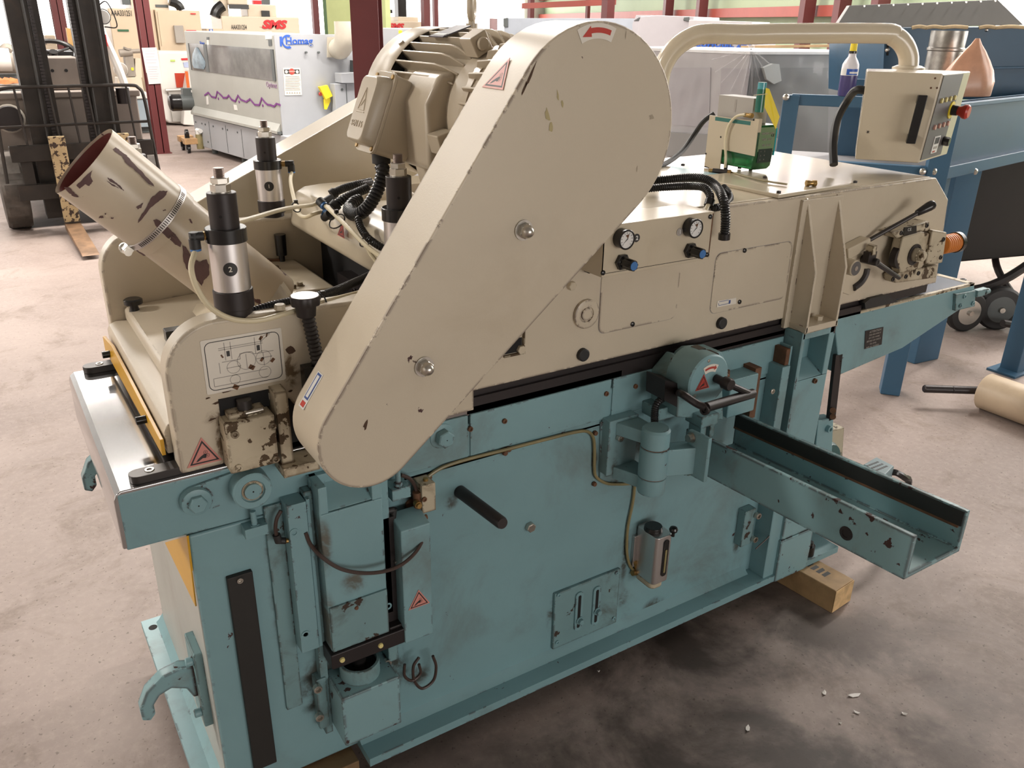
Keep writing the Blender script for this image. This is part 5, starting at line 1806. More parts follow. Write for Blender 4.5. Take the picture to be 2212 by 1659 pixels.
b.cyl(at(700, 470, y=1.90), at(712, 462, y=1.88), .010)
b.obj('tee_fitting', MC, 'black and blue push-in fittings')
def cable_tie(p, d, r, tail=None):
    b = B(BLACK)
    b.torus(p, d, r, .0016, 18, 6)
    b.obox(p+Z*(r+.002), X*.004, Y*.004, Z*.004)
    b.obj('cable_tie', MC)
cable_tie(at(640, 448, y=1.97), V((.8, .6, .2)), .012)
cable_tie(at(728, 478, y=1.79), V((.5, .2, -.6)), .020)
cable_tie(at(789, 522, y=1.64), V((.5, .2, -.6)), .013)
cable_tie(at(698, 648, y=1.53), V((.9, .1, .2)), .013)
tube_px([(536, 676, 1.53), (570, 665, 1.535), (610, 655, 1.54), (660, 645, 1.56), (710, 633, 1.60), (755, 615, 1.65), (800, 594, 1.70), (840, 570, 1.74)], .0088, HOSE, 'corrugated_hose', 'black corrugated hose behind cylinder 2', .0058)
# conduit from the terminal box
tb0 = mid+ed*(Hh*.92)-nrm*.035
tube_px([tb0+Z*.01, tb0-Z*.03, (828, 365, 1.70), (818, 405, 1.70), (800, 440, 1.715), (780, 460, 1.735), (762, 463, 1.78), (754, 452, 1.82), (764, 438, 1.84), (778, 432, 1.85)], .0145, HOSE, 'conduit', 'thick black conduit from the terminal box', .008)
B(RUBBER).cyl(tb0+Z*.012, tb0-Z*.018, .020).obj('conduit_nut', MC)
tube_px([(720, 417, 1.95), (745, 406, 1.96), (775, 398, 1.97), (800, 392, 2.0)], .0100, HOSE, 'corrugated_hose', None, .006)
tube_px([(722, 445, 1.88), (742, 430, 1.88), (770, 417, 1.89), (795, 406, 1.90)], .0110, HOSE, 'corrugated_hose', None, .006)
tube_px([(773, 470, 1.72), (780, 492, 1.70), (793, 512, 1.67), (812, 527, 1.64), (835, 540, 1.62)], .0085, HOSE, 'corrugated_hose', None, .0055)
b = B(RUBBER)
b.cyl(at(716, 421, y=1.95), at(724, 415, y=1.95), .013)
b.cyl(at(719, 449, y=1.88), at(728, 440, y=1.88), .014)
b.obj('hose_end', MC)
# threaded adjuster with thumb wheel in front of the near cheek plate
b = B(DKSTEEL)
s0, s1 = at(660, 660, y=1.475), at(691, 800, y=1.475)
prof = []
Ls = (s1-s0).length
n_ = 16
for k in range(n_): prof += [(Ls*k/n_, .0105), (Ls*(k+.5)/n_, .0135)]
prof.append((Ls, .011))
b.lathe(s0, s1-s0, prof, 16)
b.m(BLKMET).lathe(s0-Z*.002, Z, [(-.022, .012), (-.018, .018), (.004, .020)], 20)
rings = []
for t, q in ((0, .027), (.003, .028), (.015, .028), (.018, .027)):
    rings.append([s0+Z*(.002+t)+(X*cos(2*pi*j/40)+Y*sin(2*pi*j/40))*(q*(1 if j % 5 < 3 else .94)) for j in range(40)])
b.loft(rings)
b.m(STEEL_B).lathe(s0+Z*.020, Z, [(0, .0258), (.0006, .0255)], 32)
b.m(BLACK).obox(s1-Z*.02, X*.035, Y*.012, Z*.035)
b.obj('height_adjuster', MC, 'dark threaded adjuster with bright thumb wheel')
B(CREAM2).lathe(at(605, 668, z=1.247), Z, [(0, .011), (.008, .011), (.010, .009)], 8).obj('cap_nut', MC)

# ================================================================ hoses over the gauge panel
tube_px([(1395, 392, 1.74), (1440, 388, 1.70), (1490, 384, 1.64), (1525, 388, 1.585), (1548, 404, 1.54), (1562, 430, 1.475), (1567, 460, 1.455), (1567, 490, 1.452), (1565, 508, 1.452)], .0118, HOSE, 'corrugated_hose', 'black corrugated hose hanging over the gauge panel', .0062)
B(BLACK).pipe(at(1565, 504, y=1.452), at(1564, 517, y=1.452), .0148, .009).obj('hose_end', MC)
tube_px([(1395, 408, 1.70), (1440, 404, 1.66), (1490, 402, 1.60), (1520, 405, 1.55), (1533, 420, 1.52), (1534, 436, 1.505)], .0100, HOSE, 'corrugated_hose', None, .006)
B(BLACK).cyl(at(1534, 432, y=1.505), at(1531, 444, y=1.50), .0125).obj('hose_end', MC)
tube_px([(1531, 440, 1.50), (1524, 455, 1.49), (1519, 466, 1.48)], .0055)
tube_px([(1562, 404, 1.57), (1574, 418, 1.575), (1576, 432, 1.55), (1566, 444, 1.52), (1550, 448, 1.50), (1536, 450, 1.50)], .0095, HOSE, 'corrugated_hose', None, .006)
tube_px([(1395, 368, 2.02), (1440, 352, 2.06), (1475, 325, 2.10), (1500, 290, 2.12), (1520, 262, 2.10), (1543, 245, 2.08)], .0085, RUBBER, 'power_cable', 'black cable rising behind the lubricator')

# ================================================================ control box on its bent pipe
Lt = atd(1873, 154, 2.50)
fu = V((0.60, -0.80, 0))
fn = V((-0.80, -0.60, 0))
Rt = atp(2039, 152, Lt, fn)
Lb = atp(1847, 344, Lt, fn)
Rb = atp(1984, 352, Lt, fn)
zt, zb = Lt.z, (Lb.z+Rb.z)/2
gu = V((0.96, 0.27, 0)).normalized()
# slanted face: front edges from (Rt, Rb) run along gu
gn = gu.cross((Rb-Rt).normalized()).normalized()
G1 = atp(2098, 151, Rt, gn)
G2 = atp(2046, 331, Rt, gn)
bt = [V((Lt.x, Lt.y, zt)), V((Rt.x, Rt.y, zt)), V((G1.x, G1.y, zt)), V((G1.x, G1.y, zt))+(-fu*.16), V((Lt.x, Lt.y, zt))-fn*.20]
bbm = [V((Lb.x, Lb.y, zb)), V((Rb.x, Rb.y, zb)), V((G2.x, G2.y, zb)), V((G2.x, G2.y, zb))+(-fu*.16), V((Lb.x, Lb.y, zb))-fn*.20]
b = B(CREAM2)
b.loft([bbm, bt])
cbx = b.obj('control_box', MC, 'cream control box on a bent pipe', 0.004)
# keypad plate lies on the slanted face
def onface(s_, t_, off=.0012):
    top_, bot = bt[1].lerp(bt[2], s_), bbm[1].lerp(bbm[2], s_)
    return top_.lerp(bot, t_)
fN = (bt[2]-bt[1]).cross(bbm[1]-bt[1]).normalized()
if fN.dot(CAM-bt[1]) < 0: fN = -fN
fx = (bt[2]-bt[1]).normalized()
fy = (bt[1]-bbm[1]).normalized()
b = B(GREYP)
b.prism([onface(.03, .02), onface(.72, .02), onface(.72, .97), onface(.03, .97)], fN*.002)
kp = b.obj('keypad', cbx, 'grey keypad plate')
wF = (bt[2]-bt[1]).length
def btn(s_, t_, r, mt, h, nm, seg=20, lb=None):
    p = onface(s_, t_)+fN*.002
    b = B(mt)
    b.lathe(p, fN, [(0, r), (h*.8, r), (h, r*.85)], seg)
    return b.obj(nm, kp, lb)
for k in range(4): btn(.16+.15*k, .30-.004*k, .0075, LENS, .006, 'push_button', lb='yellow push button')
for k in range(4): btn(.18+.15*k, .60-.004*k, .0075, LENSP, .006, 'push_button', lb='pink push button')
p = onface(.62, .43)+fN*.002
b = B(YELLOW2)
b.lathe(p, fN, [(0, .026), (.003, .026)], 28)
b.m(BLACK).lathe(p+fN*.003, fN, [(0, .016), (.018, .015)], 20)
b.m(RED).lathe(p+fN*.020, fN, [(0, .013), (.010, .015), (.018, .021), (.028, .022), (.034, .017)], 28)
b.obj('stop_button', cbx, 'red mushroom stop button on yellow ring')
b = B(WHITE)
b.prism([onface(.30, .72), onface(.50, .72), onface(.50, .92), onface(.30, .92)], fN*.004)
b.m(INK).prism([onface(.33, .735)+fN*.004, onface(.47, .735)+fN*.004, onface(.47, .81)+fN*.004, onface(.33, .81)+fN*.004], fN*.0008)
b.m(INKGREY).prism([onface(.34, .84)+fN*.004, onface(.46, .84)+fN*.004, onface(.46, .87)+fN*.004, onface(.34, .87)+fN*.004], fN*.0008)
b.m(REDST).prism([onface(.34, .89)+fN*.004, onface(.42, .89)+fN*.004, onface(.42, .91)+fN*.004, onface(.34, .91)+fN*.004], fN*.0008)
b.obj('counter', kp, 'small white counter')
btn(.66, .80, .014, BLACK, .02, 'rotary_switch', 8)
# handle
h0, h1 = atp(1990, 214, Lt+fn*.001, fn), atp(1968, 298, Lt+fn*.001, fn)
dz_ = (h0-h1).normalized()
b = B(BLACK)
for q in (h0, h1):
    b.obox(q+fn*.017, fu*.013, dz_*.012, fn*.017)
b.prism([h0+dz_*.013+fn*.026+fu*k*.013 for k in (-1, 1)]+[h1-dz_*.013+fn*.026+fu*k*.013 for k in (1, -1)], fn*.012)
b.obj('handle', cbx, 'black bow handle', 0.002)
for px, py in ((2020, 169), (2011, 190), (2024, 190)):
    B(RUST).lathe(atp(px, py, Lt, fn), fn, [(0, .003), (.0006, .003)], 8).obj('paint_chip', cbx)
b = B(INK)
sc = atp(1875, 285, Lt, fn)
for k in range(6):
    a_ = radians(60*k+10)
    d = fu*cos(a_)+Z*sin(a_)
    n_ = fu*-sin(a_)+Z*cos(a_)
    b.face([sc+fn*.0006-n_*.0012, sc+fn*.0006+d*.007, sc+fn*.0006+n_*.0012])
b.obj('scuff_mark', cbx)
# pipe
pe = V((0, 0, 0))+(bt[1]*.42+bt[0]*.10+bt[2]*.18+bt[3]*.15+bt[4]*.15)
pe = atp(1962, 149, V((0, 0, zt)), Z)
zp = 1.742
r_p = .0305
dq = (pe-CAM).dot(FW)
sp0 = atd(1424, 190, 2.72)
rb = .145
top_l, top_r = V((sp0.x, sp0.y, 1.732)), V((pe.x, pe.y, zp))
hd = (top_r-top_l)
hd.z = 0
hd.normalize()
path = [V((sp0.x, sp0.y, 1.33)), V((sp0.x, sp0.y, 1.45)), V((sp0.x, sp0.y, 1.732-rb))]
path += [V((sp0.x, sp0.y, 1.732-rb))+hd*(rb*(1-cos(radians(a_))))+Z*(rb*sin(radians(a_))) for a_ in (22, 45, 68, 90)]
path += [top_l+hd*(rb+.12), top_l.lerp(top_r, .5)]
rb2 = .105
for a_ in (90, 67, 45, 22, 0):
    path.append(V((pe.x, pe.y, zp-rb2))-hd*(rb2*(1-cos(radians(a_))))+Z*(rb2*sin(radians(a_))))
path.append(V((pe.x, pe.y, zt+.002)))
b = B(CREAM2)
b.tube(path, r_p, 24, 6)
b.lathe((pe.x, pe.y, zt-.001), Z, [(0, .05), (.006, .05), (.012, .036)], 28)
b.obj('support_pipe', MC, 'cream bent support pipe', 0.0, smooth=50)
c_a = atp(1864, 197, Lt, fn)
tube_px([c_a-fn*.03+fu*.01, c_a-fu*.02-fn*.03, atd(1830, 218, 2.62), atd(1808, 260, 2.62), atd(1800, 310, 2.60), atd(1801, 356, 2.58)], .0125, RUBBER, 'power_cable', 'black cable looping out of the control box')
# ================================================================ things lying on or round the machine
ZT = 1.338
# lubricator unit: cream bracket, green oil tank, grey motor block, yellow tag
xl = 2.00
pl_ = at(1521, 361, z=ZT+.001)
xl = pl_.x
LU = thing('oil_lubricator', (xl+.05, pl_.y-.08, ZT), 'lubricator with green oil tank and yellow tag standing on the cream housing', 'lubricator')
yA = pl_.y                              # left end of the bracket
ptl, ptr = at(1529, 247, x=xl), at(1632, 263, x=xl)
yB = at(1630, 330, x=xl).y
zA = (ptl.z+ptr.z)/2
zL = at(1556, 322, x=xl).z
yleg = at(1556, 350, x=xl).y
b = B(CREAM2)
b.prism([V((xl, yA, ZT+.001)), V((xl, yA, zA)), V((xl, yB, zA)), V((xl, yB, zL-.004)), V((xl, yleg, zL)), V((xl, yleg, ZT+.001))], (.003, 0, 0))
b.box(xl, xl+.05, yA-.02, yA, ZT+.001, ZT+.004)
br = b.obj('bracket', LU, 'cream sheet bracket')
b = B(mat('green_slot', (.03, .16, .14), .4, var=0))
sl0, sl1 = at(1545, 256, x=xl-.0005), at(1621, 268, x=xl-.0005)
b.prism([V((xl-.0006, sl0.y, sl0.z+.005)), V((xl-.0006, sl1.y, sl0.z+.005)), V((xl-.0006, sl1.y, sl0.z-.006)), V((xl-.0006, sl0.y, sl0.z-.006))], (.0005, 0, 0))
b.obj('slot', br)
b = B(VOID)
for px, py in ((1531, 252), (1628, 259), (1557, 296), (1525, 332)):
    b.lathe(at(px, py, x=xl-.0003), -X, [(0, .003), (.0006, .003)], 8)
b.obj('bracket_bolt', br)
GREEN = mat('green_tank', (0.015, 0.115, 0.035), 0.15, var=0.25, vscale=14, trans=0.35, spec=0.5)
tx0, tx1 = xl+.004, at(1672, 330, y=yB).x
tz0 = ZT+.018
ztank = zA-.012
b = B(GREEN)
ins = .008
b.loft([rrect(((tx0+tx1)/2, (yA-.014+yB)/2, z), X, Y, (tx1-tx0)-i_, (yA-.014-yB)-i_, .010) for z, i_ in ((tz0, .016), (tz0+.010, .004), (tz0+.05, 0), (ztank, 0))])
tk = b.obj('tank', LU, 'dark green translucent oil tank', 0.002)
b = B(mat('tank_label', (0.16, 0.24, 0.13), 0.4, var=.1))
lx0, lx1 = tx0+.006, tx1-.006
b.box(lx0, lx1, yB-.0012, yB, tz0+.055, ztank-.006)
b.m(mat('dark_label', (.02, .035, .028), .4, var=0)).box(lx0+.004, lx1-.006, yB-.0020, yB, tz0+.022, tz0+.062)
lbp = b.obj('tank_label', tk, 'green label with dark switch plate')
for i, t in enumerate(('HYDRO LUB', 'MAX  2.0 L', 'OIL 32-68')):
    writing(t, .009, ((lx0+lx1)/2, yB-.0018, ztank-.024-i*.017), X, Z, INKGREY, 'label_text', tk)
writing('CE', .012, (lx1-.012, yB-.0018, ztank-.03), X, Z, INK, 'ce_mark', tk)
for i in range(6): writing(str(i+1), .006, (lx0+.014+(i % 2)*.016, yB-.0026, tz0+.055-(i//2)*.012), X, Z, INKGREY, 'dial_mark', tk)
b = B(mat('cyan_strip', (.02, .35, .40), .3, var=0))
b.box(tx1-.001, tx1+.004, yB+.002, yB+.012, tz0+.04, ztank-.01)
b.obj('side_strip', tk)
b = B(mat('pump_grey', (.40, .375, .345), .45, var=.03))
gy0, gy1 = at(1553, 250, x=xl+.02).y, at(1628, 255, x=xl+.02).y
zg = at(1590, 208, x=xl+.02).z
b.box(xl+.012, xl+.075, gy1, gy0, ztank, zg)
b.m(INKGREY).box(xl+.0112, xl+.012, (gy0+gy1)/2-.004, (gy0+gy1)/2+.004, zg-.045, zg-.008)
b.obj('pump_head', LU, 'grey pump head', 0.003)
b = B(mat('clear_cyan', (.10, .42, .48), .12, var=.15, vscale=20, trans=.3))
cpx = at(1640, 236, y=yB+.014)
czt = at(1642, 178, y=yB+.014).z
b.cyl((cpx.x, yB+.014, zg-.035), (cpx.x, yB+.014, czt), .0125)
b.m(mat('teal_cup', (.02, .16, .12), .2, var=.2)).cyl((cpx.x, yB+.014, zg-.036), (cpx.x, yB+.014, (czt+zg)/2+.005), .0130)
b.obj('pressure_column', LU, 'blue-green sight column')
b = B(BRASS)
f0 = at(1608, 248, x=xl-.004)
b.cyl(f0, f0-Y*.022, .0065)
b.hexa(f0-Y*.022, NY, .008, .010)
b.m(CREAM2).box(xl-.010, xl+.004, yB-.010, yB+.006, zA-.03, zA+.008)
b.obj('outlet_fitting', LU, 'brass outlet fitting')
pa = [at(*q, x=xl-.010) for q in ((1610, 247), (1590, 252), (1574, 272), (1567, 305), (1568, 340), (1566, 362))]
B(TUBE).tube(pa, .0042, 8).obj('oil_tube', LU, 'curved cream oil tube')
tg = [at(1655, 190, y=yB-.004), at(1662, 192, y=yB-.004), at(1684, 252, y=yB-.02), at(1676, 279, y=yB-.02), at(1652, 232, y=yB-.006)]
B(YELLOW2).prism(tg, (0, .0012, 0)).obj('tag', LU, 'bright yellow tag')
b = B(TUBE)
b.tube([at(1628, 206, y=yB-.002), at(1645, 204, y=yB-.004), at(1657, 203, y=yB-.006)], .0012, 6)
b.obj('tag_string', LU)
b = B(RUBBER)
for px, py in ((1568, 360), (1598, 358), (1622, 362)):
    p = at(px, py, z=ZT+.010)
    b.cyl((p.x, p.y, ZT+.001), (p.x, p.y, tz0+.002), .006)
b.obj('foot', LU)
b = B(DKSTEEL)
p0, p1 = at(1540, 369, z=ZT+.010), at(1572, 372, z=ZT+.010)
b.cyl(p0, p1, .008)
b.m(BRASS).cyl(p0-(p1-p0).normalized()*.012, p0, .006)
b.cyl(p1, p1+(p1-p0).normalized()*.010, .0075)
b.obj('inline_filter', LU, 'small grey inline filter')
B(OILTUBE).tube([at(1576, 371, z=ZT+.010), at(1620, 383, z=ZT+.013), at(1660, 392, z=ZT+.014), at(1700, 398, z=ZT+.014)], .0028, 8).obj('oil_tube', LU)

# brass nut lying on the lid
p = at(1750, 402, z=1.3475)
bn = B(BRASS)
bn.hexa(p+V((-.012, .006, .008)), V((.9, -.43, 0)), .0095, .010)
bn.cyl(p+V((-.003, .0017, .008)), p+V((.006, -.003, .008)), .007)
bn.hexa(p+V((.006, -.003, .008)), V((.9, -.43, 0)), .0095, .010)
o = bn.obj('brass_fitting', None, None, .0008)
tag(o, 'loose brass pipe fitting lying on the lid of the cream housing', 'fitting')

# wood block under the machine
b = B(mat('lumber', (0.40, 0.255, 0.125), 0.65, var=0.18, vscale=9, dirt=(0.12, 0.07, 0.03), dirt_a=.5, dirt_s=12, bump=.3, bump_s=60))
w1, w2 = at(1668, 1306, z=.002), at(1805, 1308, z=.002)
we = V((2.135, 1.295, 0))
wd = V((-.10, 1, 0)).normalized()
wn = V((wd.y, -wd.x, 0))
b.prism([we-wn*.050, we+wn*.055, we+wn*.055+wd*.62, we-wn*.050+wd*.62], (0, 0, .0885))
wb = b.obj('wood_block', None, None, .003)
tag(wb, 'short lumber block under the right end of the planing machine', 'wood block')
b = B(INK)
c = we+wd*.115+wn*.01+Z*.0888
for k in range(5):
    b.face([c+wd*(k*.022-.05)-wn*(.022-.002*k), c+wd*(k*.022-.036)-wn*.020, c+wd*(k*.022-.038)+wn*(.014+.004*(k % 2)), c+wd*(k*.022-.052)+wn*.012])
b.obj('stamp', wb, 'black grade stamp')
b = B(mat('lumber_split', (.60, .40, .20), .7, var=.2, vscale=30))
b.prism([we-wn*.050-wd*.001+Z*z for z in (.004, .086)]+[we+wn*.055-wd*.001+Z*z for z in (.086, .004)], -wd*.002)
b.obj('end_grain', wb, 'pale sawn end')

b = B(mat('lumber_dark', (0.20, 0.12, 0.055), 0.7, var=0.2, vscale=9))
b.box(0.30, 0.515, 1.46, 2.08, 0.0, 0.0893)
tag(b.obj('wood_block', None, None, .003), 'dark lumber block under the left end of the planing machine, by the bottom edge', 'wood block')
# paint flakes on the floor
FLK = mat('white_flake', (.72, .68, .64), .6, var=.05)
fl_px = ((1845, 1503, .020, .006, .2), (1780, 1498, .010, .005, 1.1), (1850, 1540, .009, .0035, -.6), (1953, 1543, .008, .004, -.4), (1815, 1563, .004, .003, 0), (1615, 1575, .012, .005, 1.2), (1293, 1451, .004, .0025, .2))
nms = ('largest white paint flake on the floor, right of the machine', 'upright-looking white flake just left of the largest flake', 'thin white flake just below the largest flake', 'white flake furthest right on the bare floor', 'tiny white flake below the thin flake', 'curled white flake nearest the bottom edge of the photo', 'tiny white speck close to the machine foot flange')
for (px, py, a_, c_, rot), nm in zip(fl_px, nms):
    p = at(px, py, z=.0)
    b = B(FLK)
    u_ = V((cos(rot-.6), sin(rot-.6), 0))
    v_ = V((-u_.y, u_.x, 0))
    b.loft([[p+u_*(a_*x*s_)+v_*(c_*y*1.6)+Z*(h_+.004*abs(x)*abs(x)*s_) for x, y in ((-1, 0), (-.4, .6), (.3, .7), (1, .1), (.5, -.6), (-.4, -.7))] for s_, h_ in ((1, .0005), (1, .002))])
    o = b.obj('paint_flake', None)
    tag(o, nm, 'paint flake', 'paint flakes on the floor')
# ================================================================ things behind, left half
IVORY = mat('ivory_machine', (0.58, 0.46, 0.33), 0.45, var=0.04, vscale=1.5)
IVORY2 = mat('ivory_pale', (0.64, 0.54, 0.42), 0.45, var=0.04, vscale=1.5)
WHITEM = mat('white_machine', (0.70, 0.67, 0.63), 0.4, var=.03)
GREYM = mat('grey_machine', (0.37, 0.37, 0.34), 0.42, var=.03)
GREYL = mat('grey_machine_light', (0.36, 0.37, 0.39), 0.42, var=.03)
DKGREY = mat('dark_grey', (0.09, 0.10, 0.10), 0.45, var=.05)
SMOKE = mat('smoked_window', (0.17, 0.165, 0.16), 0.12, var=.25, vscale=3)
PURPLE = mat('purple_line', (0.17, 0.03, 0.20), .5, var=0)
LOGOBLUE = mat('logo_blue', (.02, .09, .42), .4, var=0)
SIGNRED = mat('sign_red', (.55, .02, .025), .45, var=0)
TYRE = mat('dusty_tyre', (0.085, 0.072, 0.062), .8, var=.25, vscale=12)
FORKST = mat('forklift_steel', (0.026, 0.021, 0.018), .5, .3, var=.2, vscale=6, dirt=(.07, .045, .03), dirt_a=.5, dirt_s=6)
FORKY = mat('worn_yellow_fork', (0.48, 0.36, 0.20), .55, var=.15, chip=(.05, .03, .02), chip_t=.53, chip_s=26)
FORKB = mat('rusty_fork', (0.19, 0.11, 0.06), .55, .2, var=.3, vscale=8)
HOODM = mat('forklift_grey', (0.185, 0.152, 0.130), .55, var=.08)

# ---------------- forklift: faces the camera, mast plane at y = 8.3
FL = thing('forklift', (.84, 9.2, 0), 'dark forklift with raised mast rails, mesh backrest and forks on the floor', 'forklift')
ym = 8.3
for xa in (.485, 1.02):
    b = B(FORKST)
    s_ = 1 if xa < .8 else -1
    xi = xa if s_ > 0 else xa+.165
    b.box(xa, xa+.165, ym, ym+.03, .12, 3.0)
    b.box(xa, xa+.02, ym, ym+.18, .12, 3.0)
    b.box(xa+.145, xa+.165, ym, ym+.18, .12, 3.0)
    r = b.obj('mast_rail', FL, None, .004)
    b = B(FORKST)
    x2 = xa+.175 if s_ > 0 else xa-.075
    b.box(x2, x2+.065, ym+.05, ym+.16, .3, 3.0)
    b.obj('inner_rail', FL, None, .004)
for xc in (.66, .955):
    b = B(BLKMET)
    for k in range(90):
        z = .55+k*.026
        b.box(xc-.016, xc+.016, ym-.02+(k % 2)*.006, ym+.004+(k % 2)*.006, z, z+.021)
    b.obj('lift_chain', FL)
b = B(FORKST)
for z in (.62, .30):
    b.box(.30, 1.42, ym-.09, ym-.02, z, z+.13)
b.box(.36, .45, ym-.07, ym-.02, .3, .75)
b.box(1.27, 1.36, ym-.07, ym-.02, .3, .75)
b.box(.80, .86, ym-.05, ym, .3, .62)
b.obj('fork_carriage', FL, None, .005)
b = B(FORKST)
R = .10
yb_ = ym-.06
b.tube([(.235, yb_, .45), (.25, yb_, .80), (.27, yb_, 1.09), (.30, yb_, 1.175), (.40, yb_, 1.207), (.8, yb_, 1.210), (1.28, yb_, 1.210), (1.375, yb_, 1.185), (1.408, yb_, 1.10), (1.425, yb_, .80), (1.445, yb_, .42)], .014, 8)
b.tube([(.25, yb_, .90), (.8, yb_, .905), (1.415, yb_, .905)], .012, 8)
bk_ = b.obj('load_backrest', FL, 'dark bar load backrest')
for x in (.43, .68, .83, .97, 1.28):
    B(FORKST).tube([(x-.005, yb_, 1.205), (x+.015, yb_, .60)], .009, 8).obj('backrest_bar', bk_)
def fork(x):
    b = B(FORKY)
    b.prism([V((x, ym-.14, z)) for z in (.10, .82)]+[V((x+.125, ym-.14, z)) for z in (.82, .10)], (0, .05, 0))
    f = b.obj('fork', FL, 'worn yellow-brown fork', .004)
    b = B(FORKB)
    b.prism([V((x, ym-.09, .03)), V((x, ym-.09, .085)), V((x, ym-.17, .085)), V((x, ym-1.12, .045)), V((x, ym-1.15, .03))], (.125, 0, 0))
    b.obj('fork_blade', f, None, .003)
fork(.597)
fork(1.10)
# body
b = B(HOODM)
b.box(.40, 1.30, 8.75, 9.9, .45, 1.02)
b.prism([V((.25, 8.72, .62)), V((1.43, 8.72, .62)), V((1.43, 8.72, 1.10)), V((.25, 8.72, 1.10))], (0, .10, 0))
b.box(.20, 1.46, 8.70, 8.86, 1.08, 1.14)
bo = b.obj('body', FL, 'grey-brown forklift front panel', .015)
b = B(HOODM)
b.prism([V((.67, 8.80, 1.14)), V((1.04, 8.80, 1.14)), V((1.01, 8.80, 1.27)), V((.99, 8.80, 1.42)), V((.73, 8.80, 1.42)), V((.69, 8.80, 1.27))], (0, .22, 0))
b.obj('steering_cowl', FL, 'grey steering cowl', .02)
b = B(VOID)
for x in (.78, .89): b.lathe((x, 8.799, 1.305), NY, [(0, .014), (.002, .014)], 12)
b.obj('cowl_hole', FL)
b = B(BLACK)
wc = V((.845, 9.12, 1.435))
wax = V((.0, -.55, .84))
b.torus(wc, wax, .185, .021, 32, 8)
for a_ in (30, 150, 270):
    a__, u_, v_ = frame(wax)
    b.tube([wc, wc+(u_*cos(radians(a_))+v_*sin(radians(a_)))*.16], .012, 6)
b.cyl(wc-wax*.2, wc+wax*.02, .035)
b.obj('steering_wheel', FL, 'black steering wheel')
b = B(BLACK)
for k in range(5): b.box(.58, .80, 9.05, 9.07, 1.20+k*.05, 1.225+k*.05)
b.obj('louvre', FL)
b = B(BLACK)
b.box(.55, 1.15, 9.6, 9.75, 1.0, 1.45)
b.obj('seat', FL, 'black seat back', .03)
b = B(FORKST)
b.box(.30, 1.40, 8.55, 9.0, .25, .62)
b.box(.33, 1.37, 9.0, 10.2, .25, 1.0)
b.obj('chassis', FL)
def tyre(x, nm):
    t = B(TYRE)
    R_ = .335
    rings = []
    seg = 44
    for tt, rr_ in ((-.10, R_*.80), (-.095, R_*.95), (-.07, R_), (.07, R_), (.095, R_*.95), (.10, R_*.80)):
        rings.append([V((x+tt, 8.62+cos(2*pi*k/seg)*rr_*(1 if (k % 4) < 3 or abs(tt) > .08 else .93), R_+sin(2*pi*k/seg)*rr_*(1 if (k % 4) < 3 or abs(tt) > .08 else .93))) for k in range(seg)])
    t.loft(rings)
    t.m(FORKST).lathe((x-.101, 8.62, R_), X, [(0, R_*.55), (.202, R_*.55)], 24)
    t.obj('tyre', FL, nm)
tyre(.28, 'dusty left front tyre')
tyre(1.38, 'dusty right front tyre')
b = B(BLACK)
b.lathe((1.20, 8.42, 1.75), NY, [(0, .05), (.05, .062), (.06, .062)], 20)
b.m(WHITE).lathe((1.20, 8.358, 1.75), NY, [(0, .055), (.004, .05)], 20)
b.m(BLKMET).tube([(1.17, 8.36, 1.83), (1.24, 8.30, 1.86), (1.29, 8.30, 1.68), (1.20, 8.36, 1.67)], .005, 6)
b.obj('headlight', FL, 'round headlight with wire guard')
B(BLKMET).cyl((1.26, 8.36, 1.05), (1.26, 8.36, 1.18), .055).obj('tilt_cylinder', FL)
B(BLKMET).cyl((.36, 8.5, .95), (.36, 8.4, .95), .10).obj('round_lamp', FL)
b = B(mat('hydraulic_hose', (.02, .018, .016), .5, var=0))
for x in (.60, 1.00, 1.13):
    b.tube([(x, ym-.02, 3.0), (x+.01, ym-.03, 1.6), (x+.005, ym-.02, .8)], .012, 6)
b.obj('hydraulic_hose', FL)
b = B(mat('forklift_lamp', (.30, .27, .23), .4, var=.1))
b.lathe((.37, 8.70, .93), NY, [(0, .11), (.05, .12), (.06, .10)], 24)
b.obj('lamp', FL)
b = B(mat('overhead_post', (.62, .58, .54), .5, var=.05))
b.tube([(1.42, 8.9, .6), (1.37, 8.95, 1.2), (1.26, 9.05, 1.65)], .035, 8)
b.m(SIGNRED).obox(V((1.255, 8.98, 1.55)), X*.03, Y*.03, Z*.05)
b.obj('side_post', FL, 'pale post with red light beside the mast')

# ---------------- machines along the back, left
def onpl(px, py, p0, n): return atp(px, py, p0, n)
# big ivory router carrying AAA331251
yr = 17.0
RO = thing('panel_router', (3.3, 17.6, 0), 'ivory woodworking machine with number AAA331251 behind the red column', 'machine')
q = lambda px, py, y=yr: at(px, py, y=y)
b = B(IVORY)
b.box(q(233, 20).x, q(332, 20).x, yr, yr+.9, 0, q(260, 18).z)
b.obj('left_cabinet', RO, None, .02)
b = B(IVORY)
b.box(q(333, 20).x, q(429, 20).x, yr-.06, yr+.9, 0, q(380, 22).z)
b.m(mat('seam_brown', (.30, .22, .15), .6, var=0)).box(q(336, 20).x, q(336, 20).x+.012, yr-.064, yr-.05, q(336, 100).z, q(336, 25).z)
b.obj('right_cabinet', RO, None, .02)
b = B(IVORY2)
b.box(q(285, 5).x, q(366, 5).x, yr+.1, yr+.7, q(300, 20).z, 2.6)
b.m(DKGREY).box(q(337, 5).x, q(364, 5).x, yr+.09, yr+.12, q(350, 16).z, q(350, 10).z)
b.box(q(266, 5).x, q(283, 5).x, yr+.1, yr+.3, q(266, 10).z, 2.4)
b.obj('head_unit', RO)
b = B(BLACK)
b.tube([q(366, 3), q(380, 8), q(388, 15), q(391, 22)], .075, 10)
b.obj('suction_hose', RO, 'black curved hose')
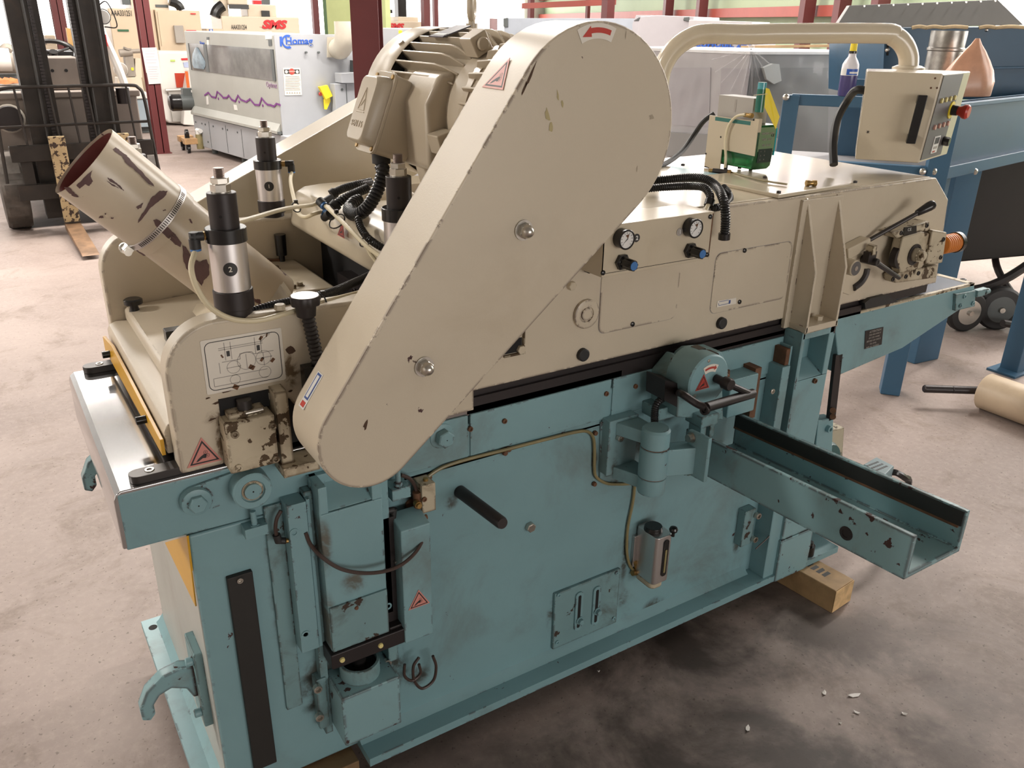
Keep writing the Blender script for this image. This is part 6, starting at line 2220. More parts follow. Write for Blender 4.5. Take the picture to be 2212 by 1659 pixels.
writing('AAA331251', .125, V((q(263, 29).x, yr-.012, q(263, 29).z)), X, Z, INK, 'serial_text', RO, bold=.001, sx=.55)
b = B(mat('green_sign', (.03, .11, .05), .5, var=0))
b.box(q(254, 66).x, q(278, 66).x, yr-.012, yr, q(266, 68).z, q(266, 63.5).z)
b.obj('green_label', RO, 'small green label')
b = B(SIGNRED)
yy = yr-.075
b.box(q(404, 75, yy).x, q(425, 75, yy).x, yy, yy+.012, q(414, 84, yy).z, q(414, 65, yy).z)
rs = b.obj('red_sign', RO, 'red sign with letter A')
writing('A', .11, V((q(411, 79, yy).x, yy-.004, q(411, 79, yy).z)), X, Z, WHITE, 'sign_letter', RO, bold=.004)
b = B(mat('switch_grey', (.32, .29, .26), .5, var=.05))
b.box(q(376, 70, yy).x, q(396, 70, yy).x, yy-.06, yy+.01, q(386, 93, yy).z, q(386, 55, yy).z)
b.obj('switch_box', RO, 'grey switch box', .01)
b = B(SIGNRED).box(q(412, 30, yy).x, q(423, 30, yy).x, yy, yy+.012, q(417, 31, yy).z, q(417, 28.5, yy).z)
b.obj('red_label', RO)
# small drill head with a fan pulley in front of it
yd = 16.0
DH = thing('drill_unit', (2.75, 16.1, 0), 'grey drilling unit with round pulley cover, left of the papered column', 'machine')
q = lambda px, py, y=yd: at(px, py, y=y)
GRIM = mat('grey_iron', (.30, .26, .22), .5, .2, var=.15)
b = B(IVORY2)
b.prism([q(254, 202), q(254, 168), q(305, 166), q(312, 200)], (0, .3, 0))
b.prism([q(292, 170), q(292, 126), q(304, 126), q(308, 168)], (0, .3, 0))
b.box(q(256, 200).x, q(308, 200).x, yd+.05, yd+.28, 0, q(256, 200).z+.02)
b.obj('stand', DH, None, .01)
b = B(GRIM)
b.lathe(q(260, 150), NY, [(0, .08), (.06, .10), (.07, .08)], 24)
b.m(WHITEM).torus(q(260, 150)-Y*.03, Y, .10, .012, 24, 6)
b.obj('pulley_cover', DH, 'round pulley cover')
b = B(GRIM)
b.cyl(q(262, 112), q(302, 110), .035)
b.cyl(q(258, 115), q(285, 112), .06)
b.cyl(q(275, 108), q(276, 104), .07)
b.box(q(274, 150).x, q(292, 150).x, yd, yd+.2, q(280, 165).z, q(280, 118).z)
b.m(YELLOW2).box(q(283, 146).x, q(288, 146).x, yd-.01, yd, q(285, 152).z, q(285, 146).z)
b.obj('drill_head', DH)
# white machine with red doors
yw = 16.2
WM = thing('white_machine', (3.6, 16.6, 0), 'white machine with red doors and orange stripe beside the grey edge bander', 'machine')
q = lambda px, py, y=yw: at(px, py, y=y)
b = B(WHITEM)
b.prism([q(340, 114), q(346, 110), q(427, 112), q(427, 190), q(424, 272), q(366, 266), q(352, 258)], (0, .55, 0))
b.obj('housing', WM, None, .04)
b = B(WHITEM)
y2 = yw-.25
q2 = lambda px, py: at(px, py, y=y2)
b.prism([q2(408, 150), q2(445, 150), q2(445, 274), q2(396, 270), q2(400, 200)], (0, .6, 0))
b.obj('front_cabinet', WM, None, .02)
b = B(SIGNRED)
b.prism([q(391, 126), q(432, 124), q(432, 129), q(392, 130)], (0, -.015, 0))
b.obj('red_stripe', WM)
b = B(mat('red_door', (.45, .045, .02), .35, var=.1))
b.prism([q(377, 158), q(402, 158), q(405, 188), q(381, 189)], (0, -.015, 0))
b.prism([q2(414, 161), q2(446, 161), q2(446, 195), q2(418, 193)], (0, -.015, 0))
b.obj('red_door', WM, 'dark red window doors')
b = B(mat('orange_trim', (.62, .12, .02), .4, var=0))
b.prism([q2(399, 154), q2(405, 154), q2(412, 207), q2(406, 207)], (0, -.02, 0))
b.obj('orange_trim', WM, 'orange stripe')
b = B(mat('pale_steel', (.45, .43, .40), .35, .5, var=.1))
b.cyl(q(356, 195)-Y*.05, q(400, 193)-Y*.05, .03)
b.prism([q(362, 198), q(400, 196), q(402, 262), q(372, 262)], (0, -.06, 0))
b.obj('lower_guard', WM)
b = B(mat('pale_blue_sheet', (.36, .40, .56), .4, var=.2))
b.prism([q(395, 135), q(432, 131), q(432, 146), q(398, 146)], (0, -.012, 0))
b.obj('blue_window', WM)
b = B(mat('lime_label', (.45, .58, .15), .4, var=0)).prism([q(368, 129), q(378, 129), q(378, 133), q(368, 133)], (0, -.012, 0))
b.obj('lime_label', WM)
# grey-blue bin
p = at(300, 255, z=0)
b = B(mat('grey_blue_bin', (.30, .36, .40), .45, var=.05))
b.box(at(286, 230, y=15.2).x, at(326, 230, y=15.2).x, 15.2, 15.8, .10, at(300, 206, y=15.2).z)
b.m(WHITEM).box(at(280, 206, y=15.2).x, at(328, 206, y=15.2).x, 15.16, 15.84, at(300, 213, y=15.2).z, at(300, 203, y=15.2).z)
b.m(DKGREY).box(at(287, 206, y=15.2).x, at(325, 206, y=15.2).x, 15.3, 15.7, 0, .12)
tag(b.obj('storage_bin', None, None, .01), 'pale blue-grey bin with light lid standing left of the papered column', 'bin')

# ivory gantry routers with red lettering
def gantry(name, lab, y, serial, x_l, x_r, zt, zb, logo_x, logo_s, ser):
    t = thing(name, ((x_l+x_r)/2, y+.5, 0), lab, 'machine')
    b = B(IVORY2)
    b.box(x_l, x_r, y, y+.8, zb, zt)
    b.obj('beam', t, None, .02)
    b = B(IVORY)
    b.box(x_l+.1, x_l+.5, y+.1, y+.7, 0, zb+.01)
    b.box(x_r-.5, x_r-.1, y+.1, y+.7, 0, zb+.01)
    b.obj('leg', t)
    z_ = (zt+zb)/2
    l = writing('SMS', logo_s, (logo_x, y-.01, zt-logo_s*.72), X, Z, SIGNRED, 'logo_letters', t, .004, shear=.3, bold=.012*logo_s/.2, sx=1.35)
    if ser: writing(serial, .115, (ser, y-.012, Q_(516, 59).z), X, Z, INK, 'serial_text', t, bold=.001, sx=.52)
    return t
ys = 17.6
Q_ = lambda px, py, y=ys: at(px, py, y=y)
xl_, xr_ = Q_(478, 40).x, Q_(646, 40).x
gt = gantry('gantry_router', 'ivory gantry router with red lettering and number AAA331254, above the grey edge bander', ys, 'AAA331254', xl_, xr_, Q_(560, 36).z, 1.0, Q_(590, 50).x, .20, Q_(516, 59).x)
b = B(mat('tiny_text', (.45, .25, .18), .5, var=0))
for k in range(24): b.box(Q_(561, 58).x+.022*k, Q_(561, 58).x+.022*k+.014, ys-.008, ys, Q_(561, 58.7).z, Q_(561, 57.7).z)
b.obj('logo_subline', gt)
b = B(IVORY2)
b.box(Q_(482, 20).x, Q_(500, 20).x, ys+.2, ys+.7, Q_(500, 36).z, 2.45)
b.box(Q_(497, 20).x, Q_(540, 20).x, ys+.1, ys+.7, Q_(500, 10).z, 2.6)
b.box(Q_(541, 20).x, Q_(604, 20).x, ys+.2, ys+.7, Q_(500, 36).z, Q_(580, 10).z)
b.obj('spindle_head', gt, None, .02)
b = B(BLACK)
b.box(Q_(497, 12).x, Q_(539, 12).x, ys+.05, ys+.11, Q_(500, 19).z, Q_(500, 9.5).z)
b.obj('head_window', gt)
b = B(BLACK)
b.tube([Q_(466, 36)+Y*.1, Q_(469, 26)+Y*.1, Q_(475, 18)+Y*.1, Q_(484, 12)+Y*.1], .10, 10)
b.obj('suction_hose', gt, 'black curved hose')
b = B(BLACK)
b.box(Q_(571, 30).x, Q_(588, 30).x, ys+.15, ys+.21, Q_(580, 36).z, Q_(580, 23).z)
b.obj('cable_chain', gt)
b = B(SIGNRED)
b.box(Q_(557, 5).x, Q_(575, 5).x, ys+.3, ys+.4, Q_(560, 9).z, Q_(560, 0).z)
b.m(DKGREY).box(Q_(577, 5).x, Q_(594, 5).x, ys+.3, ys+.4, Q_(560, 9).z, 2.3)
b.obj('valve_block', gt)
b = B(IVORY)
b.box(Q_(434, 80).x, Q_(470, 80).x, ys-.5, ys, 0, Q_(450, 62, ys-.5).z)
b.m(LOGOBLUE).box(Q_(452, 68, ys-.5).x, Q_(460, 68, ys-.5).x, ys-.512, ys-.5, Q_(456, 72, ys-.5).z, Q_(456, 63, ys-.5).z)
b.obj('side_cabinet', gt)
writing('B', .075, (Q_(456, 67.7, ys-.5).x, ys-.517, Q_(456, 67.7, ys-.5).z), X, Z, WHITE, 'sign_letter', gt, bold=.002)
yt = 19.0
xl_, xr_ = Q_(831, 50, yt).x, Q_(912, 50, yt).x
g2 = gantry('gantry_router', 'second ivory gantry router with red lettering, right of the green partition', yt, '', xl_, xr_, Q_(860, 46, yt).z, .9, Q_(854, 56, yt).x, .155, None)
b = B(IVORY2)
b.box(Q_(868, 30, yt).x, Q_(912, 30, yt).x, yt+.2, yt+.7, Q_(868, 47, yt).z, Q_(868, 36, yt).z)
b.obj('spindle_head', g2, None, .02)
b = B(BLACK)
b.box(Q_(872, 10, yt).x, Q_(890, 10, yt).x, yt+.3, yt+.5, Q_(868, 37, yt).z, 2.6)
b.box(Q_(830, 24, yt).x, Q_(860, 24, yt).x, yt+.3, yt+.5, Q_(868, 29, yt).z, Q_(868, 21, yt).z)
b.obj('cable_chain', g2)

# ---------------- grey edge bander
h0, h1 = V((2.836, 12.869, 0)), V((3.106, 10.878, 0))
hu = (h1-h0).normalized()
hv = V((-hu.y, hu.x, 0))                 # into the machine, to the right
hn = -hv
EBX = thing('edge_bander', h0+hv*.8+hu*1.5, 'grey edge bander with blue lettering and purple wave line', 'machine')
G_ = lambda px, py: atp(px, py, h0, hn)
pc = G_(600, 180)
Lc_ = (pc-h0).dot(hu)                    # corner along the left face
ztop = (G_(593, 67).z+G_(424, 75).z)/2
zc = G_(612, 286).z
zbb = (G_(424, 249).z)
def hp_(s_, d, z): return h0+hu*s_+hv*d+Z*z
b = B(GREYL)
b.prism([hp_(-.02, -.02, .08), hp_(4.6, -.02, .08), hp_(4.6, 1.0, .08), hp_(-.02, 1.0, .08)], (0, 0, zbb-.08))
eb_ = b.obj('base', EBX, 'light grey base panels', .008)
b = B(DKGREY)
for s_ in (.55, 1.12, 1.62, 2.1):
    b.prism([hp_(s_, -.024, .10), hp_(s_+.006, -.024, .10), hp_(s_+.006, -.018, .10), hp_(s_, -.018, .10)], (0, 0, zbb-.14))
for s_ in (.07, .30, .42, .70, 1.02, 1.18, 1.5): 
    b.lathe(hp_(s_, -.02, zbb-.09), hn, [(0, .013), (.008, .012)], 10)
for s_ in (.1, .45): b.lathe(hp_(s_, -.02, .17), hn, [(0, .013), (.008, .012)], 10)
b.obj('panel_seam', eb_)
for s_ in (.4, 1.4, 2.4): B(DKGREY).cyl(hp_(s_, .08, 0), hp_(s_, .08, .085), .04).obj('machine_foot', EBX)
b = B(GREYM)
b.prism([hp_(0, 0, zc), hp_(Lc_, 0, zc), hp_(Lc_, .95, zc), hp_(0, .95, zc)], (0, 0, ztop-zc))
hd_ = b.obj('hood', EBX, 'grey hood of the edge bander', .012)
b = B(GREYL)
b.prism([hp_(Lc_-.001, 0, zbb-.02), hp_(Lc_+.015, 0, zbb-.02), hp_(Lc_+.015, 1.75, zbb-.02), hp_(Lc_-.001, 1.75, zbb-.02)], (0, 0, ztop+.01-zbb+.02))
fp = b.obj('end_panel', EBX, 'light grey end panel', .004)
zwt, zwb = G_(500, 106).z, G_(500, 170).z-.02
b = B(SMOKE)
zw0, zw1 = G_(595, 175).z, G_(593, 107).z
b.prism([hp_(.12, -.006, zw0), hp_(Lc_-.03, -.006, zw0), hp_(Lc_-.03, .02, zw0), hp_(.12, .02, zw0)], (0, 0, zw1-zw0))
sw_ = b.obj('smoked_window', hd_, 'long smoked window')
b = B(DKGREY)
for s0_, s1_ in ((.12, .14), (.66, .76), (Lc_-.10, Lc_-.03)):
    b.prism([hp_(s0_, -.012, zw0), hp_(s1_, -.012, zw0), hp_(s1_, .0, zw0), hp_(s0_, .0, zw0)], (0, 0, zw1-zw0))
b.obj('window_frame', sw_)
b = B(mat('bluish_bag', (.22, .30, .36), .3, var=.4, vscale=9))
rr_ = []
for k in range(7):
    t = k/6
    z = zw0+.03+t*(zw1-zw0)*.78
    w_ = .20*sin(pi*min(1, .25+t*.75))+.03
    rr_.append([hp_(.42+cos(2*pi*j/12)*w_*(1+.1*sin(j*2.3+k)), -.0125+sin(2*pi*j/12)*.008, z) for j in range(12)])
b.loft(rr_)
b.obj('plastic_bag', sw_, 'bluish plastic bag showing through the window')
b = B(DKGREY)
for zz, d0 in ((zc-.005, .0),):
    b.prism([hp_(.05, d0-.05, zz-.02), hp_(Lc_, d0-.05, zz-.02), hp_(Lc_, d0+.9, zz-.02), hp_(.05, d0+.9, zz-.02)], (0, 0, .03))
b.obj('lower_rail', EBX)
b = B(GREYM)
b.prism([hp_(.03, -.06, zc+.01), hp_(.03, -.005, zc+.09), hp_(.03, -.001, zc+.09), hp_(.03, -.001, zc-.04), hp_(.03, -.06, zc-.02)], hu*(Lc_-.05))
b.obj('hood_skirt', hd_)
# purple wave
b = B(PURPLE)
wv = [(442, 206), (450, 200), (457, 209), (466, 211), (469, 198), (477, 205), (482, 211), (490, 211), (494, 206), (500, 215), (508, 219), (514, 206), (520, 215), (532, 220), (540, 214), (550, 226), (560, 227), (565, 212), (573, 222), (578, 226), (585, 227), (592, 230), (597, 224), (606, 227)]
Wp = [atp(a_, c_, h0-hn*-.0045, hn) for a_, c_ in wv]
for p0, p1 in zip(Wp, Wp[1:]):
    d = (p1-p0).normalized()
    n_ = d.cross(hn)*.011
    b.prism([p0-n_-d*.006, p1-n_+d*.006, p1+n_+d*.006, p0+n_-d*.006], hn*.003)
for a_, c_ in ((472, 213), (517, 220), (568, 228)): b.lathe(atp(a_, c_, h0, hn), hn, [(0, .016), (.006, .016)], 10)
b.obj('wave_stripe', hd_, 'purple zigzag wave line')
def on_end(px, py): return atp(px, py, hp_(Lc_+.016, 0, 0), hu)
eN = hu
# end panel lettering
lc = on_end(646, 89)
writing('Homag', .108, lc, hv, Z, LOGOBLUE, 'logo_letters', fp, .003, bold=.002, sx=1.1)
b = B(LOGOBLUE)
a0, a1 = on_end(606, 79), on_end(634, 100)
uL = on_end(614, 90)
b.prism([on_end(604, 79), on_end(609, 79), on_end(609, 100), on_end(605, 100)], eN*.003)
for ang0, R_ in ((60, .075),):
    c_ = on_end(622, 90)
    o_ = arc(c_, hv, Z, R_, 60, 300, 14)+arc(c_-hv*.01, hv, Z, R_*.68, 300, 60, 14)
    b.prism(o_, eN*.003)
b.prism([on_end(622, 95.5), on_end(667, 93), on_end(667, 94.5), on_end(622, 97)], eN*.003)
b.obj('logo_emblem', fp, 'blue K-shaped emblem')
b = B(PAPER)
b.prism([on_end(611, 147), on_end(648, 147), on_end(652, 205), on_end(615, 206)], eN*.004)
b.m(INK).prism([on_end(613, 150)+eN*.004, on_end(646, 150)+eN*.004, on_end(647, 159)+eN*.004, on_end(614, 159.5)+eN*.004], eN*.002)
b.m(REDST).lathe(on_end(630, 154.5)+eN*.006, eN, [(0, .035), (.002, .034)], 16)
b.m(PAPER)
for px in (618, 641.5): b.lathe(on_end(px, 155)+eN*.006, eN, [(0, .018), (.002, .018)], 12)
b.m(INKGREY)
for k in range(9):
    p0, p1 = on_end(616, 165+k*3.6)+eN*.0045, on_end(646+(k % 3), 164.5+k*3.6)+eN*.0045
    b.cyl(p0, p1, .0028, seg=4)
for k in range(6):
    p_ = on_end(620+k*5.4, 200.5)+eN*.0045
    b.face([p_-hv*.013-Z*.010, p_+hv*.013-Z*.010, p_+Z*.014])
b.obj('warning_notice', fp, 'white warning notice with black header')
writing('DANGER', .022, on_end(630, 154.5)+eN*.0085, hv, Z, PAPER, 'notice_text', fp, .0005)
b = B(YELLOW2)
y0_ = on_end(695, 190)
b.prism([on_end(684, 187)+eN*.02, on_end(702, 183)+eN*.02, on_end(713, 207)+eN*.02, on_end(698, 214)+eN*.02], eN*.05)
b.prism([on_end(697, 214)+eN*.01, on_end(710, 210)+eN*.01, on_end(711, 218)+eN*.01, on_end(703, 236)+eN*.01, on_end(699, 236)+eN*.01], eN*.03)
b.m(REDST).lathe(on_end(690, 203)+eN*.02, eN, [(0, .025), (.02, .02)], 12)
b.obj('pedal_switch', fp, 'yellow hanging pedal switch', .004)
b = B(mat('duct_elbow', (.50, .46, .38), .45, var=.08))
e0_ = on_end(727, 105)
b.prism([on_end(706, 80), on_end(748, 80), on_end(750, 123), on_end(706, 124)], eN*.012)
b.tube([e0_, e0_+eN*.10, e0_+eN*.19+Z*.07, e0_+eN*.21+Z*.20, e0_+eN*.21+Z*.30], .115, 20, 5)
b.obj('suction_elbow', fp, 'round suction elbow')
b = B(GREYL)
q0 = on_end(720, 158)
b.prism([on_end(712, 180), on_end(757, 178), on_end(757, 250), on_end(716, 250)], eN*.12)
b.prism([on_end(722, 157), on_end(757, 155), on_end(757, 178), on_end(724, 178)], eN*.16)
b.obj('side_box', fp, None, .006)
b = B(DKGREY)
b.prism([on_end(736, 180)+eN*.12, on_end(737.5, 180)+eN*.12, on_end(741, 250)+eN*.12, on_end(739.5, 250)+eN*.12], eN*.004)
b.lathe(on_end(728, 192)+eN*.12, eN, [(0, .016), (.006, .016)], 12)
b.cyl(on_end(660, 113), on_end(660, 113)+eN*.03, .012)
b.cyl(on_end(687, 113), on_end(687, 113)+eN*.03, .012)
b.prism([on_end(756, 130), on_end(770, 130), on_end(770, 160), on_end(756, 170)], eN*.10)
b.obj('box_detail', fp)
b = B(WHITE)
for pts in (((447, 80), (451, 80), (452, 102), (448, 102)), ((573, 68), (587, 68), (588, 84), (574, 85)), ((446, 208), (450, 208), (451, 226), (447, 226)), ((505, 226), (511, 227), (513, 238), (507, 238))):
    b.prism([atp(a_, c_, h0, hn) for a_, c_ in pts], hn*.005)
b.m(DKGREY).prism([atp(a_, c_, h0, hn) for a_, c_ in ((447, 80), (452, 80), (452, 86), (447, 86))], hn*.006)
b.prism([atp(a_, c_, h0, hn) for a_, c_ in ((580, 86), (587, 86), (588, 99), (581, 99))], hn*.006)
b.obj('small_sticker', hd_)
writing('Homag', .055, atp(437, 93, h0, hn)+hn*.003, hu, Z, LOGOBLUE, 'logo_letters', hd_, .002)
writing('Optimat', .085, atp(587, 184, h0, hn)+hn*.003, hu, Z, mat('violet_ink', (.30, .20, .30), .5, var=0), 'model_letters', hd_, .002)
# motor sticking out at the far end
mo0 = hp_(-.05, .05, G_(420, 222).z)
b = B(DKGREY)
b.cyl(mo0+V((.05, 0, .0)), mo0-X*.20, .11)
b.m(BLACK).lathe(mo0-X*.20, -X, [(0, .115), (.12, .115), (.15, .09), (.16, .05)], 24)
b.m(DKGREY).obox(mo0+V((-.06, 0, .14)), X*.10, Y*.06, Z*.05)
b.m(WHITE).obox(mo0+V((-.02, -.065, .15)), X*.03, Y*.004, Z*.015)
b.obj('feed_motor', EBX, 'black motor sticking out of the end')
b = B(OILTUBE)
fg = hp_(.21, -.05, zbb-.24)
b.cyl(fg, fg-Z*.20, .05)
b.m(WHITE).cyl(fg, fg+Z*.05, .04)
b.cyl(fg+Z*.05-hu*.05, fg+Z*.05+hu*.08, .03)
b.obj('oil_glass', EBX, 'small oil glass on the base')
# lower rear part of the line that shows above the motor
r0, r1 = atd(826, 60, 9.6), atd(992, 56, 8.8)
b = B(GREYL)
dr = (r1-r0); dr.z = 0
dn_ = V((-dr.y, dr.x, 0)).normalized()
b.prism([V((r0.x, r0.y, 0)), V((r1.x, r1.y, 0)), V((r1.x, r1.y, 0))+dn_*.6, V((r0.x, r0.y, 0))+dn_*.6], (0, 0, r0.z))
b.m(YELLOW2).obox(V((r0.x, r0.y, r0.z-.04))+dr*.25, dr.normalized()*.03, dn_*.01, Z*.02)
o = b.obj('cabinet', None, None, .01)
tag(o, 'long pale grey cabinet top showing just above the big motor', 'cabinet')

# furniture dolly
DO = thing('furniture_dolly', (2.70, 12.85, 0), 'wooden furniture dolly with black casters at the left foot of the edge bander', 'dolly')
b = B(mat('dolly_wood', (.45, .27, .13), .6, var=.15, vscale=12))
b.box(2.60, 2.80, 12.62, 12.75, .12, .20)
b.box(2.60, 2.80, 12.95, 13.08, .12, .20)
b.box(2.62, 2.68, 12.74, 12.96, .14, .19)
b.obj('deck', DO, None, .006)
for x, y, z, up in ((2.65, 12.66, .05, 0), (2.65, 13.0, .05, 0), (2.66, 12.70, .27, 1)):
    b = B(BLACK)
    b.cyl((x-.02, y, z), (x+.02, y, z), .05)
    b.box(x-.03, x+.03, y-.02, y+.02, min(z, .12) if not up else .20, max(z, .12) if not up else .27)
    b.obj('caster', DO, None, .002)

# far left odds and ends
yq = 13.0
b = B(GRIM)
b.cyl(at(-10, 130, y=yq), at(30, 130, y=yq), .16)
b.m(WHITEM).cyl(at(-10, 128, y=yq-.1), at(22, 128, y=yq-.1), .14)
b.m(DKGREY).box(at(-10, 165, y=yq).x, at(40, 165, y=yq).x, yq, yq+.5, 0, at(0, 160, y=yq).z)
b.m(GRIM).cyl(at(20, 110, y=yq), at(26, 120, y=yq), .08)
b.tube([at(2, 112, y=yq-.1), at(14, 102, y=yq-.1), at(26, 108, y=yq-.1)], .05, 8)
o = b.obj('motor_pump', None)
tag(o, 'grey motor and pump set behind the forklift, at the left edge', 'motor')
b = B(mat('orange_rag', (.62, .17, .06), .8, var=.2, vscale=12))
c_ = at(14, 176, y=12.4)
b.loft([[c_+V((cos(2*pi*k/14)*.13*s_*(1+.2*sin(3*k)), sin(2*pi*k/14)*.10*s_, h_*(1+.4*sin(2*k)))) for k in range(14)] for s_, h_ in ((1, -.02), (.9, .02), (.4, .035))])
tag(b.obj('rag', None), 'bright orange rag lying on the cart behind the forklift', 'rag')
b = B(GRIM)
p = at(14, 181, y=12.4)
b.box(p.x-.4, p.x+.3, 12.1, 12.7, p.z-.05, p.z-.018)
for sx in (-.36, .26):
    for sy in (12.14, 12.66): b.cyl((p.x+sx, sy, 0), (p.x+sx, sy, p.z-.04), .02)
tag(b.obj('work_cart', None), 'grey steel cart behind the left side of the forklift', 'cart')
yy = 15.0
b = B(mat('yellow_board', (.50, .30, .11), .6, var=.15, vscale=2))
b.prism([at(143, 60, y=yy), at(158, 62, y=yy), at(176, 170, y=yy), at(160, 172, y=yy)], (0, .10, 0))
z0 = at(165, 171, y=yy)
b.box(z0.x-.06, z0.x+.10, yy, yy+.1, 0, z0.z+.02)
tag(b.obj('board', None), 'ochre-coloured board standing between the forklift mast rails', 'board')
yy = 20.0
b = B(IVORY2)
b.box(at(66, 80, y=yy).x, at(132, 80, y=yy).x, yy, yy+1, 0, at(90, 97, y=yy).z)
b.box(at(70, 80, y=yy).x, at(90, 80, y=yy).x, yy, yy+.5, at(90, 97, y=yy).z-.01, at(80, 72, y=yy).z)
b.m(GRIM).box(at(70, 60, y=yy).x, at(86, 60, y=yy).x, yy, yy+.4, at(80, 73, y=yy).z, at(80, 57, y=yy).z)
b.m(IVORY2).box(at(98, 80, y=yy).x, at(120, 80, y=yy).x, yy, yy+.5, at(90, 97, y=yy).z-.01, at(108, 76, y=yy).z)
tag(b.obj('far_machine', None, None, .02), 'cream machine seen far away between the forklift mast and second red column', 'machine')
# ================================================================ things behind, right half
BLUEM = mat('blue_machine', (0.030, 0.085, 0.150), 0.42, var=.06, vscale=2, dirt=(.04, .05, .06), dirt_a=.3)
BLUED = mat('blue_frame', (0.038, 0.105, 0.180), 0.42, var=.06, vscale=2)
LILAC = mat('lilac_grey', (0.37, 0.35, 0.37), .5, var=.03)
LILAC2 = mat('lilac_light', (0.44, 0.42, 0.43), .5, var=.03)
GREY3 = mat('machine_grey', (0.27, 0.265, 0.26), .5, var=.03)
FILM = mat('plastic_film', (.80, .80, .82), .12, var=0, alpha=.16, spec=.9)
ROOFG = mat('galvanised_grey', (.20, .197, .19), .5, .2, var=.06, vscale=3)
# ---------------- wide grey vacuum unit
V0, V1 = atd(1372, 36, 9.6), atd(1632, 46, 8.9)
VU = thing('vacuum_unit', ((V0.x+V1.x)/2, (V0.y+V1.y)/2+.4, 0), 'grey cabinet with blue lettering, standing behind the film-wrapped machine', 'machine')
vd = V((V1.x-V0.x, V1.y-V0.y, 0))
vl = vd.length
vd.normalize()
vn = V((-vd.y, vd.x, 0))
def vp(s_, d, z): return V((V0.x, V0.y, 0))+vd*s_+vn*d+Z*z
pv = V((V0.x, V0.y, 0))
K = lambda px, py: atp(px, py, pv, vn)
zt1, zt2 = K(1400, 34).z, K(1560, 46).z
b = B(LILAC)
b.prism([K(1380, 45)*1, K(1384, 36), K(1420, 33), K(1498, 36), K(1498, 46), vp(vl, 0, zt2-.12), vp(vl, 0, 0), vp(0, 0, 0)], vn*.8)
b.m(LILAC2).prism([vp((K(1490, 40)-pv).dot(vd), -.02, zt2-.10), vp(vl*.98, -.02, zt2-.10), vp(vl*.98, -.02, zt2), vp((K(1490, 40)-pv).dot(vd), -.02, zt2+.01)], vn*.6)
b.m(DKGREY).prism([K(1478, 37), K(1489, 36), K(1489, 47), K(1476, 44)], -vn*.01)
b.obj('cabinet', VU, None, .01)
t0_ = K(1548, 95)
writing('VACUMOBIL 260', .105, t0_-vn*.012, vd, Z, LOGOBLUE, 'model_letters', VU, .003, bold=.003)
b = B(WHITE)
b.prism([K(1566, 86), K(1581, 86), K(1581, 92), K(1566, 92)], -vn*.012)
b.m(INKGREY)
for k, (a_, c_) in enumerate(((1518, 91), (1528, 95), (1545, 91))): b.prism([K(a_, c_), K(a_+14, c_), K(a_+14, c_+1.5), K(a_, c_+1.5)], -vn*.010)
b.obj('label', VU)
# blue-grey machines left of it
L0, L1 = atd(1088, 42, 12.5), atd(1384, 48, 11.2)
b = B(mat('bluish_grey', (.34, .37, .42), .5, var=.05))
d_ = V((L1.x-L0.x, L1.y-L0.y, 0))
n_ = V((-d_.y, d_.x, 0)).normalized()
l0 = V((L0.x, L0.y, 0))
KK = lambda px, py: atp(px, py, l0, n_)
b.prism([KK(1089, 39), KK(1390, 40), V((L1.x, L1.y, 0)), l0], n_*.6)
b.m(DKGREY).prism([KK(1089, 40), KK(1098, 38), KK(1098, 58), KK(1089, 58)], -n_*.02)
b.m(LILAC).prism([KK(1374, 52), KK(1382, 33), KK(1412, 33), KK(1412, 120), KK(1374, 120)], -n_*.1)
b.m(DKGREY)
for k in range(4): b.prism([KK(1378+3*k, 44-2*k), KK(1398, 44-2*k), KK(1398, 45-2*k), KK(1378+3*k, 45-2*k)], -n_*.11)
tag(b.obj('grey_machine', None, None, .01), 'long blue-grey machine top seen between the big motor and the cabinet with blue lettering', 'machine')
p = atd(1066, 60, 10.5)
b = B(mat('mauve_post', (.20, .13, .13), .5, var=.1)).cyl((p.x, p.y, 0), (p.x, p.y, atd(1066, 40, 10.5).z), .05)
tag(b.obj('post', None), 'short mauve post behind the finned motor', 'post')
# lumber strips stacked on the wrapped machine's far side
WOODP = mat('pale_lumber', (.58, .40, .22), .6, var=.15, vscale=5)
for i, (py, d) in enumerate(((90.5, 7.4), (99.5, 7.4))):
    p0, p1 = atd(1600, py+2, d+.1), atd(1832, py-1, d-.5)
    b = B(WOODP)
    dd = (p1-p0)
    nn = V((-dd.y, dd.x, 0)).normalized()
    b.obox((p0+p1)/2+nn*.05, dd/2, nn*.05, Z*.011)
    if i == 0:
        p2 = p0+dd*.5
    o = b.obj('lumber_strip', None, None, .002)
    tag(o, ('upper' if i == 0 else 'lower')+' of two pale lumber strips under the cream bent pipe', 'lumber', 'lumber strips')
b = B(GREY3)
p0, p1 = atd(1590, 104, 7.55), atd(1840, 104, 6.95)
dd = (p1-p0); dd.z = 0
nn = V((-dd.y, dd.x, 0)).normalized()
zz = p0.z-.02
p0.z = p1.z = 0
b.prism([p0, p1, p1+nn*.25, p0+nn*.25], (0, 0, zz))
for s_ in (.05, .40, .75):
    q_ = p0+dd*s_
    b.m(VOID).prism([q_+Z*zz, q_+dd*.05+Z*zz, q_+dd*.05+nn*.1+Z*zz, q_+nn*.1+Z*zz], (0, 0, .004))
tag(b.obj('trestle', None), 'dark grey trestle carrying the lumber strips', 'trestle')

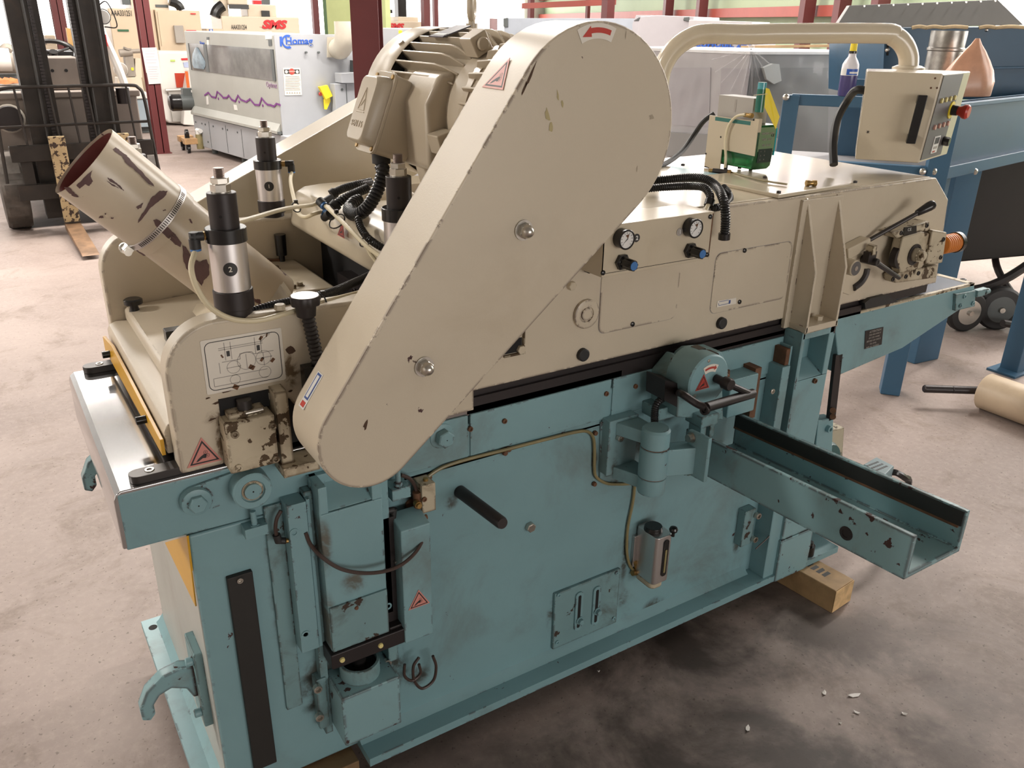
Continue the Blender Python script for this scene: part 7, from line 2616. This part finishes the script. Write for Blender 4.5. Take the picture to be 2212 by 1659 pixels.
# ---------------- plastic-wrapped grey machine
W0, Wc, W1 = atd(1440, 112, 6.1), atd(1622, 112, 5.7), atd(1912, 108, 6.2)
WR = thing('wrapped_machine', (W0.x*.4+Wc.x*.2+W1.x*.4, W0.y*.4+Wc.y*.2+W1.y*.4, 0), 'grey machine wrapped in clear plastic film behind the lubricator', 'machine')
zt = Wc.z
def flat(p, z=0): return V((p.x, p.y, z))
back = flat(W0)+(flat(W1)-flat(Wc))
a1_, a2_ = (flat(Wc)-flat(W0)), (flat(W1)-flat(Wc))
n1 = V((a1_.y, -a1_.x, 0)).normalized()
n2 = V((a2_.y, -a2_.x, 0)).normalized()
if n1.dot(CAM-Wc) < 0: n1 = -n1
if n2.dot(CAM-Wc) < 0: n2 = -n2
W0 = flat(W0)-a1_*.6
b = B(LILAC2)
b.prism([W0, flat(Wc), flat(Wc)-n1*.7, W0-n1*.7], (0, 0, zt-.015))
b.obj('left_cabinet', WR, None, .006)
b = B(GREY3)
b.prism([flat(Wc)-n2*.01, flat(W1), flat(W1)-n2*.7, flat(Wc)-n2*.7], (0, 0, zt-.015))
b.obj('right_cabinet', WR, 'grey right side', .006)
K1 = lambda px, py: atp(px, py, Wc, n1)
K2 = lambda px, py: atp(px, py, Wc, n2)
b = B(LILAC)
for pts in (((1440, 146), (1536, 146), (1532, 276), (1440, 268)), ((1559, 147), (1620, 148), (1612, 215), (1556, 212))):
    b.prism([K1(*q_) for q_ in pts], n1*.006)
b.m(GREY3).prism([K1(1440, 284), K1(1700, 300), K1(1700, 345), K1(1440, 335)], n1*.05)
b.obj('front_panel', WR)
b = B(mat('panel_grey_dark', (.19, .19, .185), .5, var=.03))
b.prism([K2(1630, 147), K2(1790, 146), K2(1786, 330), K2(1618, 340)], n2*.006)
b.obj('side_panel', WR)
b = B(mat('white_edge', (.78, .78, .78), .3, var=.02))
b.prism([W0+Z*(zt-.016), flat(Wc)+n1*.01+Z*(zt-.016), flat(W1)+n2*.01+Z*(zt-.016), flat(W1)-n2*.65+Z*(zt-.016), W0-n1*.65+Z*(zt-.016)], (0, 0, .018))
b.obj('top_cover', WR, 'pale film-covered top')
# film: wrinkled sheets just off both faces, knotted at the top corner
def film(p0, pa, n, w, h, seedv, off=.02):
    random.seed(seedv)
    b = B(FILM)
    nx, nz = 26, 18
    kn = flat(Wc, zt+.01)
    G = []
    for j in range(nz+1):
        row = []
        for i in range(nx+1):
            p = flat(p0)+pa*(i/nx)+Z*(zt-h*j/nz)
            dk = (p-kn)
            r_ = dk.length
            th = atan2(dk.z, dk.dot(pa.normalized()))
            o_ = off+.012*sin(th*16)*min(1, r_*2.2)*max(0, 1-r_*.7)+.006*sin(7*i/nx*6.28+j*.6)+.004*random.random()
            row.append(b.bm.verts.new(p+n*o_))
        G.append(row)
    for j in range(nz):
        for i in range(nx): b._f([G[j][i], G[j][i+1], G[j+1][i+1], G[j+1][i]])
    return b.obj('plastic_film', WR, 'clear wrinkled plastic film', smooth=80)
film(Wc-a1_, a1_, n1, 1, 1.0, 1)
film(Wc, a2_, n2, 1, 1.0, 2)
b = B(FILM)
kp_ = flat(Wc, zt+.02)
b.torus(kp_+Z*.05, n1, .035, .010, 20, 8)
b.tube([kp_-Z*.02, kp_+Z*.02], .02, 8)
for k in range(9):
    a_ = radians(195+17*k)
    d_ = (a1_.normalized()*cos(a_) if cos(a_) < 0 else a2_.normalized()*cos(a_))
    b.tube([kp_, kp_+d_*.12+Z*(sin(a_)*.12)+(n1+n2)*.012, kp_+d_*(.3)+Z*(sin(a_)*.3)+(n1+n2)*.012], .004, 6)
b.obj('film_knot', WR, 'knot of gathered film')
b = B(mat('paper_patch', (.55, .57, .56), .45, var=.05))
b.prism([K2(1643, 146), K2(1664, 137), K2(1677, 138), K2(1682, 174), K2(1666, 181), K2(1650, 171)], n2*.03)
b.obj('label_patch', WR, 'pale plastic pocket stuck on the side')

# ---------------- blue machine: frame table, trough, hopper
Fp, Lp = V((3.405, 2.853, 0)), V((3.85, 2.31, 0))
bu = (Lp-Fp).normalized()
bv = V((.985, .155, 0)).normalized()
HM = thing('hopper_machine', (4.5, 2.9, 0), 'dark blue hopper machine on bolted frame legs at the right', 'machine')
def bbeam(p0, p1, w, h, mt=BLUED, nm='frame_beam', par=HM):
    d = (p1-p0)
    n = V((-d.y, d.x, 0))
    n = n.normalized() if n.length > 1e-4 else X
    up = d.cross(n).normalized()
    return B(mt).obox((p0+p1)/2, d/2, n*(w/2), up*(h/2)).obj(nm, par, None, .004)
zb_, zt_ = 1.135, 1.44
cross = V((-bu.y, bu.x, 0))
if cross.dot(bv) < 0: cross = -cross
def post(p, z0, z1, w=.075):
    return B(BLUED).prism([p-bu*w/2-cross*w/2, p+bu*w/2-cross*w/2, p+bu*w/2+cross*w/2, p-bu*w/2+cross*w/2], (0, 0, z1-z0)).obj('frame_post', HM, None, .004)
for p in (Fp, ):
    o = post(p+Z*zb_, zb_, zt_+.02)
bbeam(Fp+Z*zb_, Lp+Z*zb_, .05, .06)
bbeam(Fp+Z*zt_, Lp+Z*zt_, .05, .05)
B(BLUED).prism([Lp-bu*.05-cross*.03, Lp+bu*.045-cross*.03, Lp+bu*.045+cross*.06, Lp-bu*.05+cross*.06], (0, 0, zt_)).obj('leg', HM, 'front blue leg', .005)
bbeam(Lp+Z*zb_, Lp+bv*1.6+Z*zb_, .05, .06)
for q_ in (at(1960, 742, z=.2), at(2200, 700, z=.35)):
    q_.z = 0
w_ = at(1998, 780, z=0)
B(BLUED).prism([w_-X*.10, w_+X*.10-Y*.02, w_+X*.10+Y*.12, w_-X*.10+Y*.14], (0, 0, 1.12)).obj('leg', HM, 'wide rear blue leg', .005)
w_ = at(2205, 806, z=0)
B(BLUED).prism([w_-X*.045, w_+X*.05, w_+X*.05+Y*.10, w_-X*.045+Y*.10], (0, 0, 1.12)).obj('leg', HM, None, .005)
B(BLUED).prism([w_-X*.12-Y*.03, w_+X*.12-Y*.03, w_+X*.12+Y*.13, w_-X*.12+Y*.13], (0, 0, .012)).obj('foot_plate', HM)
for px, py in ((1698, 210), (1693, 364), (1993, 371), (2018, 371), (2107, 371)):
    n_ = -cross if px < 2000 else V((bv.y, -bv.x, 0))
    p0 = (Fp if px < 1750 else Lp)
    b = B(ZINC)
    q_ = atp(px, py, p0-cross*.042 if px < 2000 else Lp-V((bv.y, -bv.x, 0))*-.05, n_)
    b.lathe(q_, n_, [(0, .016), (.006, .014), (.010, .007)], 14)
    b.obj('frame_bolt', HM)
# trough: long right side panel with rim, inner panels
b = B(BLUEM)
s0 = Lp+cross*.02
b.prism([s0+Z*1.16, s0+bv*1.7+Z*1.16, s0+bv*1.7+V((0, .03, 0))+Z*1.16, s0+V((0, .03, 0))+Z*1.16], (0, 0, .29))
b.m(BLUED).prism([s0-V((0, .03, 0))+Z*1.43, s0+bv*1.7-V((0, .03, 0))+Z*1.43, s0+bv*1.7+V((0, .05, 0))+Z*1.43, s0+V((0, .05, 0))+Z*1.43], (0, 0, .02))
b.obj('trough_side', HM, None, .003)
b = B(BLUEM)
i0 = Fp+bu*.26+cross*.42
b.prism([i0+Z*.9, Lp+cross*.42+Z*.9, Lp+cross*.46+Z*.9, i0+cross*.04+Z*.9], (0, 0, .62))
b.prism([Lp+cross*.06+Z*.95, Lp+cross*.09+Z*.95, Lp+cross*.09+bv*.2+Z*.95, Lp+cross*.06+bv*.2+Z*.95], (0, 0, .48))
b.m(mat('pale_shelf', (.42, .41, .42), .4, var=.05)).prism([Fp+cross*.06+Z*1.13, Lp+cross*.06+Z*1.13, Lp+cross*.5+Z*1.13, Fp+cross*.5+Z*1.13], (0, 0, .01))
b.obj('trough_inside', HM)
H0, H1 = atd(1912, 60, 4.75), atd(2230, 58, 4.75)
hd2 = V((H1.x-H0.x, H1.y-H0.y, 0))
hn2 = V((hd2.y, -hd2.x, 0)).normalized()
if hn2.dot(CAM-H0) < 0: hn2 = -hn2
K3 = lambda px, py: atp(px, py, H0, hn2)
b = B(BLUEM)
b.prism([K3(1912, 60), K3(2260, 58), K3(2260, 215), K3(1905, 215)], -hn2*.9)
b.m(BLUED).prism([K3(1975, 148), K3(2260, 142), K3(2260, 146), K3(1975, 152)], hn2*.03)
b.m(VOID).prism([K3(1915, 91), K3(1920, 91), K3(1919, 120), K3(1914, 120)], hn2*.004)
hp2 = b.obj('hopper', HM, 'big blue hopper box', .004)
b = B(ZINC)
for px, py, r_ in ((1917, 108, .014), (2131, 65, .010)):
    b.lathe(K3(px, py), hn2, [(0, r_), (.006, r_*.8), (.012, r_*.3)], 12)
b.obj('hopper_bolt', hp2)
b = B(mat('foam_seal', (.66, .50, .30), .8, var=.2, vscale=12))
for a_, c_ in ((1970, 2000), (2000, 2035), (2035, 2090), (2115, 2150), (2150, 2215)):
    m_ = (a_+c_)/2
    b.tube([K3(a_, 60), K3(m_, 57.5), K3(c_, 59.5)], .010, 8)
b.obj('foam_seal', hp2, 'yellowish foam seal beads')
b = B(ROOFG)
rf = [K3(1806, 62), K3(1850, 11), K3(2176, -2), K3(2216, 54)]
b.prism([p_-hn2*(.02 if i in (0, 3) else .10) for i, p_ in enumerate(rf)], -hn2*.05)
b.obj('hopper_lid', HM, 'grey sheet metal hopper lid', .003)
b = B(ZINC)
for px in range(1880, 2170, 32):
    b.lathe(K3(px, 14-(px-1850)*.04)-hn2*.088, hn2, [(0, .006), (.004, .005)], 8)
b.obj('rivet', HM)
# galvanised duct, bag, bottle: on the rim and the frame
pd = atd(2026, 190, 4.50)
b = B(mat('galvanised_duct', (.34, .325, .30), .32, .75, var=.25, vscale=14))
zt3 = atd(2026, 66, 4.50).z
b.lathe((pd.x, pd.y, 1.45), Z, [(0, .088), (zt3-1.45-.10, .088), (zt3-1.45-.095, .094), (zt3-1.45-.085, .094), (zt3-1.45-.08, .088), (zt3-1.45-.015, .090), (zt3-1.45-.012, .0895), (zt3-1.45, .0895)], 36)
o = b.obj('duct_collar', None)
tag(o, 'short galvanised round duct collar standing before the blue hopper', 'duct')
pb = atd(2085, 206, 4.25)
PLB = mat('peach_bag', (.62, .33, .21), .35, var=.12, vscale=9, spec=.6)
b = B(PLB)
rr_ = []
hz = atd(2085, 82, 4.25).z-1.452
prof = [(0, .138, .07), (.02, .142, .075), (.25, .138, .07), (.45, .118, .06), (.62, .088, .046), (.78, .055, .030), (.90, .026, .018), (1.0, .010, .009)]
for t, rx, ry in prof:
    ring = []
    for k in range(28):
        a_ = 2*pi*k/28
        w_ = 1+.05*sin(5*a_+t*4)+.03*sin(9*a_)
        ring.append(V((pb.x, pb.y, 1.452+t*hz))+RT*(rx*cos(a_)*w_-.012+.012*t)+V((.54, .84, 0))*(ry*sin(a_)*w_))
    rr_.append(ring)
b.loft(rr_)
o = b.obj('plastic_bag', None, None, smooth=60)
tag(o, 'peach-coloured plastic bag standing on the rim of the blue hopper machine', 'bag')
# bottle
pp = at(1826, 207, z=zt_+.026)
s_ = (pp-Fp).dot(bu)
pp = Fp+bu*min(max(s_, .1), .6)
pp = atp(1827, 206, Fp, cross)
pp = V((pp.x, pp.y, zt_+.025))
BO = thing('spray_bottle', pp, 'white spray bottle with purple liquid and yellow neck on the blue frame', 'bottle')
htop = atp(1832, 88, Fp, cross).z-pp.z
b = B(mat('white_bottle', (.72, .70, .73), .3, var=0))
b.lathe(pp, Z, [(htop*.50, .0385), (htop*.58, .037), (htop*.64, .030), (htop*.72, .0175), (htop*.78, .016)], 24)
b.m(mat('purple_liquid', (.055, .045, .16), .25, var=.05)).lathe(pp, Z, [(0, .036), (.006, .0385), (htop*.38, .0385)], 24)
b.m(WHITE).lathe(pp, Z, [(htop*.38, .0386), (htop*.505, .0386)], 24)
b.obj('body', BO, 'white bottle body, purple below')
b = B(BLACK)
b.cyl(pp+Z*htop*.775, pp+Z*htop*.82, .019)
b.obj('collar', BO, 'black collar')
b = B(YELLOW2)
b.cyl(pp+Z*htop*.815, pp+Z*(htop*1.06), .0155, .0145)
b.obj('trigger_neck', BO, 'yellow neck')
cd_ = V((CAM.x-pp.x, CAM.y-pp.y, 0)).normalized()
cr_ = V((-cd_.y, cd_.x, 0))
b = B(LOGOBLUE)
def wrapb(z0, z1, a0, a1, r, mt):
    b.m(mt)
    pts0 = [pp+(cd_*cos(radians(a))+cr_*sin(radians(a)))*r for a in range(a0, a1+1, 10)]
    b.loft([[p_+Z*z0 for p_ in pts0], [p_+Z*z1 for p_ in pts0]], False, False)
wrapb(htop*.39, htop*.50, -20, 60, .0392, LOGOBLUE)
wrapb(htop*.415, htop*.45, 0, 60, .0396, WHITE)
b.obj('bottle_label', BO, 'blue and white label')
# ---------------- dark tilt cart with wheels
CT = thing('tilt_cart', (5.6, 3.0, 0), 'black tilt cart on rubber wheels under the blue hopper machine', 'cart')
b = B(mat('cart_black', (.010, .010, .010), .6, var=.1))
b.loft([[V((4.95, 2.85, .42)), V((6.2, 2.55, .42)), V((6.4, 3.35, .42)), V((5.15, 3.6, .42))], [V((4.75, 2.72, 1.10)), V((6.5, 2.35, 1.10)), V((6.7, 3.5, 1.10)), V((4.95, 3.8, 1.10))]])
b.obj('bucket', CT, None, .02)
def wheel(p, r, w, axis, nm, hub=WHITE):
    b = B(RUBBER)
    a = V(axis).normalized()
    b.lathe(p-a*w/2, a, [(0, r*.72), (.004, r*.9), (w*.25, r), (w*.75, r), (w-.004, r*.9), (w, r*.72)], 32)
    b.m(hub).lathe(p-a*(w/2+.004), a, [(0, r*.2), (0.002, r*.60), (.012, r*.66), (.016, r*.3)], 28)
    b.m(ZINC).lathe(p-a*(w/2+.02), a, [(0, r*.12), (.03, r*.14)], 14)
    return b.obj('wheel', CT, nm)
c0_ = at(2083, 716, z=0)
wheel(V((c0_.x, c0_.y+.02, .13)), .13, .07, V((.35, .9, 0)), 'wheel with silver hub', mat('silver_hub', (.62, .60, .55), .25, .8, var=.1))
c0_ = at(2152, 712, z=0)
wheel(V((c0_.x, c0_.y+.02, .14)), .14, .08, V((.6, .8, 0)), 'dark wheel', DKGREY)
b = B(BLKMET)
p0 = at(2150, 665, z=.14)
b.tube([V((c0_.x-.15, c0_.y-.10, .10)), V((c0_.x+.12, c0_.y-.18, .05)), V((c0_.x+.24, c0_.y-.02, .10)), V((c0_.x+.2, c0_.y+.2, .35)), V((c0_.x+.5, c0_.y+.4, .55))], .022, 8)
b.tube([V((c0_.x-.3, c0_.y+.3, .2)), V((c0_.x+.1, c0_.y+.1, .28)), V((c0_.x+.8, c0_.y+.0, .62))], .03, 8)
b.obj('axle_frame', CT, 'black bent axle frame')
# ---------------- roller on the floor
RL = thing('feed_roller', (4.10, 1.5, 0), 'cream roller with black shaft lying on the floor at the right edge', 'roller')
rE = at(2110, 882, z=0)
rad = .092
x_ = rE.x+.03
b = B(mat('roller_cream', (.56, .44, .31), .4, var=.08, vscale=3, dirt=(.25, .16, .09), dirt_a=.3, chip=(.12, .07, .04), chip_t=.74, chip_s=12))
b.lathe((x_, rE.y, rad), NY, [(0, rad-.006), (.006, rad), (1.3, rad), (1.306, rad-.006)], 40)
b.obj('drum', RL, 'cream roller drum')
b = B(BLKMET)
pe_ = at(2014, 840, z=rad)
b.lathe((x_, rE.y-.002, rad), V((pe_.x-x_, pe_.y-rE.y, 0)), [(0, .020), (.16, .020), (.163, .017), (.165, .020), (.30, .020), (.305, .016)], 20)
b.obj('shaft', RL, 'black roller shaft')
